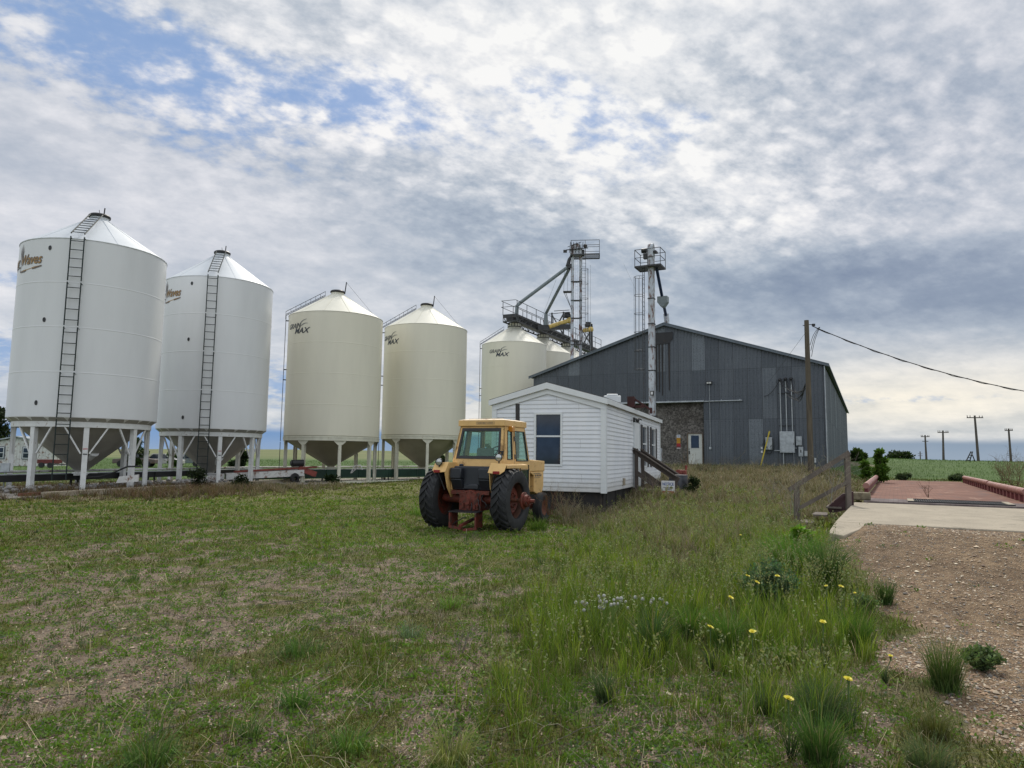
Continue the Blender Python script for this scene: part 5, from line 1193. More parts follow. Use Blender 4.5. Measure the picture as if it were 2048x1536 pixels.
mb = MB(); mb.box((QW / 2 + .05, 6.545 + 11.3, SLABZ + .02 - .09), (3.62, 22.6, .22)); mb.build('deck', checker(), wt, smooth=0)
mb = MB(); mb.box((QW / 2, 17.9, .2), (3.5, 22.5, .6)); mb.build('frame', mat('maroon_paint', (.10, .022, .025), .55, var=.3, vs=2, dirt=(.06, .03, .025), dirt_amt=.3), wt, smooth=0)
mb = MB(); g0, g1, r0_, r1_ = 1.35, 3.30, 6.85, 8.05; zg = SLABZ + .041
mb.box(((g0 + g1) / 2, (r0_ + r1_) / 2, zg + .003), (g1 - g0, r1_ - r0_, .006))
grt = mb.build('grate', mat('grate_dark', (.012, .012, .013), .6, var=.3), wt, smooth=0)
mb = MB()
for k in range(38): f = g0 + (g1 - g0) * (k + .5) / 38; mb.box((f, (r0_ + r1_) / 2, zg + .014), (.010, r1_ - r0_, .016))
for k in range(9): f = r0_ + (r1_ - r0_) * (k + .5) / 9; mb.box(((g0 + g1) / 2, f, zg + .013), (g1 - g0, .012, .012))
mb.build('bars', M['rail'], grt, smooth=0)
mb = MB()
for a, b_, c, d in ((g0 - .14, g0, r0_ - .02, r1_ + .02), (g1, g1 + .14, r0_ - .02, r1_ + .02)): mb.box(((a + b_) / 2, (c + d) / 2, zg + .016), (b_ - a, d - c, .03))
mb.build('rim', M['concrete'], grt, smooth=0)
mb = MB(); mb.box(((g0 + g1) / 2, r0_ - .045, zg + .016), (g1 - g0 + .28, .05, .03)); mb.box(((g0 + g1) / 2, r1_ + .045, zg + .016), (g1 - g0 + .28, .05, .03)); mb.build('rim', M['black'], grt, smooth=0)
pinkpipe = mat('sun_bleached_red_pipe', (.33, .16, .13), .5, var=.2, vs=2, dirt=(.22, .05, .045), dirt_amt=.4)
maroon = mat('maroon_curb', (.13, .02, .022), .55, var=.25, vs=2)
mb = MB(); mb.cyl((.16, 10.2, SLABZ + .31), (.16, 26.5, SLABZ + .31), .09, n=16); rl1 = mb.build('curb_rail', pinkpipe, wt)
mb = MB(); mb.box((.16, 18.35, SLABZ + .17), (.10, 16.2, .16)); mb.build('curb_base', maroon, wt, smooth=0)
for (a, b_) in ((8.6, 16.6), (16.9, 27.2)):
    mb = MB(); mb.cyl((QW - .05, a, SLABZ + .32), (QW - .05, b_, SLABZ + .30), .09, n=16); rl2 = mb.build('curb_rail', pinkpipe, wt)
    mb = MB(); n = int((b_ - a) / .8)
    mb.box((QW - .05, (a + b_) / 2, SLABZ + .24), (.09, b_ - a, .05))
    for k in range(n + 1): mb.box((QW - .05, a + (b_ - a) * k / n, SLABZ + .13), (.12, .26, .2))
    mb.build('curb_base', maroon, wt, smooth=0)
mb = MB(); mb.box((0, 0, 0), (.44, .34, .20)); simple('timber_block', 'short weathered timber block on the left edge of the weighbridge', 'timber', mb, mat('pale_timber', (.20, .17, .11), .9, var=.4, vs=5, bump=.5), slab_pt(7.0, .12, SLABZ + .14), -STH + .35, 0, bevel=.03)
# stair with brown rail beside the apron
A_ = Vector((8.12, 17.0, 0)); B_ = Vector((7.08, 17.55, 0)); ga = TZ(A_.x, A_.y)
rs = thing('stair_rail', 'brown wooden stair railing left of the weighbridge apron', 'railing', (A_.x, A_.y, 0), 0)
zA, zB = 1.92, 1.10; dAB = (B_ - A_)
wd_ = mat('brown_stair_wood', (.15, .125, .105), .85, var=.35, vs=4, bump=.3, fine=.25)
mb = MB(); mb.box((0, 0, (zA - .1) / 2 - .1), (.12, .10, zA + .1)); mb.build('post', wd_, rs, smooth=0, bevel=.012)
mb = MB(); mb.box(dAB + Vector((.02, 0, (zB - .06) / 2)), (.12, .10, zB - .06)); mb.build('post', wd_, rs, smooth=0, bevel=.012)
ext = dAB * 1.16
mb = MB(); za_, zb_2 = zA + .0, zA + (zB - zA) * 1.16
mb.beam((.04, -.02, za_), ext + Vector((0, -.02, zb_2)), .11, .035); mb.beam((.04, -.08, za_ - .05), ext + Vector((0, -.08, zb_2 - .05)), .035, .08); mb.build('handrail', wd_, rs, smooth=0)
mb = MB(); mb.beam((0, -.08, zA - .72), dAB + Vector((0, -.08, zB - .62)), .035, .09); mb.build('mid_rail', wd_, rs, smooth=0)
mb = MB(); mb.prism([(.1, -.05, .95), (-.12, .05, .88), (-.30, .12, .70), (-.42, .2, .55), (-.36, .2, .40), (.1, -.05, .55)], (0, .04, 0)); mb.build('stringer', mat('maroon_stringer', (.055, .022, .025), .7, var=.3), rs, smooth=0)
for k in range(3): mb = MB(); mb.box((-.1 - .3 * k, .5 + .12 * k, .55 - .2 * k), (.34, .9, .04), rot=(0, 0, -STH)); mb.build('tread', wd_, rs, smooth=0)
# ================================================================ TRACTOR
M['tyellow'] = mat('tractor_yellow', (.74, .47, .18), .5, var=.10, vs=2.2, dirt=(.24, .13, .06), dirt_amt=.22)
M['tyellow_pale'] = mat('tractor_pale_roof', (.76, .60, .40), .5, var=.15, vs=3, dirt=(.22, .08, .05), dirt_amt=.30)
M['tred'] = mat('tractor_red', (.155, .030, .016), .65, var=.3, vs=5, dirt=(.05, .03, .02), dirt_amt=.5)  # red darkened to put the shadow at the tractor's rear into the colour
M['tblack'] = mat('tank_black_plastic', (.020, .023, .030), .38, var=.25, vs=2)
M['cab_in'] = mat('cab_interior', (.09, .10, .09), .8, var=.3)
M['seat'] = mat('seat_vinyl', (.22, .22, .17), .6, var=.2)
def tinted():
    m = bpy.data.materials.new('tinted_cab_glass'); m.use_nodes = True; t = NT(m.node_tree); m.node_tree.nodes.clear()
    tr = t.node('ShaderNodeBsdfTransparent', {0: (.58, .80, .74, 1)}); gl = t.node('ShaderNodeBsdfGlossy', {0: (.75, .9, .85, 1), 'Roughness': .04})
    df = t.node('ShaderNodeBsdfDiffuse', {0: (.22, .36, .30, 1)})
    fr = t.node('ShaderNodeFresnel', {0: 1.5}); m1 = t.node('ShaderNodeMixShader', {0: fr.outputs[0], 1: tr.outputs[0], 2: gl.outputs[0]})
    n = t.noise(t.coord('Object'), 4., 4); m2 = t.node('ShaderNodeMixShader', {0: t.lin(n, .3, .7, .08, .20), 1: m1.outputs[0], 2: df.outputs[0]})
    t.node('ShaderNodeOutputMaterial', {0: m2.outputs[0]}); return m
M['tint'] = tinted()
PHI = R(25); TX, TY = -.855, 17.0; TG = TZ(TX, TY) - .02
tr = thing('tractor', 'old yellow cab tractor with black fuel tank, parked rear towards the camera', 'tractor', (TX, TY, TG), -PHI); tr.scale = (.944, .944, .944)
RW, RT, RWD, TR_ = .775, .775, .44, 1.01
def tyre(mb, Rr, wd, rim, lugs, lh=.045):
    """axis along local X, centred on origin"""
    h = wd / 2
    prof = [(rim, -h * .82), (rim + .05, -h * .95), (Rr * .80, -h), (Rr * .93, -h * .93), (Rr - lh, -h * .72), (Rr - lh * .8, 0), (Rr - lh, h * .72), (Rr * .93, h * .93), (Rr * .80, h), (rim + .05, h * .95), (rim, h * .82)]
    mb.lathe(prof, 56, Matrix.Rotation(R(90), 4, 'Y'), close=True)
    def pt(a, x, r): return Vector((x, math.cos(a) * r, math.sin(a) * r))
    for sd in (-1, 1):
        for k in range(lugs):
            a0 = 2 * math.pi * (k + (.5 if sd > 0 else 0)) / lugs
            st = []
            for i in range(5):
                f = i / 4; x = sd * h * (-.06 + 1.04 * f); a = a0 + (.36 * f - .05 * f * f) * 1.0
                ro = Rr - (.0 if f < .8 else .05 * (f - .8) / .2 * 1.5); ri = Rr - lh * 1.7 - (.06 if f > .9 else 0)
                wa = (.034 + .014 * f) / Rr
                st.append([pt(a - wa * 1.25, x, ri), pt(a - wa, x, ro), pt(a + wa, x, ro), pt(a + wa * 1.25, x, ri)])
            vs = [p for s_ in st for p in s_]; fs = []
            for i in range(4):
                for j in range(3): q = i * 4 + j; fs.append((q, q + 1, q + 5, q + 4) if sd > 0 else (q + 4, q + 5, q + 1, q))
            fs += [(3, 2, 1, 0) if sd > 0 else (0, 1, 2, 3), (16, 17, 18, 19) if sd > 0 else (19, 18, 17, 16)]
            mb.add(vs, fs)
for sg in (-1, 1):
    whl = bpy.data.objects.new('rear_wheel', None); COL.objects.link(whl); whl.parent = tr; whl.location = (sg * TR_, 0, RW)
    mb = MB(); tyre(mb, RT, RWD, .44, 23); mb.build('tyre', M['rubber'], whl, smooth=40)
    mb = MB(); mx = Matrix.Rotation(R(90), 4, 'Y')
    mb.lathe([(.445, -.19), (.46, -.17), (.43, -.13), (.41, -.02), (.43, .10), (.46, .17), (.445, .19)], 40, mx); mb.build('rim', M['rust'] if 0 else mat('rim_dark_red', (.085, .035, .02), .7, var=.4, vs=4), whl)
    mb = MB(); xo = sg * .02
    mb.lathe([(.001, 0), (.26, .01), (.30, .03), (.30, -.03), (.001, -.03)], 32, Matrix.Translation((xo, 0, 0)) @ mx); mb.lathe([(.30, .0), (.41, sg * -.05), (.41, sg * -.07), (.30, -.02)], 32, Matrix.Translation((xo, 0, 0)) @ mx)
    for k in range(9): a = 2 * math.pi * k / 9; mb.cyl((xo + sg * .02, .17 * math.cos(a), .17 * math.sin(a)), (xo + sg * .06, .17 * math.cos(a), .17 * math.sin(a)), .02, n=6)
    mb.build('disc', M['tred'], whl)
    mb = MB(); mb.cyl((xo, 0, 0), (sg * .42, 0, 0), .05, n=16); mb.build('axle_shaft', M['rust'], whl)
    if sg > 0:
        mb = MB(); mb.lathe([(.001, .34), (.21, .34), (.215, .37), (.20, .38), (.11, .39), (.15, .40), (.15, .47), (.10, .48), (.10, .52), (.001, .52)], 28, mx)
        for k in range(8): a = 2 * math.pi * k / 8; mb.cyl((.47, .12 * math.cos(a), .12 * math.sin(a)), (.50, .12 * math.cos(a), .12 * math.sin(a)), .016, n=6)
        mb.cyl((.5, 0, 0), (.64, 0, 0), .05, n=14); mb.build('dual_hub', M['tred'], whl)
for sg in (-1, 1):
    whl = bpy.data.objects.new('front_wheel', None); COL.objects.link(whl); whl.parent = tr; whl.location = (sg * .68, 2.78, .42)
    mb = MB(); mx = Matrix.Rotation(R(90), 4, 'Y'); mb.lathe([(.22, -.10), (.36, -.13), (.42, -.08), (.43, 0), (.42, .08), (.36, .13), (.22, .10)], 36, mx, close=True); mb.build('tyre', M['rubber'], whl)
    mb = MB(); mb.lathe([(.001, .03), (.12, .03), (.22, .09), (.23, -.09), (.001, -.03)], 28, mx); mb.build('rim', M['rust'], whl)
# ---- chassis, axle housing, drawbar
mb = MB(); mb.cyl((-TR_ + .1, 0, RW), (-.3, 0, RW), .10, .13, n=16); mb.cyl((.3, 0, RW), (TR_ - .1, 0, RW), .13, .10, n=16)
mb.box((0, -.02, .72), (.62, .50, .46)); mb.box((0, .5, .75), (.50, .8, .45)); mb.box((0, 1.8, .72), (.38, 2.0, .35)); mb.box((0, 2.78, .45), (1.2, .14, .14))
mb.build('chassis', M['tred'], tr, smooth=30, bevel=.015)
mb = MB(); mx = Matrix.Translation((0, -.30, .72)) @ Matrix.Rotation(R(90), 4, 'X')
mb.lathe([(.001, .07), (.10, .07), (.11, .04), (.27, .03), (.29, -.02), (.29, -.10)], 28, mx)
mb.prism([(-.24, -.30, .80), (.24, -.30, .80), (.26, -.30, .52), (-.26, -.30, .52)], (0, -.03, 0))
for k in range(10): a = 2 * math.pi * k / 10; mb.cyl((.24 * math.cos(a), -.33, .72 + .24 * math.sin(a)), (.24 * math.cos(a), -.36, .72 + .24 * math.sin(a)), .017, n=6)
mb.cyl((0, -.36, .72), (0, -.42, .72), .07, n=16); mb.beam((0, -.345, .82), (0, -.345, .55), .06, .04); mb.box((-.15, -.35, .62), (.06, .05, .12)); mb.box((.17, -.35, .60), (.06, .05, .10))
mb.build('gear_housing', M['tred'], tr, smooth=35)
mb = MB()
for sg in (-1, 1): mb.prism([(sg * .35, -.28, .48), (sg * .35, -.62, .46), (sg * .35, -.62, .12), (sg * .35, -.28, .10)], (.025, 0, 0)); mb.beam((sg * .36, -.62, .46), (sg * .36, -.62, .08), .04, .05)
mb.beam((-.36, -.62, .12), (.0, -.66, .08), .08, .06); mb.beam((.38, -.60, .10), (.05, -.7, .06), .08, .06); mb.beam((0, 0, .28), (.02, -.80, .16), .09, .05)
mb.build('drawbar_frame', M['tred'], tr, smooth=0)
mb = MB(); mb.prism([(-.40, -.26, .49), (.40, -.26, .49), (.40, -.66, .47), (-.40, -.66, .47)], (0, 0, .018)); mb.tube([(-.45, -.5, .05), (-.2, -.65, .22), (.05, -.7, .35), (.12, -.68, .36)], .012, 6); mb.build('hitch_shelf', M['black'], tr, smooth=0)
mb = MB()
rr_ = random.Random(9)
for k in range(7):
    x0 = rr_.uniform(.05, .5); p = Vector((x0, -.30, .92)); pts = [p]
    for i in range(5): p = p + Vector((rr_.uniform(-.06, .08), rr_.uniform(-.03, .02), -rr_.uniform(.03, .12))); pts.append(p)
    mb.tube(pts, .011, 5)
mb.build('hydraulic_hose', M['black'], tr)
# ---- fuel tank
mb = MB(); mb.M = Matrix.Translation((0, 0, 1.0 - .92 * 1.15)) @ Matrix.Diagonal((1, 1, 1.15, 1))
def tank(x, y, z): return Vector((x, y, z))
T0 = [(-.60, 1.28), (-.52, 1.44), (.52, 1.44), (.60, 1.28), (.54, .92), (-.54, .92)]
mb.prism([(x, -.18, z) for x, z in T0], (0, .38, 0)); 
for sg in (-1, 1):
    mb.prism([(sg * .575, -.17, 1.27), (sg * .50, -.17, 1.41), (sg * .20, -.17, 1.41), (sg * .30, -.17, .96), (sg * .53, -.17, .94)] if sg > 0 else [(sg * .53, -.17, .94), (sg * .30, -.17, .96), (sg * .20, -.17, 1.41), (sg * .50, -.17, 1.41), (sg * .575, -.17, 1.27)], (0, -.0, 0)) if 0 else None
    a, b_ = sorted((sg * .57, sg * .24)); mb.prism([(a if sg < 0 else a, -.16, 1.40), (b_, -.16, 1.40), (b_ * (1 if sg > 0 else 1), -.16, 1.16), (a, -.16, 1.16)], (0, -.17, 0))
    mb.prism([(a, -.33, 1.16), (b_, -.33, 1.16), (b_ * .97, -.18, .94), (a * .97, -.18, .94)], (0, .14, 0))
mb.prism([(-.20, -.18, 1.05), (.20, -.18, 1.05), (.22, -.18, .93), (-.22, -.18, .93)], (0, -.06, 0)); mb.cyl((-.40, -.02, 1.43), (-.40, -.02, 1.49), .06, n=16)
mb.build('fuel_tank', M['tblack'], tr, smooth=30, bevel=.035)
mb = MB(); mb.box((0, -.10, .965), (1.08, .30, .05)); mb.box((0, -.26, .93), (1.08, .03, .07)); mb.build('tank_strap', M['tred'], tr, smooth=0)
mb = MB(); mb.tube([(-.60, -.19, 1.62), (-.62, -.20, 1.42), (-.56, -.20, 1.0)], .012, 6); mb.build('tank_edge', M['tyellow'], tr)
# ---- fenders
for sg in (-1, 1):
    f = lambda x, y, z: Vector((sg * x, y, z)); fl = 1 if sg > 0 else -1
    def pan(pts, th):
        p = [f(*q) for q in pts]
        if sg < 0: p = p[::-1]
        return p
    mb = MB()
    # flat top shelf, sloped rear face, inner splash plate
    mb.prism(pan([(.60, -.32, 1.66), (1.02, -.30, 1.62), (.98, 1.05, 1.62), (.62, 1.10, 1.66)], 0), (0, 0, .03))
    mb.prism(pan([(.60, -.32, 1.70), (.60, -.50, 1.45), (.92, -.50, 1.41), (1.02, -.44, 1.49), (1.02, -.30, 1.66)], 0), (0, .03, 0))
    mb.prism(pan([(.62, -.47, 1.46), (.60, -.36, 1.05), (.60, -.16, .80), (.60, .5, .80), (.60, 1.05, .9), (.60, 1.1, 1.67), (.60, -.32, 1.68)], 0), (sg * .025, 0, 0))
    mb.prism(pan([(1.02, -.30, 1.64), (.98, 1.05, 1.64), (.98, 1.05, 1.56), (1.02, -.30, 1.56)], 0), (sg * .02, 0, 0))
    fd = mb.build('fender', M['tyellow'], tr, smooth=0, bevel=.008)
    mb = MB(); mb.box((sg * .84, -.512, 1.46), (.17, .05, .07)); mb.build('tail_lamp', mat('tail_lamp_red', (.28, .012, .01), .25, var=.1), fd, smooth=0, bevel=.01)
    mb = MB(); mb.cyl((sg * .80, -.50, 1.42), (sg * .66, -.40, 1.0), .016, n=6); mb.build('lamp_wire', M['black'], fd)
    hx = .72 if sg > 0 else .84; hz = 1.83 if sg > 0 else 1.70; hy = -.15 if sg > 0 else -.42
    mb = MB(); mb.lathe([(.085, .0), (.095, -.015), (.095, .04), (.05, .09), (.001, .10)], 24, Matrix.Translation((sg * hx, hy, hz)) @ Matrix.Rotation(R(-90), 4, 'X')); mb.cyl((sg * hx, hy + .04, hz - .08), (sg * hx, hy + .04, hz - .16), .02, n=8); hl = mb.build('work_lamp', M['black'], tr)
    mb = MB(); mb.lathe([(.001, .022), (.05, .016), (.083, .0)], 24, Matrix.Translation((sg * hx, hy, hz)) @ Matrix.Rotation(R(90), 4, 'X')); mb.build('lens', mat('lamp_glass', (.55, .56, .54), .12, .6, var=.1), hl)
# ---- cab
zb0, zt0 = 1.50, 2.635
def cp(x, y, z):   # cab shape taper: x in -1..1, y in 0 (rear)..1 (front)
    f = (z - 1.66) / (zt0 - 1.66); hw_c = .745 + (.645 - .745) * max(0, f) if f > 0 else .745
    yr = .10 + (.34 - .10) * max(0, f); yf = 1.78 + (1.62 - 1.78) * max(0, f)
    return Vector((x * hw_c, yr + (yf - yr) * y, z))
def cab_panel(mb, P4, th=.045, inset=None):
    mb.prism(P4, th)
def quad_frame(mb, fn, u0, u1, v0, v1, holes, nrm, th):
    """flat panel in (u,v) with rectangular holes, extruded by nrm*th"""
    us = sorted({u0, u1, *[q for h in holes for q in h[:2]]}); vs_ = sorted({v0, v1, *[q for h in holes for q in h[2:]]})
    for i in range(len(us) - 1):
        for j in range(len(vs_) - 1):
            um, vm = (us[i] + us[i + 1]) / 2, (vs_[j] + vs_[j + 1]) / 2
            if any(h[0] < um < h[1] and h[2] < vm < h[3] for h in holes): continue
            mb.prism([fn(us[i], vs_[j]), fn(us[i + 1], vs_[j]), fn(us[i + 1], vs_[j + 1]), fn(us[i], vs_[j + 1])], Vector(nrm) * th)
rearf = lambda u, z: cp(u, 0, z)
wz0c, wz1c = 1.80, 2.57
cabo = None
mb = MB()
quad_frame(mb, rearf, -1, 1, 1.50, zt0, [(-.86, .84, wz0c, wz1c)], (0, 1, 0), .04)
for k in range(7): p = cp(-.75 + k * .25, 0, 1.56); mb.ball(p + Vector((0, -.005, 0)), .012, 6, 4)
mb.box((0, .02, 1.50), (1.36, .16, .10))
sides = {}
for sg in (-1, 1):
    sf = lambda y, z, sg=sg: cp(sg, y, z)
    quad_frame(mb, sf, 0, 1, 1.50, zt0, [(.14, .32, 1.78, 2.52), (.47, .93, 1.74, 2.52)], (-sg, 0, 0), .04)
    quad_frame(mb, sf, .42, 1, .95, 1.50, [(.62, .94, 1.02, 1.62)], (-sg, 0, 0), .04)
ff = lambda u, z: cp(u, 1, z)
quad_frame(mb, ff, -1, 1, 1.20, zt0, [(-.88, -.10, 1.72, 2.54), (.10, .88, 1.72, 2.54)], (0, -1, 0), .04)
mb.build('cab_frame', M['tyellow'], tr, smooth=0)
mb = MB()
c_ = [cp(-1, 0, zt0) + Vector((-.03, -.07, -.0)), cp(1, 0, zt0) + Vector((.03, -.07, 0)), cp(1, 1, zt0) + Vector((.03, .06, 0)), cp(-1, 1, zt0) + Vector((-.03, .06, 0))]
top = [p + Vector((-.0 * p.x, 0, .155)) for p in c_]; mid_ = [Vector((p.x * .80, .98 + (p.y - .98) * .80, p.z + .035)) for p in top]
mb.add(c_ + top, [(3, 2, 1, 0), (0, 1, 5, 4), (1, 2, 6, 5), (2, 3, 7, 6), (3, 0, 4, 7)])
rf = mb.build('roof', M['tyellow'], tr, smooth=0, bevel=.012)
mb = MB(); mb.add(top + mid_, [(0, 1, 5, 4), (1, 2, 6, 5), (2, 3, 7, 6), (3, 0, 4, 7), (4, 5, 6, 7)])
for y_ in (.55, 1.0, 1.4): mb.beam((-.5, y_, zt0 + .20), (.5, y_, zt0 + .20), .05, .012)
mb.build('roof_panel', M['tyellow_pale'], rf, smooth=0)
# lettering above the rear window
w0 = text_mesh('ENVIRONMENT CONTROL', .042, 0, .0012); wl = .46 / w0[2]
mb = MB(); yy = c_[0].y - .004; mb.add([((x - w0[2] / 2) * wl + .13, yy, y * 1.0 + zt0 + .062) for x, y in w0[0]], w0[1])
for z_ in (.045, .108): mb.box((.13, yy, zt0 + z_), (.52, .004, .005))
for x_ in (-.13, .39): mb.box((x_, yy, zt0 + .0765), (.005, .004, .064))
mb.build('lettering', M['text_brown'], rf, smooth=0)
# rear window: black rubber frame + tinted pane
mb = MB(); off = Vector((0, -.012, 0))
def framebar(mb, fn, u0, u1, v0, v1, t_u, t_v, off, th):
    for a, b_, c, d in ((u0, u0 + t_u, v0, v1), (u1 - t_u, u1, v0, v1), (u0 + t_u, u1 - t_u, v0, v0 + t_v), (u0 + t_u, u1 - t_u, v1 - t_v, v1)):
        mb.prism([fn(a, c) + off, fn(b_, c) + off, fn(b_, d) + off, fn(a, d) + off], th)
framebar(mb, rearf, -.88, .86, wz0c - .015, wz1c + .015, .085, .075, off, Vector((0, .05, 0)))
rw = mb.build('rear_window', M['black'], tr, smooth=0)
mb = MB(); o2 = Vector((0, .012, 0)); mb.add([rearf(-.80, wz0c) + o2, rearf(.80, wz0c) + o2, rearf(.80, wz1c) + o2, rearf(-.80, wz1c) + o2], [(0, 1, 2, 3)]); mb.build('pane', M['tint'], rw, smooth=0)
mb = MB(); p = rearf(.93, 1.98); mb.box(p + Vector((0, -.04, 0)), (.12, .05, .035)); mb.box(p + Vector((.02, -.03, -.05)), (.05, .04, .08)); mb.build('latch', M['black'], rw, smooth=0)
for sg in (-1, 1):
    sf = lambda y, z, sg=sg: cp(sg, y, z)
    for (y0, y1, z0, z1, nm) in ((.13, .33, 1.77, 2.53, 'quarter_window'), (.46, .94, 1.73, 2.53, 'door_window'), (.61, .95, 1.01, 1.63, 'lower_window')):
        mb = MB(); framebar(mb, sf, y0, y1, z0, z1, .016, .022, Vector((sg * .012, 0, 0)), Vector((-sg * .05, 0, 0))); wo = mb.build(nm, M['black'], tr, smooth=0)
        mb = MB(); o2 = Vector((-sg * .01, 0, 0)); q = [sf(y0 + .01, z0 + .01) + o2, sf(y1 - .01, z0 + .01) + o2, sf(y1 - .01, z1 - .01) + o2, sf(y0 + .01, z1 - .01) + o2]; mb.add(q, [(0, 1, 2, 3)]); mb.build('pane', M['tint'], wo, smooth=0)
    mb = MB(); mb.beam(sf(.40, 1.55) + Vector((sg * .004, 0, 0)), sf(.40, zt0) + Vector((sg * .004, 0, 0)), .012); mb.beam(sf(.425, 1.52) + Vector((sg * .004, 0, 0)), sf(.985, 1.52) + Vector((sg * .004, 0, 0)), .010)
    for z_ in (1.85, 2.32): mb.box(sf(.42, z_) + Vector((sg * .015, 0, 0)), (.03, .05, .12))
    mb.build('door_seam', M['text_brown'], tr, smooth=0)
mb = MB()
for u0, u1 in ((-.88, -.10), (.10, .88)): mb.add([ff(u0, 1.72), ff(u1, 1.72), ff(u1, 2.54), ff(u0, 2.54)], [(0, 1, 2, 3)])
mb.build('windscreen', M['tint'], tr, smooth=0)
mb = MB(); mb.box((.66, .80, 2.60 - .02), (.10, .10, .03)); bc = Vector((.715, .62, 2.56)); mb.box(bc, (.13, .13, .13)); mb.build('warning_lamp', mat('amber_lens', (.50, .20, .015), .25, var=.2), tr, smooth=0, bevel=.03)
# interior
mb = MB(); mb.box((0, .95, 1.15), (1.3, 1.5, .04)); mb.box((0, .30, 1.45), (1.25, .3, .30)); mb.box((-.5, .9, 1.45), (.2, 1.0, .4)); mb.box((0, 1.55, 1.60), (.9, .25, .30)); mb.build('cab_floor', M['cab_in'], tr, smooth=0)
mb = MB(); mb.box((0, .78, 1.55), (.52, .50, .14)); mb.box((0, .55, 1.84), (.50, .12, .46)); mb.build('seat', M['seat'], tr, smooth=0, bevel=.05)
mb = MB(); mb.cyl((.05, 1.42, 1.6), (.05, 1.22, 2.0), .03, n=10)
ring = [Vector((.05, 1.2, 2.02)) + Vector((.21 * math.cos(a), .21 * math.sin(a) * .8, .21 * math.sin(a) * .55)) for a in np.linspace(0, 2 * math.pi, 25)]
mb.tube(ring, .016, 6, False); mb.beam(ring[0], ring[12], .02); mb.beam(ring[6], ring[18], .02); mb.build('steering_wheel', M['black'], tr)
# ---- hood, engine, nose
mb = MB(); mb.prism([(-.37, 1.76, 1.70), (.37, 1.76, 1.70), (.36, 3.62, 1.62), (-.36, 3.62, 1.62)], (0, 0, .10) if 0 else (0, 0, .0)) if 0 else None
def hbox(mb, x, y0, y1, z00, z01, z10, z11):
    mb.add([(-x, y0, z00), (x, y0, z00), (x, y1, z10), (-x, y1, z10), (-x, y0, z01), (x, y0, z01), (x, y1, z11), (-x, y1, z11)], [(3, 2, 1, 0), (4, 5, 6, 7), (0, 1, 5, 4), (1, 2, 6, 5), (2, 3, 7, 6), (3, 0, 4, 7)])
hbox(mb, .40, 1.80, 3.70, 1.42, 1.80, 1.42, 1.73); mb.build('hood', M['tyellow'], tr, smooth=0, bevel=.03)
mb = MB(); mb.prism([(.395, 2.55, 1.42), (.395, 3.62, 1.42), (.395, 3.62, 1.0), (.395, 3.50, .78), (.395, 3.2, .76), (.395, 2.9, .84), (.395, 2.9, 1.30)], (-.79, 0, 0)); mb.build('nose', M['tyellow'], tr, smooth=0, bevel=.02)
mb = MB(); mb.box((.402, 3.1, 1.37), (.006, .5, .012))
for k in range(4): mb.box((.402, 3.0 + k * .13, 1.31), (.006, .07, .055))
mb.box((.402, 3.12, 1.25), (.006, .4, .010)); mb.build('lettering', M['text_brown'], tr, smooth=0)
mb = MB(); mb.cyl((.36, 2.05, 1.62), (.405, 2.05, 1.62), .085, n=18); mb.build('air_intake', M['black'], tr)
mb = MB(); mb.box((0, 2.3, 1.12), (.55, 1.1, .62)); mb.cyl((.30, 2.0, 1.1), (.30, 2.5, 1.1), .09, n=12); mb.box((.25, 2.2, .86), (.2, .5, .3)); mb.build('engine', M['rust'], tr, smooth=20)
mb = MB(); mb.cyl((.10, 2.35, 1.75), (.10, 2.35, 2.72), .055, n=16); mb.cyl((.10, 2.35, 2.70), (.10, 2.33, 3.36), .062, n=16); mb.lathe([(.064, 0), (.07, .02)], 16, Matrix.Translation((.10, 2.33, 3.34))); mb.build('exhaust_pipe', M['black'], tr)
mb = MB(); mb.box((.66, 1.5, .62), (.30, .42, .04)); mb.box((.66, 1.5, .95), (.26, .36, .03)); mb.beam((.58, 1.35, .6), (.58, 1.35, 1.2), .04); mb.build('step', M['rust'], tr, smooth=0)
# ================================================================ VEGETATION
def foliage_mat(name, trans=.35, rough=.65):
    m = bpy.data.materials.new(name); m.use_nodes = True; t = NT(m.node_tree); m.node_tree.nodes.clear()
    a = t.node('ShaderNodeAttribute', attribute_name='col'); n = t.noise(t.coord('Object'), 2.3, 3)
    c = t.mix(t.ss(n, .3, .7), t.mix(1., a.outputs['Color'], (.78, .80, .75), 'MULTIPLY'), a.outputs['Color'])
    p = t.node('ShaderNodeBsdfPrincipled', {'Base Color': c, 'Roughness': rough, 'Specular IOR Level': .25})
    tl = t.node('ShaderNodeBsdfTranslucent', {0: t.mix(1., c, (1.1, 1.15, .7), 'MULTIPLY')})
    mx = t.node('ShaderNodeMixShader', {0: trans, 1: p.outputs[0], 2: tl.outputs[0]})
    t.node('ShaderNodeOutputMaterial', {0: mx.outputs[0]}); return m
FOL = foliage_mat('foliage'); FOLD = foliage_mat('dry_stalks', .15, .8)
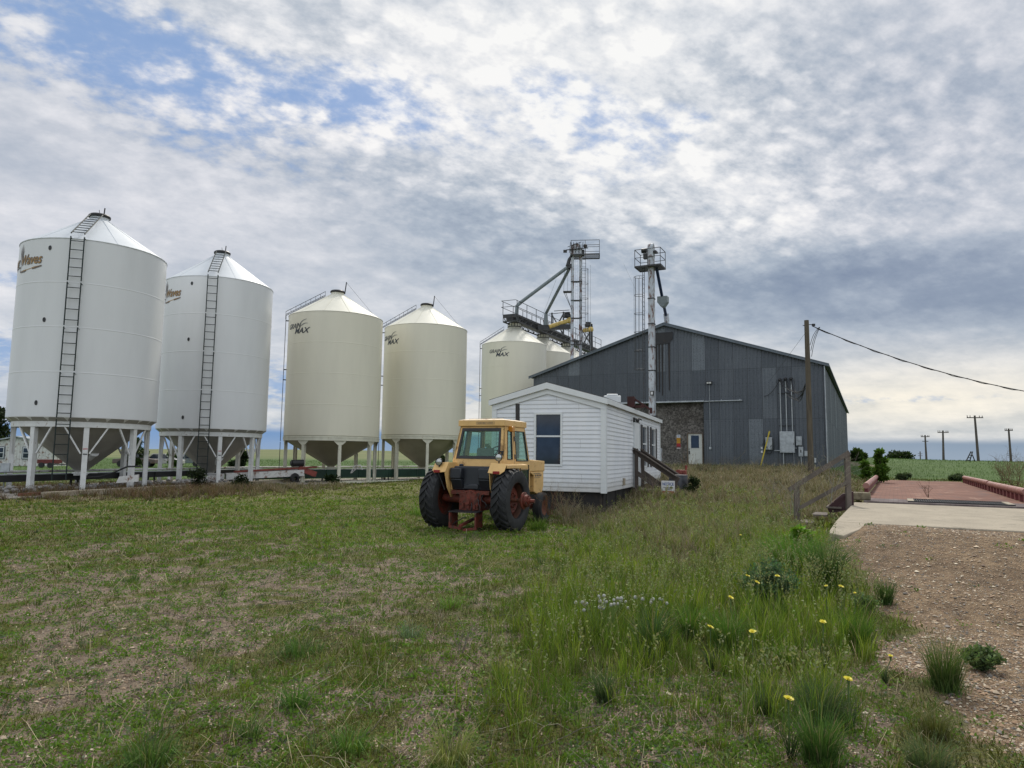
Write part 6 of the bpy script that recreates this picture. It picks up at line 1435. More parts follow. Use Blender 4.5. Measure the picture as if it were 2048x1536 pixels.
def blades(x, y, z, h, w_, az_, lean, cb, ct, curl=.35):
    """tapered curved blades: 5 verts each"""
    n = len(x); ux, uy = np.cos(az_), np.sin(az_)
    fa = rng.uniform(0, 2 * np.pi, n); px_, py_ = np.cos(fa) * w_ / 2, np.sin(fa) * w_ / 2
    mx, my, mz = x + ux * lean * h * curl, y + uy * lean * h * curl, z + h * .58
    tx, ty, tz_ = x + ux * lean * h, y + uy * lean * h, z + h * np.sqrt(np.clip(1 - (lean * .75) ** 2, .08, 1))
    V = np.empty((n, 5, 3)); V[:, 0] = np.stack([x - px_, y - py_, z - .01], 1); V[:, 1] = np.stack([x + px_, y + py_, z - .01], 1)
    V[:, 2] = np.stack([mx + px_ * .8, my + py_ * .8, mz], 1); V[:, 3] = np.stack([mx - px_ * .8, my - py_ * .8, mz], 1); V[:, 4] = np.stack([tx, ty, tz_], 1)
    b = (np.arange(n) * 5)[:, None]
    Q = b + np.array([0, 1, 2, 3]); T = b + np.array([3, 2, 4])
    Cc = np.empty((n, 5, 3)); Cc[:, 0] = cb; Cc[:, 1] = cb; Cc[:, 2] = (cb + ct) / 2; Cc[:, 3] = (cb + ct) / 2; Cc[:, 4] = ct
    return V.reshape(-1, 3), Q, T, Cc.reshape(-1, 3)
def leaves(P, size, cols, up=.3):
    """diamond leaves, random orientation; P (n,3)"""
    n = len(P); d = rng.normal(size=(n, 3)); d[:, 2] = d[:, 2] * .6 + up; d /= np.linalg.norm(d, axis=1)[:, None]
    e = rng.normal(size=(n, 3)); s_ = np.cross(d, e); s_ /= np.linalg.norm(s_, axis=1)[:, None]
    size = np.asarray(size) * np.ones(n); L = d * size[:, None]; W = s_ * (size * .28)[:, None]
    V = np.stack([P, P + L * .5 + W, P + L, P + L * .5 - W], 1).reshape(-1, 3)
    F = (np.arange(n) * 4)[:, None] + np.arange(4)
    return V, F, np.repeat(cols, 4, 0)
class Veg:
    def __init__(s): s.V = []; s.F4 = []; s.F3 = []; s.C = []; s.n = 0
    def b(s, *a, **k):
        V, Q, T, Cc = blades(*a, **k); s.V.append(V); s.F4.append(Q + s.n); s.F3.append(T + s.n); s.C.append(Cc); s.n += len(V); return s
    def l(s, *a, **k):
        V, F, Cc = leaves(*a, **k); s.V.append(V); s.F4.append(F + s.n); s.C.append(Cc); s.n += len(V); return s
    def tube(s, pts, r, col, n=5):
        mb = MB(); mb.tube(pts, r, n, False); V = np.array(mb.v); s.F4.append(np.array(mb.f) + s.n); s.V.append(V); s.C.append(np.tile(np.array(col, float), (len(V), 1))); s.n += len(V); return s
    def build(s, name, mat_, parent=None, kind=None):
        F = [np.concatenate(s.F4)] if s.F4 else []
        if s.F3: F.append(np.concatenate(s.F3))
        return npmesh(name, np.concatenate(s.V), F, mat_, np.concatenate(s.C), kind=kind, parent=parent)
def jit(c, n, a=.25, hue=.12):
    c = np.array(c)[None] * (1 + rng.uniform(-a, a, (n, 1))); return np.clip(c * (1 + rng.uniform(-hue, hue, (n, 3))), 0, 1)
def lerp(a, b, f): return a * (1 - f[:, None]) + b * f[:, None]
def blocked(x, y):
    p, q = slab_pq(x, y); s_, l_ = barn_sl(x, y)
    b = (p > -.02) & (p < 30) & (q > -.05) & (q < 4.1)
    b |= (p > -1.5) & (p <= 0) & (q > -.1) & (q < .5)
    b |= (s_ < .12) & (l_ > -.1) & (l_ < 20.5)
    c, s2 = math.cos(HTH), math.sin(HTH); dx_, dy_ = (x - hcx) / KH, (y - hcy) / KH; lx, ly = dx_ * c - dy_ * s2, dx_ * s2 + dy_ * c
    b |= (lx < -.05) & (lx > -HW + .05) & (ly > .05) & (ly < HL)
    return b
def polar(n, d0, d1, amax=46, k=.5):
    """area density falls off with distance from the yard's edge"""
    e = 1 - k; u = rng.random(n); d = (d0 ** e + u * (d1 ** e - d0 ** e)) ** (1 / e); a = R(amax) * rng.uniform(-1, 1, n)
    x, y = d * np.sin(a), d * np.cos(a); ok = ~blocked(x, y); return x[ok], y[ok], d[ok]

olive = np.array((.155, .165, .030)); bright = np.array((.24, .33, .035)); lush = np.array((.095, .21, .028)); bluegreen = np.array((.13, .20, .10))
tan = np.array((.42, .34, .21)); dead = np.array((.20, .145, .105)); rusty = np.array((.22, .115, .06)); pale = np.array((.50, .44, .29)); dkbrown = np.array((.06, .045, .035))
# ---- 1 short turf
x, y, d = polar(430000, 3.2, 48)
c = cover(x, y); n1, n2, n3 = c['n1'], c['n2'], c['n3']
dens = np.clip(c['lawn'] * 1.05, 0, 1) * (1 - .92 * c['bare']) + .03
dens = dens * (1 - .965 * c['gravel']); keep = rng.random(len(x)) < dens * (.35 + 1.1 * n3)
x, y, d = x[keep], y[keep], d[keep]; c = {k: v[keep] for k, v in c.items()}; n = len(x)
n1, n2, n3 = c['n1'], c['n2'], c['n3']; u, v = c['u'], c['v']
br = np.clip(G(u, v, 900, 1075, 420, 45, .9) + G(u, v, 620, 1010, 500, 30, .8) + G(u, v, 1000, 1120, 200, 30, .4) + (n2 - .5) * 1.2 + .1, 0, 1)
h = (.022 + .045 * rng.random(n) ** 1.5) * (1 + .5 * n1) * (1 + .5 * c['tall']) * np.where(c['bare'] > .5, .8, 1)
ct = lerp(jit(olive, n), jit(bright, n), br); dd_ = rng.random(n)
deadf = np.clip(.16 + (n3 - .5) * 1.6 + .35 * c['bare'] + .5 * c['straw'] - .5 * br, .06, .85)
isdead = dd_ < deadf; ct = ct * (.55 + .95 * fbm(x, y, .8))[:, None] * (.7 + .6 * n2)[:, None]; ct = np.where(isdead[:, None], lerp(jit(dead, n, .4), jit(tan, n, .3), rng.random(n) ** 1.6), ct)
V_ = Veg().b(x, y, tz(x, y), h, .0042 * np.maximum(1, d / 6.5) ** 1.0 * rng.uniform(.7, 1.6, n), rng.uniform(0, 6.28, n), rng.uniform(.4, 1.25, n), ct * .38, ct, curl=.45)  # blade roots painted darker, standing in for shade low in the turf
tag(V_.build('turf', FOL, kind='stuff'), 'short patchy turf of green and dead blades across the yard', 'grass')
# ---- 2 low broadleaf ground cover
x, y, d = polar(240000, 3.2, 26); c = cover(x, y)
k = rng.random(len(x)) < np.clip((c['lawn'] * .8 + .08) * (c['n2'] * 2.2 - .55), 0, 1) * (1 - .93 * c['gravel']) * (1 - .75 * c['bare'])
x, y, d = x[k], y[k], d[k]; n = len(x); c = {q: w_[k] for q, w_ in c.items()}
br = np.clip(G(c['u'], c['v'], 900, 1075, 420, 60, .9) + (c['n1'] - .4) * 1.5, 0, 1)
V_ = Veg().l(np.stack([x, y, tz(x, y) + rng.uniform(0, .03, n)], 1), rng.uniform(.012, .032, n) * np.maximum(1, d / 8), lerp(jit((.11, .17, .038), n), jit((.18, .30, .05), n), br), up=.25)
x, y, d = polar(26000, 3.2, 20, k=.7); c = cover(x, y); k = rng.random(len(x)) < (.20 + .75 * c['bare']) * (1 - .9 * c['gravel']) * (.3 + 1.1 * c['n2']); x, y, d = x[k], y[k], d[k]; m = len(x); cnt = rng.integers(8, 22, m); I = np.repeat(np.arange(m), cnt); n = len(I)
sp_ = rng.uniform(.015, .06, m)[I] * np.maximum(1, d[I] / 9); kc = rng.random(m)[I]; X_, Y_ = x[I] + rng.normal(size=n) * sp_, y[I] + rng.normal(size=n) * sp_
V_.l(np.stack([X_, Y_, tz(X_, Y_) + rng.uniform(0, .025, n)], 1), rng.uniform(.012, .034, n) * np.maximum(1, d[I] / 9), np.where((kc > .8)[:, None], jit((.13, .17, .09), n), lerp(jit((.10, .17, .03), n), jit((.17, .30, .04), n), kc)), up=.5)
tag(V_.build('ground_cover', FOL, kind='stuff'), 'tiny leafy weeds creeping between the blades and stones', 'weeds')
# ---- 3 clumped medium grass
def clumps(N, d0, d1, prob, nb, hfn, colfn, spread, wd, lean=(.1, .6), kexp=.5, curl=.35):
    x, y, d = polar(N, d0, d1, k=kexp); c = cover(x, y); k = rng.random(len(x)) < prob(c); x, y, d = x[k], y[k], d[k]; c = {q: w_[k] for q, w_ in c.items()}
    m = len(x); cnt = rng.integers(nb[0], nb[1], m); I = np.repeat(np.arange(m), cnt); n = len(I)
    sp = spread * rng.uniform(.5, 1.5, m)[I]; a = rng.uniform(0, 6.28, n); r = sp * np.sqrt(rng.random(n)); X_, Y_ = x[I] + np.cos(a) * r, y[I] + np.sin(a) * r
    h = hfn(c)[I] * rng.uniform(.45, 1.12, n); ct, cb = colfn({q: w_[I] for q, w_ in c.items()}, n, I, m)
    a2 = np.where(rng.random(n) < .8, a, rng.uniform(0, 6.28, n)); bl = ~blocked(X_, Y_)
    f = lambda q: q[bl]
    return (f(X_), f(Y_), f(tz(X_, Y_)), f(h), f(wd * np.maximum(1, d[I] / 6.5) * rng.uniform(.6, 1.4, n)), f(a2), f(rng.uniform(*lean, n)), f(cb), f(ct)), m
def gcol(c, n, I, m):
    k = rng.random(m)[I]; t_ = lerp(jit(lush, n), jit(bright, n), np.clip(k * 1.2 + (c['n1'] - .5), 0, 1)); t_ = np.where((k > .86)[:, None], jit(bluegreen, n), t_)
    t_ = np.where((rng.random(n) < .16)[:, None], jit(tan, n, .3), t_); return t_, t_ * .35  # dark root colour paints in the shade inside each tuft
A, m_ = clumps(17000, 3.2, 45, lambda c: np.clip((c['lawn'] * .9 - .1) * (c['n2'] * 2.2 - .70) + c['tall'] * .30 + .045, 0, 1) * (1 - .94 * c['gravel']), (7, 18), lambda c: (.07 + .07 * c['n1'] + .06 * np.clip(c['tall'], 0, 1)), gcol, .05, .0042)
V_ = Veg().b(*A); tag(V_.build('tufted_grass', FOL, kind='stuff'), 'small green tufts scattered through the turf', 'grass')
# ---- 4 tall green grass band
def tcol(c, n, I, m):
    k = rng.random(m)[I]; t_ = lerp(jit((.095, .21, .022), n), jit((.44, .54, .065), n), k ** 1.3); t_ = np.where((rng.random(n) < .10)[:, None], jit(pale, n, .25), t_); return t_, jit((.075, .12, .018), n)
A, m_ = clumps(16000, 3.3, 44, lambda c: np.clip(c['tall'] - .18, 0, 1) ** 1.2 * (.30 + 1.0 * c['n2']), (16, 34), lambda c: .15 + .20 * np.clip(c['tall'], 0, 1) * (.6 + .7 * c['n1']), tcol, .075, .0040, (.05, .55))
V_ = Veg().b(*A)
# seed heads: slender pale-green plumes over the band
x, y, d = polar(30000, 3.3, 26); c = cover(x, y); k = rng.random(len(x)) < np.clip(c['tall'] - .3, 0, 1) * np.clip(c['n1'] * 2.4 - .9, 0, 1); x, y, d, c1, tl = x[k], y[k], d[k], c['n1'][k], c['tall'][k]; n = len(x)
h = (.24 + .22 * tl) * rng.uniform(.8, 1.25, n); la, le = rng.uniform(0, 6.28, n), rng.uniform(.05, .35, n)
V_.b(x, y, tz(x, y), h, .0028 * np.maximum(1, d / 7), la, le, jit((.07, .09, .03), n), jit((.20, .22, .11), n))
for q in range(9):
    f = .72 + .034 * q; hx_, hy_ = x + np.cos(la) * le * h * f * f, y + np.sin(la) * le * h * f * f
    V_.l(np.stack([hx_, hy_, tz(x, y) + h * f], 1), rng.uniform(.016, .034, n) * np.maximum(1, d / 9), jit((.24, .26, .12), n, .3), up=1.0)
tag(V_.build('tall_grass', FOL, kind='stuff'), 'tall seeding grass in the band between yard and gravel drive', 'grass')
# ---- 5 dry grass, standing and lying
def scol(c, n, I, m):
    k = rng.random(m)[I]; left = np.clip((700 - c['u']) / 300, 0, 1)
    t_ = lerp(jit(tan, n, .3), jit(pale, n, .3), k); t_ = lerp(t_, lerp(jit(rusty, n, .4), jit(dead, n, .4), k), left * .85); t_ = np.where((rng.random(n) < .15)[:, None], jit(olive, n), t_); return t_, t_ * .35  # root colour darkened to paint shade into the dry clumps
A, m_ = clumps(22000, 8, 44, lambda c: np.clip(c['straw'] - .12, 0, 1) * (.4 + .8 * c['n2']), (10, 24), lambda c: .20 + .22 * np.clip(c['straw'], 0, 1) * (.5 + .8 * c['n1']), scol, .10, .0030, (.2, 1.1), kexp=.2)
V_ = Veg().b(*A)
x, y, d = polar(9500, 3.3, 30, k=.8); c = cover(x, y); k = rng.random(len(x)) < (.30 + .5 * c['straw'] + .25 * c['bare']) * (1 - .9 * c['gravel']); x, y, d = x[k], y[k], d[k]; n = len(x)
V_.b(x, y, tz(x, y) + .012, rng.uniform(.06, .24, n), .0030 * np.maximum(1, d / 7), rng.uniform(0, 6.28, n), rng.uniform(1.25, 1.33, n), jit(tan, n, .4), jit(pale, n, .4), curl=.55)
# flatten the lying stalks
tag(V_.build('dry_grass', FOLD, kind='stuff'), 'dry tan and rusty grass around the office, barn mound and silo pads', 'dry grass')
# long bent dead stalks lying on the lawn
rr_ = random.Random(21); V_ = Veg()
for k in range(240):
    dd = rr_.uniform(3.6, 16); aa = R(rr_.uniform(-38, 16)); p = Vector((dd * math.sin(aa), dd * math.cos(aa), 0)); hd = rr_.gauss(.5, .7); pts = []
    L = rr_.uniform(.25, .95)
    for i in range(8):
        f = i / 7; pts.append(Vector((p.x, p.y, TZ(p.x, p.y) + .015 + .05 * math.sin(f * math.pi) * rr_.random()))); hd += rr_.gauss(0, .22); p = p + Vector((math.cos(hd), math.sin(hd), 0)) * (L / 7)
    if any(blocked(np.array([q.x]), np.array([q.y]))[0] for q in pts): continue
    cq = rr_.choice([(.30, .25, .17), (.20, .16, .12), (.13, .11, .10), (.34, .31, .22)]); V_.tube(pts, [.0035 * (1 - .6 * i / 7) for i in range(8)], cq, 4)
tag(V_.build('dead_stalks', FOLD, kind='stuff'), 'long bent dead stalks lying on the lawn', 'stalks')
# ---- 6 loose gravel
x, y, d = polar(230000, 3.2, 15, k=.9); c = cover(x, y)
k = rng.random(len(x)) < np.clip(c['gravel'] * .9 + c['bare'] * .42 * c['n3'] * 1.4 + .015, 0, 1); x, y, d, gv = x[k], y[k], d[k], c['gravel'][k]; n = len(x)
base = np.array([(1, 0, 0), (-1, 0, 0), (0, 1, 0), (0, -1, 0), (0, 0, 1), (0, 0, -1)], float); tri = np.array([(4, 0, 2), (4, 2, 1), (4, 1, 3), (4, 3, 0)])
sz = rng.gamma(2.2, .0026, n) * np.where(gv > .5, 1.1, .8) + .0025; sc3 = np.stack([sz * rng.uniform(.8, 1.5, n), sz * rng.uniform(.6, 1.1, n), sz * rng.uniform(.4, .8, n)], 1)
Vv = base[None] * sc3[:, None] * rng.uniform(.7, 1.2, (n, 6, 1)); a = rng.uniform(0, 6.28, n); ca, sa = np.cos(a)[:, None], np.sin(a)[:, None]
Vr = np.stack([Vv[:, :, 0] * ca - Vv[:, :, 1] * sa, Vv[:, :, 0] * sa + Vv[:, :, 1] * ca, Vv[:, :, 2]], 2) + np.stack([x, y, tz(x, y) + sz * .25], 1)[:, None]
pal = np.array([(.26, .17, .11), (.34, .25, .18), (.40, .33, .26), (.20, .13, .095), (.48, .43, .36), (.17, .155, .15), (.30, .20, .13), (.095, .09, .088), (.33, .27, .22)])
cg = pal[rng.integers(0, len(pal), n)] * rng.uniform(.55, 1.35, (n, 1)) * np.array([1.04, 1, .9]); cg = np.where((gv > .5)[:, None], cg * 1.0, cg * .95)
gmat = bpy.data.materials.new('gravel_stone'); gmat.use_nodes = True; t = NT(gmat.node_tree); b = gmat.node_tree.nodes['Principled BSDF']
t.put(b.inputs['Base Color'], t.node('ShaderNodeAttribute', attribute_name='col').outputs['Color']); b.inputs['Roughness'].default_value = .8
o = npmesh('gravel_stones', Vr.reshape(-1, 3), ((np.arange(n) * 6)[:, None, None] + tri).reshape(-1, 3), gmat, np.repeat(cg, 6, 0), kind='stuff'); tag(o, 'loose tan and grey gravel on the drive and worn lawn', 'gravel')
# ---- 7 rough pasture beyond the yard
x, y, d = polar(60000, 40, 150, 44, k=.2); s_, l_ = barn_sl(x, y); ok = ~((s_ < 1) & (l_ > -1) & (l_ < 21)); x, y, d = x[ok], y[ok], d[ok]; n = len(x); nn = fbm(x, y, .12)
V_ = Veg().b(x, y, tz(x, y), rng.uniform(.08, .22, n) * (.5 + nn), .014 * (d / 50), rng.uniform(0, 6.28, n), rng.uniform(.1, .8, n), jit((.06, .12, .02), n), lerp(jit((.075, .15, .025), n), jit((.13, .17, .05), n), np.clip((nn - .5) * 3, 0, .7)))
tag(V_.build('pasture_grass', FOL, kind='stuff'), 'rough green grass of the pasture beyond the yard', 'grass')

# ================================================================ SINGLE PLANTS
def gz(x, y): return TZ(x, y)
def at_ground(u, v):
    z = 0.
    for _ in range(12): p = atz(u, v, z); z = TZ(p.x, p.y)
    return Vector((p.x, p.y, z))
def np_pts(n, c, r, shell=.35):
    d_ = rng.normal(size=(n, 3)); d_ /= np.linalg.norm(d_, axis=1)[:, None]; q = (shell + (1 - shell) * rng.random(n)) ** .6
    return np.array(c) + d_ * q[:, None] * np.array(r)
def tree(name, label, u, vb, y, hpx, wpx, group=None, n=2600, col=(.030, .055, .014), col2=(.075, .115, .03), leaf=.22, lobes=11, trunk=True, seed=1, base_h=.12):
    p = aty(u, vb, y); p = Vector((p.x, p.y, TZ(p.x, p.y))); k_ = y / 1400; H, W = hpx * k_, wpx * k_
    rt = thing(name, label, 'tree' if trunk else 'shrub', p, 0, group); r_ = random.Random(seed)
    V_ = Veg(); lob = []
    for i in range(lobes):
        a = r_.uniform(0, 6.28); f = r_.uniform(base_h, .92); rad_ = W / 2 * math.sqrt(max(.1, 1 - ((f - .5) / .62) ** 2)) * r_.uniform(.2, .75)
        lob.append((Vector((math.cos(a) * rad_, math.sin(a) * rad_, H * f)), W * r_.uniform(.12, .24)))
    lob.append((Vector((0, 0, H * .9)), W * .14))
    for c0, r0 in lob:
        m = int(n / len(lob)); P_ = np_pts(m, c0, (r0, r0, r0 * .8)); P_ = P_[P_[:, 2] > .02]; m = len(P_)
        top_ = np.clip((P_[:, 2] - c0.z) / r0 * .5 + .5, 0, 1); V_.l(P_, rng.uniform(.6, 1.3, m) * leaf, lerp(jit(col, m), jit(col2, m), top_ * rng.random(m)), up=.2)
    V_.build('crown' if trunk else 'foliage', FOL, rt)
    V_ = Veg(); V_.tube([(0, 0, -.1), (.03 * W, 0, H * .3), (0, .02 * W, H * .65)], [W * .035, W * .025, W * .012], (.07, .055, .04), 8)
    for c0, r0 in lob: V_.tube([(0, 0, H * .15 + c0.z * .2), Vector((0, 0, c0.z * .6)).lerp(c0, .5), c0], [W * .016, W * .011, W * .004], (.07, .055, .04), 5)
    V_.build('trunk' if trunk else 'stem', FOLD, rt); return rt
tree('broadleaf_tree', 'large dark tree rising behind the small white house at the left edge', -14, 925, 82, 112, 95, n=5200, col=(.012, .022, .008), col2=(.045, .065, .02), leaf=.34, lobes=18, seed=2)
tree('broadleaf_tree', 'dark broad tree seen between the legs of the second white silo', 478, 932, 64, 62, 56, n=3000, col=(.010, .022, .008), col2=(.035, .06, .018), leaf=.24, seed=3)
tree('broadleaf_tree', 'loose green tree between the two white silos, left of the junk cars', 268, 930, 68, 62, 44, n=2200, col=(.02, .04, .01), col2=(.06, .10, .02), leaf=.22, seed=4)
tree('broadleaf_tree', 'small bright green tree behind the junk car roof', 346, 930, 66, 38, 26, n=1500, col=(.03, .07, .01), col2=(.08, .15, .02), leaf=.18, seed=5)
tree('broadleaf_tree', 'small dark tree just left of the tractor cab, far behind', 884, 928, 75, 30, 22, n=1100, col=(.015, .03, .01), col2=(.045, .07, .02), leaf=.2, seed=6)
tree('broadleaf_tree', 'green leafy sapling at the far end of the weighbridge rail', 1762, 958, 33, 70, 27, n=2600, col=(.06, .12, .015), col2=(.14, .26, .035), leaf=.17, seed=7, lobes=16)
tree('broadleaf_tree', 'smaller leafy sapling between barn and weighbridge', 1731, 948, 36, 38, 22, n=1300, col=(.06, .12, .015), col2=(.13, .24, .03), leaf=.17, seed=8, lobes=10)
tree('low_bush', 'rounded green bush at the back corner of the barn', 1716, 926, 88, 22, 34, n=2600, leaf=.4, trunk=False, seed=9, col=(.05, .09, .02), col2=(.11, .17, .035))
tree('low_bush', 'long low dark hedge of bushes on the right horizon', 1800, 922, 140, 12, 60, n=1600, leaf=.5, trunk=False, seed=10, col=(.02, .04, .01), col2=(.05, .08, .02))
tree('low_bush', 'grey green bush at the far left end of the weighbridge deck', 1808, 958, 38, 11, 32, n=1200, leaf=.12, trunk=False, seed=11, col=(.06, .09, .045), col2=(.13, .18, .08))
tree('low_bush', 'dark bush at the far right end of the weighbridge deck', 1914, 958, 38, 11, 34, n=1200, leaf=.12, trunk=False, seed=12, col=(.05, .08, .035), col2=(.12, .16, .06))
tree('leafy_weed', 'yellow green leafy weed in front of the maroon curb rail', 1716, 992, 18.6, 40, 30, n=800, leaf=.08, trunk=False, seed=13, col=(.07, .12, .012), col2=(.14, .22, .03), base_h=.05)
tree('leafy_weed', 'low dark leafy weed at the foot of the cream silo legs', 662, 978, 36.5, 20, 36, n=900, leaf=.12, trunk=False, seed=14, col=(.015, .035, .01), col2=(.04, .07, .02), base_h=.05)
for i, (u_, v_, hp_, wp_) in enumerate(((395, 985, 34, 60), (480, 982, 26, 52), (930, 965, 18, 30))):
    tree('leafy_weed', ('dark leafy weed at the bottom of the green ladder of the second white silo', 'dark leafy weed by the right leg of the second white silo', 'bright weed behind the left wheel of the tractor')[i], u_, v_, 32, hp_, wp_, n=1000, leaf=.12, trunk=False, seed=15 + i, col=((.015, .03, .012), (.02, .035, .012), (.05, .10, .01))[i], col2=((.05, .065, .025), (.06, .07, .03), (.10, .17, .02))[i], base_h=.05)
tree('low_bush', 'rounded dark green bush between the office steps and the barn mound', 1385, 1003, 26, 34, 44, n=1500, leaf=.08, trunk=False, seed=31, col=(.018, .035, .012), col2=(.05, .075, .02), base_h=.05)
# feathery wormwood
def wormwood(u, v, wpx, hpx, label, seed, col, col2, n=4200):
    p = at_ground(u, v); k_ = p.y / 1400; W, H = wpx * k_, hpx * k_; rt = thing('wormwood_bush', label, 'shrub', p); V_ = Veg(); r_ = random.Random(seed)
    ns = 46
    for i in range(ns):
        a = r_.uniform(0, 6.28); rr2 = W / 2 * math.sqrt(r_.random()) ; tip_ = Vector((math.cos(a) * rr2, math.sin(a) * rr2, H * (.55 + .45 * (1 - (rr2 / (W / 2)) ** 2)) * r_.uniform(.75, 1.05)))
        m = n // ns; f = rng.random(m) ** .6; P_ = np.outer(f, np.array(tip_)) + rng.normal(size=(m, 3)) * np.array([W, W, H]) * .045; P_[:, 2] = np.maximum(P_[:, 2], .01)
        V_.l(P_, rng.uniform(.02, .05, m), lerp(jit(col, m), jit(col2, m), f ** 2 * rng.random(m)), up=.8)
    V_.build('foliage', FOL, rt); V_ = Veg()
    for i in range(14): a = 6.28 * i / 14; V_.tube([(0, 0, -.02), (math.cos(a) * W * .2, math.sin(a) * W * .2, H * .3), (math.cos(a) * W * .36, math.sin(a) * W * .36, H * .6)], [.006, .005, .003], (.08, .09, .05), 5)
    V_.build('stem', FOL, rt); return rt
wormwood(1543, 1212, 125, 92, 'large feathery blue green bush behind the yellow flowers', 1, (.06, .10, .055), (.14, .26, .12), 6500)
wormwood(1965, 1342, 70, 46, 'small feathery green bush on the gravel at the right', 2, (.09, .14, .06), (.20, .28, .11), 2000)
wormwood(1720, 1232, 70, 46, 'low grey green herb at the gravel edge', 3, (.09, .14, .06), (.20, .28, .11), 1500)
# bright leafy weeds + arching grass hummock beside the apron
tree('leafy_weed', 'bright yellow green broad leaved weed below the stair rail', 1600, 1105, 10.9, 62, 78, n=1600, leaf=.10, trunk=False, seed=21, col=(.12, .22, .02), col2=(.24, .42, .045), base_h=.3)
def tuft(u, v, hpx, wpx, label, col, tipc, n=260, arch=(.1, .6), wd=.0045, name='grass_tuft', group=None, cat='grass tuft'):
    if u < 1000: n = int(n * .55); col = np.array(col) * 1.5; tipc = np.array(tipc) * 1.45; wpx *= 1.5; hpx *= .85; arch = (.2, .9)
    p = at_ground(u, v); k_ = p.y / 1400; H, W = hpx * k_, wpx * k_
    r = W * .26 * rng.random(n) ** .8; a = rng.uniform(0, 6.28, n); X_, Y_ = r * np.cos(a), r * np.sin(a)
    V_ = Veg().b(X_, Y_, np.full(n, -.01), H * rng.uniform(.22, 1.18, n) ** 1.1, wd * rng.uniform(.7, 1.4, n), a + rng.normal(size=n) * .5, rng.uniform(arch[0], arch[1] + .35, n), jit(np.array(col) * 2.0, n) * .8, np.where((rng.random(n) < .12)[:, None], jit(tan, n), lerp(jit(np.array(col) * 2.6, n), jit(np.array(tipc) * 2.2, n), rng.random(n))))
    m = n // 2; r2 = W * .5 * rng.random(m) ** .7; a2 = rng.uniform(0, 6.28, m); V_.b(r2 * np.cos(a2), r2 * np.sin(a2), np.full(m, -.01), H * rng.uniform(.10, .45, m), np.full(m, wd), rng.uniform(0, 6.28, m), rng.uniform(.3, 1.1, m), jit(np.array(col) * 2.2, m), jit(np.array(tipc) * 2.0, m))
    o = V_.build(name, FOL); o.location = p; return tag(o, label, cat, group)
GT = 'grass tufts standing out of the turf and gravel'
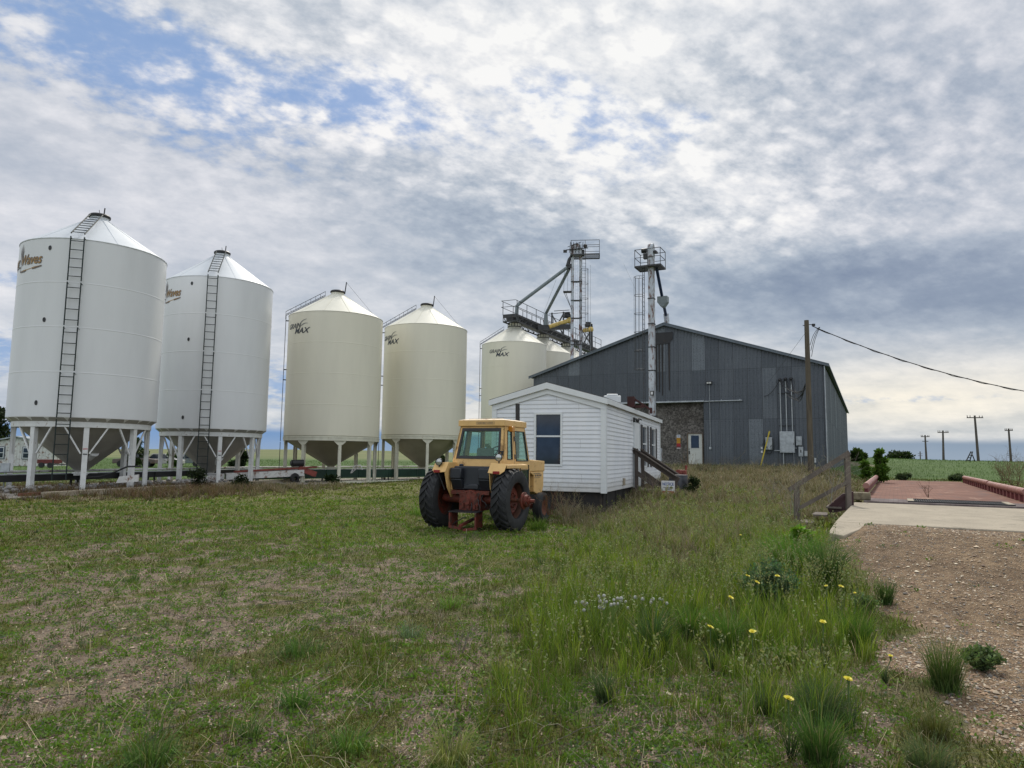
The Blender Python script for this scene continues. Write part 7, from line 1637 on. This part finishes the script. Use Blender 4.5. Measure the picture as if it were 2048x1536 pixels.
TUF = [(1590, 1150, 96, 120, 'tall arching bright green hummock beside the concrete apron', (.04, .10, .012), (.10, .19, .03), 1300, (.3, 1.1), .007),
 (1655, 1180, 110, 70, 'tall upright dark green hummock touching the wing of the concrete apron', (.022, .05, .012), (.06, .10, .03), 800, (.05, .4), .006),
 (1455, 1300, 78, 70, 'dense fine green tussock left of the yellow flowers', (.035, .075, .015), (.075, .15, .03), 800, (.1, .6), .0035),
 (1717, 1300, 78, 62, 'dense green tussock at the edge of the gravel, right of the flowers', (.03, .07, .012), (.08, .14, .02), 700, (.05, .5), .004),
 (1890, 1380, 108, 78, 'tall reddish based tussock alone on the gravel', (.030, .055, .014), (.08, .11, .03), 700, (.05, .4), .0035),
 (1770, 1168, 58, 40, 'small dark tussock alone on the upper gravel', (.025, .05, .012), (.06, .10, .03), 300, (.05, .5), .005),
 (1575, 1332, 48, 34, 'small upright bright tuft among the low flowers', (.05, .10, .012), (.10, .17, .03), 160, (.1, .5), .006),
 (1380, 1275, 70, 60, 'leafy green tuft right of the white dandelion clocks', (.04, .085, .014), (.10, .17, .03), 420, (.1, .7), .007),
 (1305, 1310, 95, 70, 'dark spreading tuft in the middle of the tall grass band', (.025, .05, .014), (.06, .10, .04), 420, (.1, .6), .006),
 (1210, 1405, 70, 50, 'thin dark tuft at the lower end of the tall grass band', (.03, .05, .02), (.07, .10, .045), 300, (.05, .5), .004),
 (1640, 1440, 80, 130, 'broad soft tussock behind the two lowest flowers', (.03, .055, .022), (.075, .105, .05), 900, (.1, .7), .0035),
 (1530, 1425, 56, 60, 'grey green tussock left of the low flowers', (.03, .05, .022), (.08, .105, .055), 420, (.1, .7), .0035),
 (1640, 1530, 110, 90, 'tall tussock at the bottom edge below the lowest flower', (.03, .065, .014), (.07, .12, .03), 700, (.05, .5), .004),
 (1870, 1475, 60, 70, 'reddish brown grass tussock in the lower gravel', (.05, .055, .018), (.11, .12, .04), 420, (.1, .7), .0035),
 (1860, 1545, 70, 110, 'grey green feathery tussock at the bottom right edge', (.04, .06, .026), (.10, .13, .06), 600, (.1, .7), .0035),
 (590, 1415, 66, 52, 'upright dark green tuft in the middle of the lawn', (.025, .055, .012), (.06, .11, .02), 320, (.05, .5), .005),
 (600, 1310, 46, 110, 'wide dark patch of longer grass left of centre', (.022, .045, .012), (.055, .10, .02), 800, (.1, .7), .004),
 (820, 1275, 42, 46, 'blue green rosette tuft near the worn track', (.04, .06, .035), (.08, .12, .07), 300, (.2, .9), .005),
 (300, 1530, 80, 90, 'large dark tussock at the bottom left', (.022, .045, .012), (.06, .10, .02), 700, (.05, .5), .004),
 (900, 1530, 100, 90, 'pale yellowish tussock at the bottom edge, left of the tall grass', (.06, .07, .02), (.16, .16, .07), 600, (.1, .6), .004),
 (700, 1505, 70, 70, 'soft green tussock at the bottom, right of the largest dark one', (.03, .06, .012), (.07, .12, .03), 420, (.1, .6), .004),
 (500, 1475, 60, 46, 'short dark tuft left of the lower lawn centre', (.022, .045, .012), (.055, .09, .02), 260, (.05, .5), .004),
 (260, 1163, 24, 40, 'tiny dark tuft in the upper left lawn', (.02, .04, .012), (.05, .08, .02), 200, (.1, .7), .006),
 (900, 1215, 40, 50, 'bright green tuft on the lawn below the tractor', (.04, .08, .012), (.09, .15, .02), 300, (.1, .6), .005),
 (835, 1030, 30, 34, 'bright tuft against the left tractor wheel', (.04, .085, .012), (.10, .16, .02), 220, (.1, .6), .008),
 (1075, 1060, 30, 60, 'green tuft below the right tractor wheel', (.035, .07, .012), (.09, .14, .02), 320, (.1, .7), .008)]
for (u_, v_, h_, w_, lb, c1_, c2_, n_, ar, wd_) in TUF: tuft(u_, v_, h_, w_, lb, c1_, c2_, n_, ar, wd_, group=GT)
# ---- yellow goatsbeard flowers
M['petal'] = mat('yellow_petal', (.72, .62, .03), .6, var=.15, vs=40); M['stalk'] = mat('flower_stalk', (.07, .12, .035), .6, var=.2, vs=10); M['puff'] = mat('seed_puff', (.42, .42, .38), .9, var=.3, vs=60)
def salsify(u, vb, vt, label, seed, face=.4, lean=(0, 0), rfl=.030):
    p = at_ground(u, vb); H = (vb - vt) / 1400 * p.y * 1.02; rt = thing('yellow_flower', label, 'flower', p, 0, 'yellow flowers in the weeds'); r_ = random.Random(seed)
    tipv = Vector((lean[0], lean[1], H)); pts = [Vector((lean[0] * f * f, lean[1] * f * f, H * f)) for f in (0, .35, .7, 1)]
    mb = MB(); mb.tube(pts, [.0035, .003, .003, .0045], 6); mb.tube([tipv, tipv + Vector((0, 0, .028))], [.0045, .010], 8)
    mb.build('stalk', M['stalk'], rt)
    V_ = Veg(); n = 34; a = rng.uniform(0, 6.28, n); V_.b(np.zeros(n) + rng.normal(size=n) * .01, rng.normal(size=n) * .01, np.zeros(n), H * rng.uniform(.35, .85, n), np.full(n, .006), a, rng.uniform(.3, .9, n), jit((.03, .05, .022), n), jit((.075, .12, .05), n)); V_.build('leaf', FOL, rt)
    mb = MB(); c0 = tipv + Vector((0, 0, .030)); tl = Matrix.Rotation(face * r_.uniform(.3, 1), 3, 'X') @ Matrix.Rotation(r_.uniform(-.4, .4), 3, 'Y')
    for ring_, (nn_, ln, upa) in enumerate(((13, rfl, .25), (11, rfl * .8, .55), (8, rfl * .5, 1.0))):
        for k in range(nn_):
            a_ = 6.283 * k / nn_ + ring_ * .3 + r_.uniform(-.08, .08); dd_ = Vector((math.cos(a_) * math.cos(upa), math.sin(a_) * math.cos(upa), math.sin(upa))); sd_ = Vector((-math.sin(a_), math.cos(a_), 0)) * ln * .17; L2 = ln * r_.uniform(.85, 1.1)
            mb.add([c0 + tl @ q for q in (Vector((0, 0, 0)), dd_ * L2 * .55 + sd_, dd_ * L2 + sd_ * .7, dd_ * L2 - sd_ * .7, dd_ * L2 * .55 - sd_)], [(0, 1, 2, 3, 4)])
    mb.ball(c0 + Vector((0, 0, .002)), .007, 8, 5); mb.build('flower_head', M['petal'], rt, smooth=0); return rt
FL = [(1482, 1130, 1077, 'small yellow flower highest among the dry grass, farthest back'), (1497, 1232, 1163, 'leftmost of the three yellow flowers before the blue green bush'), (1516, 1255, 1177, 'middle of the three yellow flowers before the blue green bush'),
 (1557, 1250, 1165, 'tallest yellow flower in front of the blue green bush'), (1655, 1262, 1184, 'narrow half closed yellow flower right of the blue green bush'), (1685, 1270, 1186, 'wide yellow flower right of the half closed one'),
 (1463, 1290, 1209, 'yellow flower rising over the dense fine tussock'), (1712, 1270, 1198, 'faint yellow bud low behind the gravel edge tussock'), (1422, 1345, 1269, 'yellow flower left of the lone pair in the middle of the weeds'),
 (1507, 1370, 1280, 'yellow flower above the small upright bright tuft'), (1649, 1350, 1260, 'yellow flower standing alone below the gravel edge tussock'), (1770, 1365, 1324, 'drooping yellow flower lying towards the gravel'),
 (1700, 1465, 1378, 'second lowest yellow flower, right of the broad soft tussock'), (1580, 1520, 1420, 'lowest yellow flower, nearest the camera')]
for i, (u_, vb_, vt_, lb) in enumerate(FL): salsify(u_, vb_, vt_, lb, i, lean=((.0, 0) if i != 11 else (.05, 0)), rfl=(.020 if i in (0, 4, 7, 11) else .029))
# ---- dandelion clocks
def dandelion(u, vb, spread, n, htpx, label, seed):
    p = at_ground(u, vb); rt = thing('dandelion_clump', label, 'flowers', p); r_ = random.Random(seed); k_ = p.y / 1400
    st, hd = MB(), MB(); V_ = Veg(); heads = []
    for i in range(n):
        a = r_.uniform(0, 6.28); f = r_.random() ** .6; tipv = Vector((math.cos(a) * spread * f, math.sin(a) * spread * f * .6, htpx * k_ * r_.uniform(.82, 1.08)))
        st.tube([(tipv.x * .2, tipv.y * .2, 0), (tipv.x * .55, tipv.y * .55, tipv.z * .6), tipv], [.0035, .003, .0025], 5)
        if r_.random() < .55: heads.append(tipv)
        else: st.cyl(tipv, tipv + Vector((0, 0, .016)), .005, .009, n=6)
    m = 60; a = rng.uniform(0, 6.28, m); V_.b(rng.normal(size=m) * .02, rng.normal(size=m) * .02, np.zeros(m), rng.uniform(.10, .22, m), np.full(m, .016), a, rng.uniform(.5, 1.1, m), jit((.04, .08, .014), m), jit((.09, .16, .03), m))
    st.build('stalk', mat('dandelion_stalk', (.16, .24, .045), .5, var=.2, vs=10), rt); [MB().ball(q, r_.uniform(.012, .019), 8, 6).build('seed_head', M['puff'], rt) for q in heads]; V_.build('leaf', FOL, rt)
dandelion(1205, 1285, .26, 46, 78, 'large clump of pale stalks with white dandelion clocks in the tall grass', 1)
dandelion(1303, 1260, .16, 16, 62, 'small group of white dandelion clocks right of the large clump', 2)
dandelion(1232, 1172, .05, 2, 28, 'pair of white dandelion clocks alone farther up the lawn', 3)
# ---- twiggy dead weeds
def twigs(u, vb, hpx, wpx, n, col, label, seed, name='dead_weed', r0=.006, y=None, depth=3, cat='dry weed'):
    p = at_ground(u, vb) if y is None else Vector((*aty(u, vb, y).xy, 0)); p.z = TZ(p.x, p.y) if y is None else aty(u, vb, y).z
    k_ = p.y / 1400; H, W = hpx * k_, wpx * k_; r_ = random.Random(seed); V_ = Veg()
    def grow(q, d_, L, r, dep):
        pts = [q]; dd_ = d_.copy()
        for i in range(4): dd_ = (dd_ + Vector((r_.gauss(0, .16), r_.gauss(0, .16), r_.gauss(0, .10)))).normalized(); pts.append(pts[-1] + dd_ * L / 4)
        V_.tube(pts, [r * (1 - .13 * i) for i in range(5)], [c_ * r_.uniform(.8, 1.2) for c_ in col], 4)
        if dep > 0:
            for i in (2, 3, 4):
                if r_.random() < .85: grow(pts[i], (dd_ + Vector((r_.gauss(0, .6), r_.gauss(0, .6), r_.uniform(-.1, .5)))).normalized(), L * r_.uniform(.35, .6), r * .6, dep - 1)
    for i in range(n): a = r_.uniform(0, 6.28); grow(Vector((math.cos(a) * W * .06, math.sin(a) * W * .06, 0)), Vector((math.cos(a) * W / H * .55 * r_.random(), math.sin(a) * W / H * .55 * r_.random(), 1)).normalized(), H * r_.uniform(.4, .75), r0, depth)
    o = V_.build(name, FOLD); o.location = p; return tag(o, label, cat, 'dead twiggy weeds')
tw = [(1585, 1030, 120, 130, 9, (.30, .27, .22), 'large pale twiggy weed tangled round the lower stair post', 1, 15.2), (1660, 1005, 110, 90, 7, (.33, .30, .25), 'pale twiggy weed in front of the upper stair post', 2, 16.2),
 (1725, 1046, 66, 60, 3, (.13, .065, .035), 'thin reddish brown stems at the near left corner of the apron', 3, None), (1752, 1046, 46, 60, 2, (.13, .08, .05), 'thin brown stems leaning right at the edge of the apron', 4, None),
 (1858, 995, 38, 44, 5, (.16, .09, .06), 'reddish stems growing through the steel grate', 5, 17.6), (2015, 1062, 34, 80, 4, (.05, .04, .035), 'dark dead branch lying at the right end of the apron edge', 6, None),
 (1135, 1032, 60, 110, 26, (.30, .24, .15), 'tan arching dead weeds beside the right tractor wheel', 7, 18.6), (1100, 1030, 60, 80, 12, (.24, .12, .06), 'rusty twiggy weeds between the tractor and the office', 8, 18.6),
 (1300, 985, 40, 70, 10, (.24, .20, .15), 'brown twiggy weeds below the office steps', 9, 22), (1375, 945, 40, 60, 8, (.24, .17, .10), 'reddish tan weeds in front of the barn door', 10, 40), (1470, 955, 50, 60, 8, (.22, .19, .14), 'grey tan weeds before the barn wall left of the yellow pole', 11, 38),
 (1000, 1045, 60, 50, 4, (.20, .17, .13), 'thin pale stems hanging by the right wheel of the tractor', 12, 16.9), (920, 1310, 70, 90, 7, (.26, .22, .17), 'dry grey stems on the worn track', 13, None), (870, 1270, 60, 70, 5, (.32, .27, .18), 'tall thin straw stems at the left of the worn track', 14, None),
 (1540, 1000, 46, 90, 8, (.27, .24, .19), 'pale twigs left of the lower stair post', 15, 17)]
for (u_, v_, h_, w_, n_, c_, lb, sd_, y_) in tw: twigs(u_, v_, h_, w_, n_, c_, lb, sd_, y=y_, r0=.004 if y_ is None else .0055 if y_ < 25 else .010)
for i, (u_, v_, y_) in enumerate(((2030, 972, 24), (2010, 962, 30))):
    twigs(u_, v_, (68, 44)[i], (100, 70)[i], 26, ((.22, .155, .085), (.20, .16, .09))[i], ('big tan tumbleweed bush at the right edge behind the curb rail', 'smaller tan dry bush beyond the tumbleweed at the right edge')[i], 40 + i, 'dry_bush', .007, y_, 3, 'dry bush')

# ================================================================ DISTANT HOUSE, CARS, TRAILER
hy = 69.; hp0 = aty(-22, 932, hy); hg = TZ(-50, hy)
hs = thing('small_house', 'old white house with shallow gable and two windows behind the largest silo', 'house', (aty(32, 930, hy).x, hy, hg), .12)
mb = MB(); w_h, h_w = 6.4, 2.15
for k in range(22):
    x0 = -w_h / 2 + w_h * k / 22; mb.box((x0 + w_h / 44, 0, h_w / 2), (w_h / 22 - .02, .10, h_w))
mb.prism([(-w_h / 2, -.05, h_w), (w_h / 2, -.05, h_w), (0, -.05, h_w + .62)], (0, .1, 0)); mb.box((0, 4.0, h_w / 2), (w_h, 7.9, h_w)); mb.build('wall', M['white_old'], hs, smooth=0)
mb = MB()
for sg in (-1, 1): mb.prism([(0, -.35, h_w + .66), (sg * (w_h / 2 + .35), -.35, h_w - .02), (sg * (w_h / 2 + .35), -.35, h_w + .08), (0, -.35, h_w + .78)], (0, 8.8, 0))
mb.build('roof', M['galv'], hs, smooth=0)
for x_ in (-1.55, 1.0):
    mb = MB(); mb.box((x_, -.09, 1.28), (.98, .06, 1.22)); wo = mb.build('window', mat('window_frame_blue', (.08, .10, .13), .6, var=.1), hs, smooth=0)
    mb = MB(); mb.box((x_, -.13, 1.28), (.84, .03, 1.08)); mb.build('sash', M['vinyl_trim'], wo, smooth=0)
    mb = MB(); mb.box((x_, -.15, 1.53), (.72, .02, .44)); mb.box((x_, -.15, 1.03), (.72, .02, .44)); mb.build('pane', M['glass'], wo, smooth=0)
mb = MB(); mb.box((0, 0, 1.15), (1.7, 2, 2.3)); mb.box((.95, -.6, 1.1), (.12, .12, 2.2)); simple('garden_shed', 'pale green shed corner right of the old white house', 'shed', mb, mat('pale_green_shed', (.25, .32, .30), .7, var=.2), (aty(112, 930, 72).x, 72, hg), 0, 0)
rt = thing('farm_trailer', 'dark red farm trailer parked by the old white house', 'trailer', (aty(99, 931, 64).x, 64, TZ(-42, 64)), .05)
rt.scale = (.8, .8, .8); mb = MB(); mb.box((0, 0, .72), (2.0, 1.4, .42)); mb.box((0, 0, .50), (2.1, .2, .1)); mb.build('box', mat('dark_red_trailer', (.14, .022, .020), .6, var=.3, vs=3), rt, smooth=0, bevel=.02)
for x_ in (-.5, .45): mb = MB(); mb.cyl((x_, -.75, .30), (x_, -.55, .30), .30, n=16); mb.build('wheel', M['rubber'], rt)
def junk_car(u, v, y, L, label, seed, col, rz=0):
    p = aty(u, v, y); rt = thing('junk_car', label, 'car', (p.x, y, TZ(p.x, y)), rz, 'junk cars in the far grass')
    mb = MB(); h = L / 2
    prof = [(-h, .35), (-h, .78), (-h * .55, .86), (-h * .30, 1.32), (h * .28, 1.32), (h * .52, .88), (h, .76), (h, .35)]
    mb.prism([(x_, -.8, z_) for x_, z_ in [(-h, .35), (-h, .78), (-h * .55, .86), (h * .52, .88), (h, .76), (h, .35)]], (0, 1.6, 0)); mb.build('body', mat('junk_paint', col, .5, var=.2, vs=2, dirt=(.12, .06, .04), dirt_amt=.35), rt, smooth=0, bevel=.05)
    mb = MB()
    for a, b_ in (((-h * .55, .86), (-h * .30, 1.36)), ((-h * .30, 1.36), (h * .28, 1.36)), ((h * .28, 1.36), (h * .52, .88)), ((0, .86), (0, 1.36))):
        for yy in (-.72, .72): mb.beam((a[0], yy, a[1]), (b_[0], yy, b_[1]), .08, .07)
    mb.box((0, 0, 1.36), (h * .56, 1.42, .05)); mb.build('cab', mat('junk_paint_cab', col, .5, var=.2), rt, smooth=0)
    mb = MB(); mb.prism([(-h * .5, -.68, .88), (h * .47, -.68, .88), (h * .26, -.66, 1.32), (-h * .28, -.66, 1.32)], (0, 1.32, 0)); mb.build('pane', M['glass'], rt, smooth=0)
    for x_ in (-h * .62, h * .62):
        for yy in (-.82, .66): mb = MB(); mb.cyl((x_, yy, .32), (x_, yy + .16, .32), .32, n=18); mb.build('wheel', M['rubber'], rt)
    return rt
junk_car(322, 930, 74, 4.3, 'white junk car with open window frames between the white silos', 1, (.50, .50, .48), .1)
junk_car(376, 930, 78, 4.2, 'dark junk car half hidden by the green ladder of the second white silo', 2, (.16, .20, .20), -.1)
junk_car(272, 931, 72, 4.0, 'dark rusty car wreck left of the white junk car', 3, (.13, .10, .09), .2)
sc.cycles.max_bounces = 5; sc.cycles.diffuse_bounces = 2; sc.cycles.glossy_bounces = 3; sc.cycles.transmission_bounces = 4; sc.cycles.transparent_max_bounces = 8
sc.cycles.caustics_reflective = False; sc.cycles.caustics_refractive = False
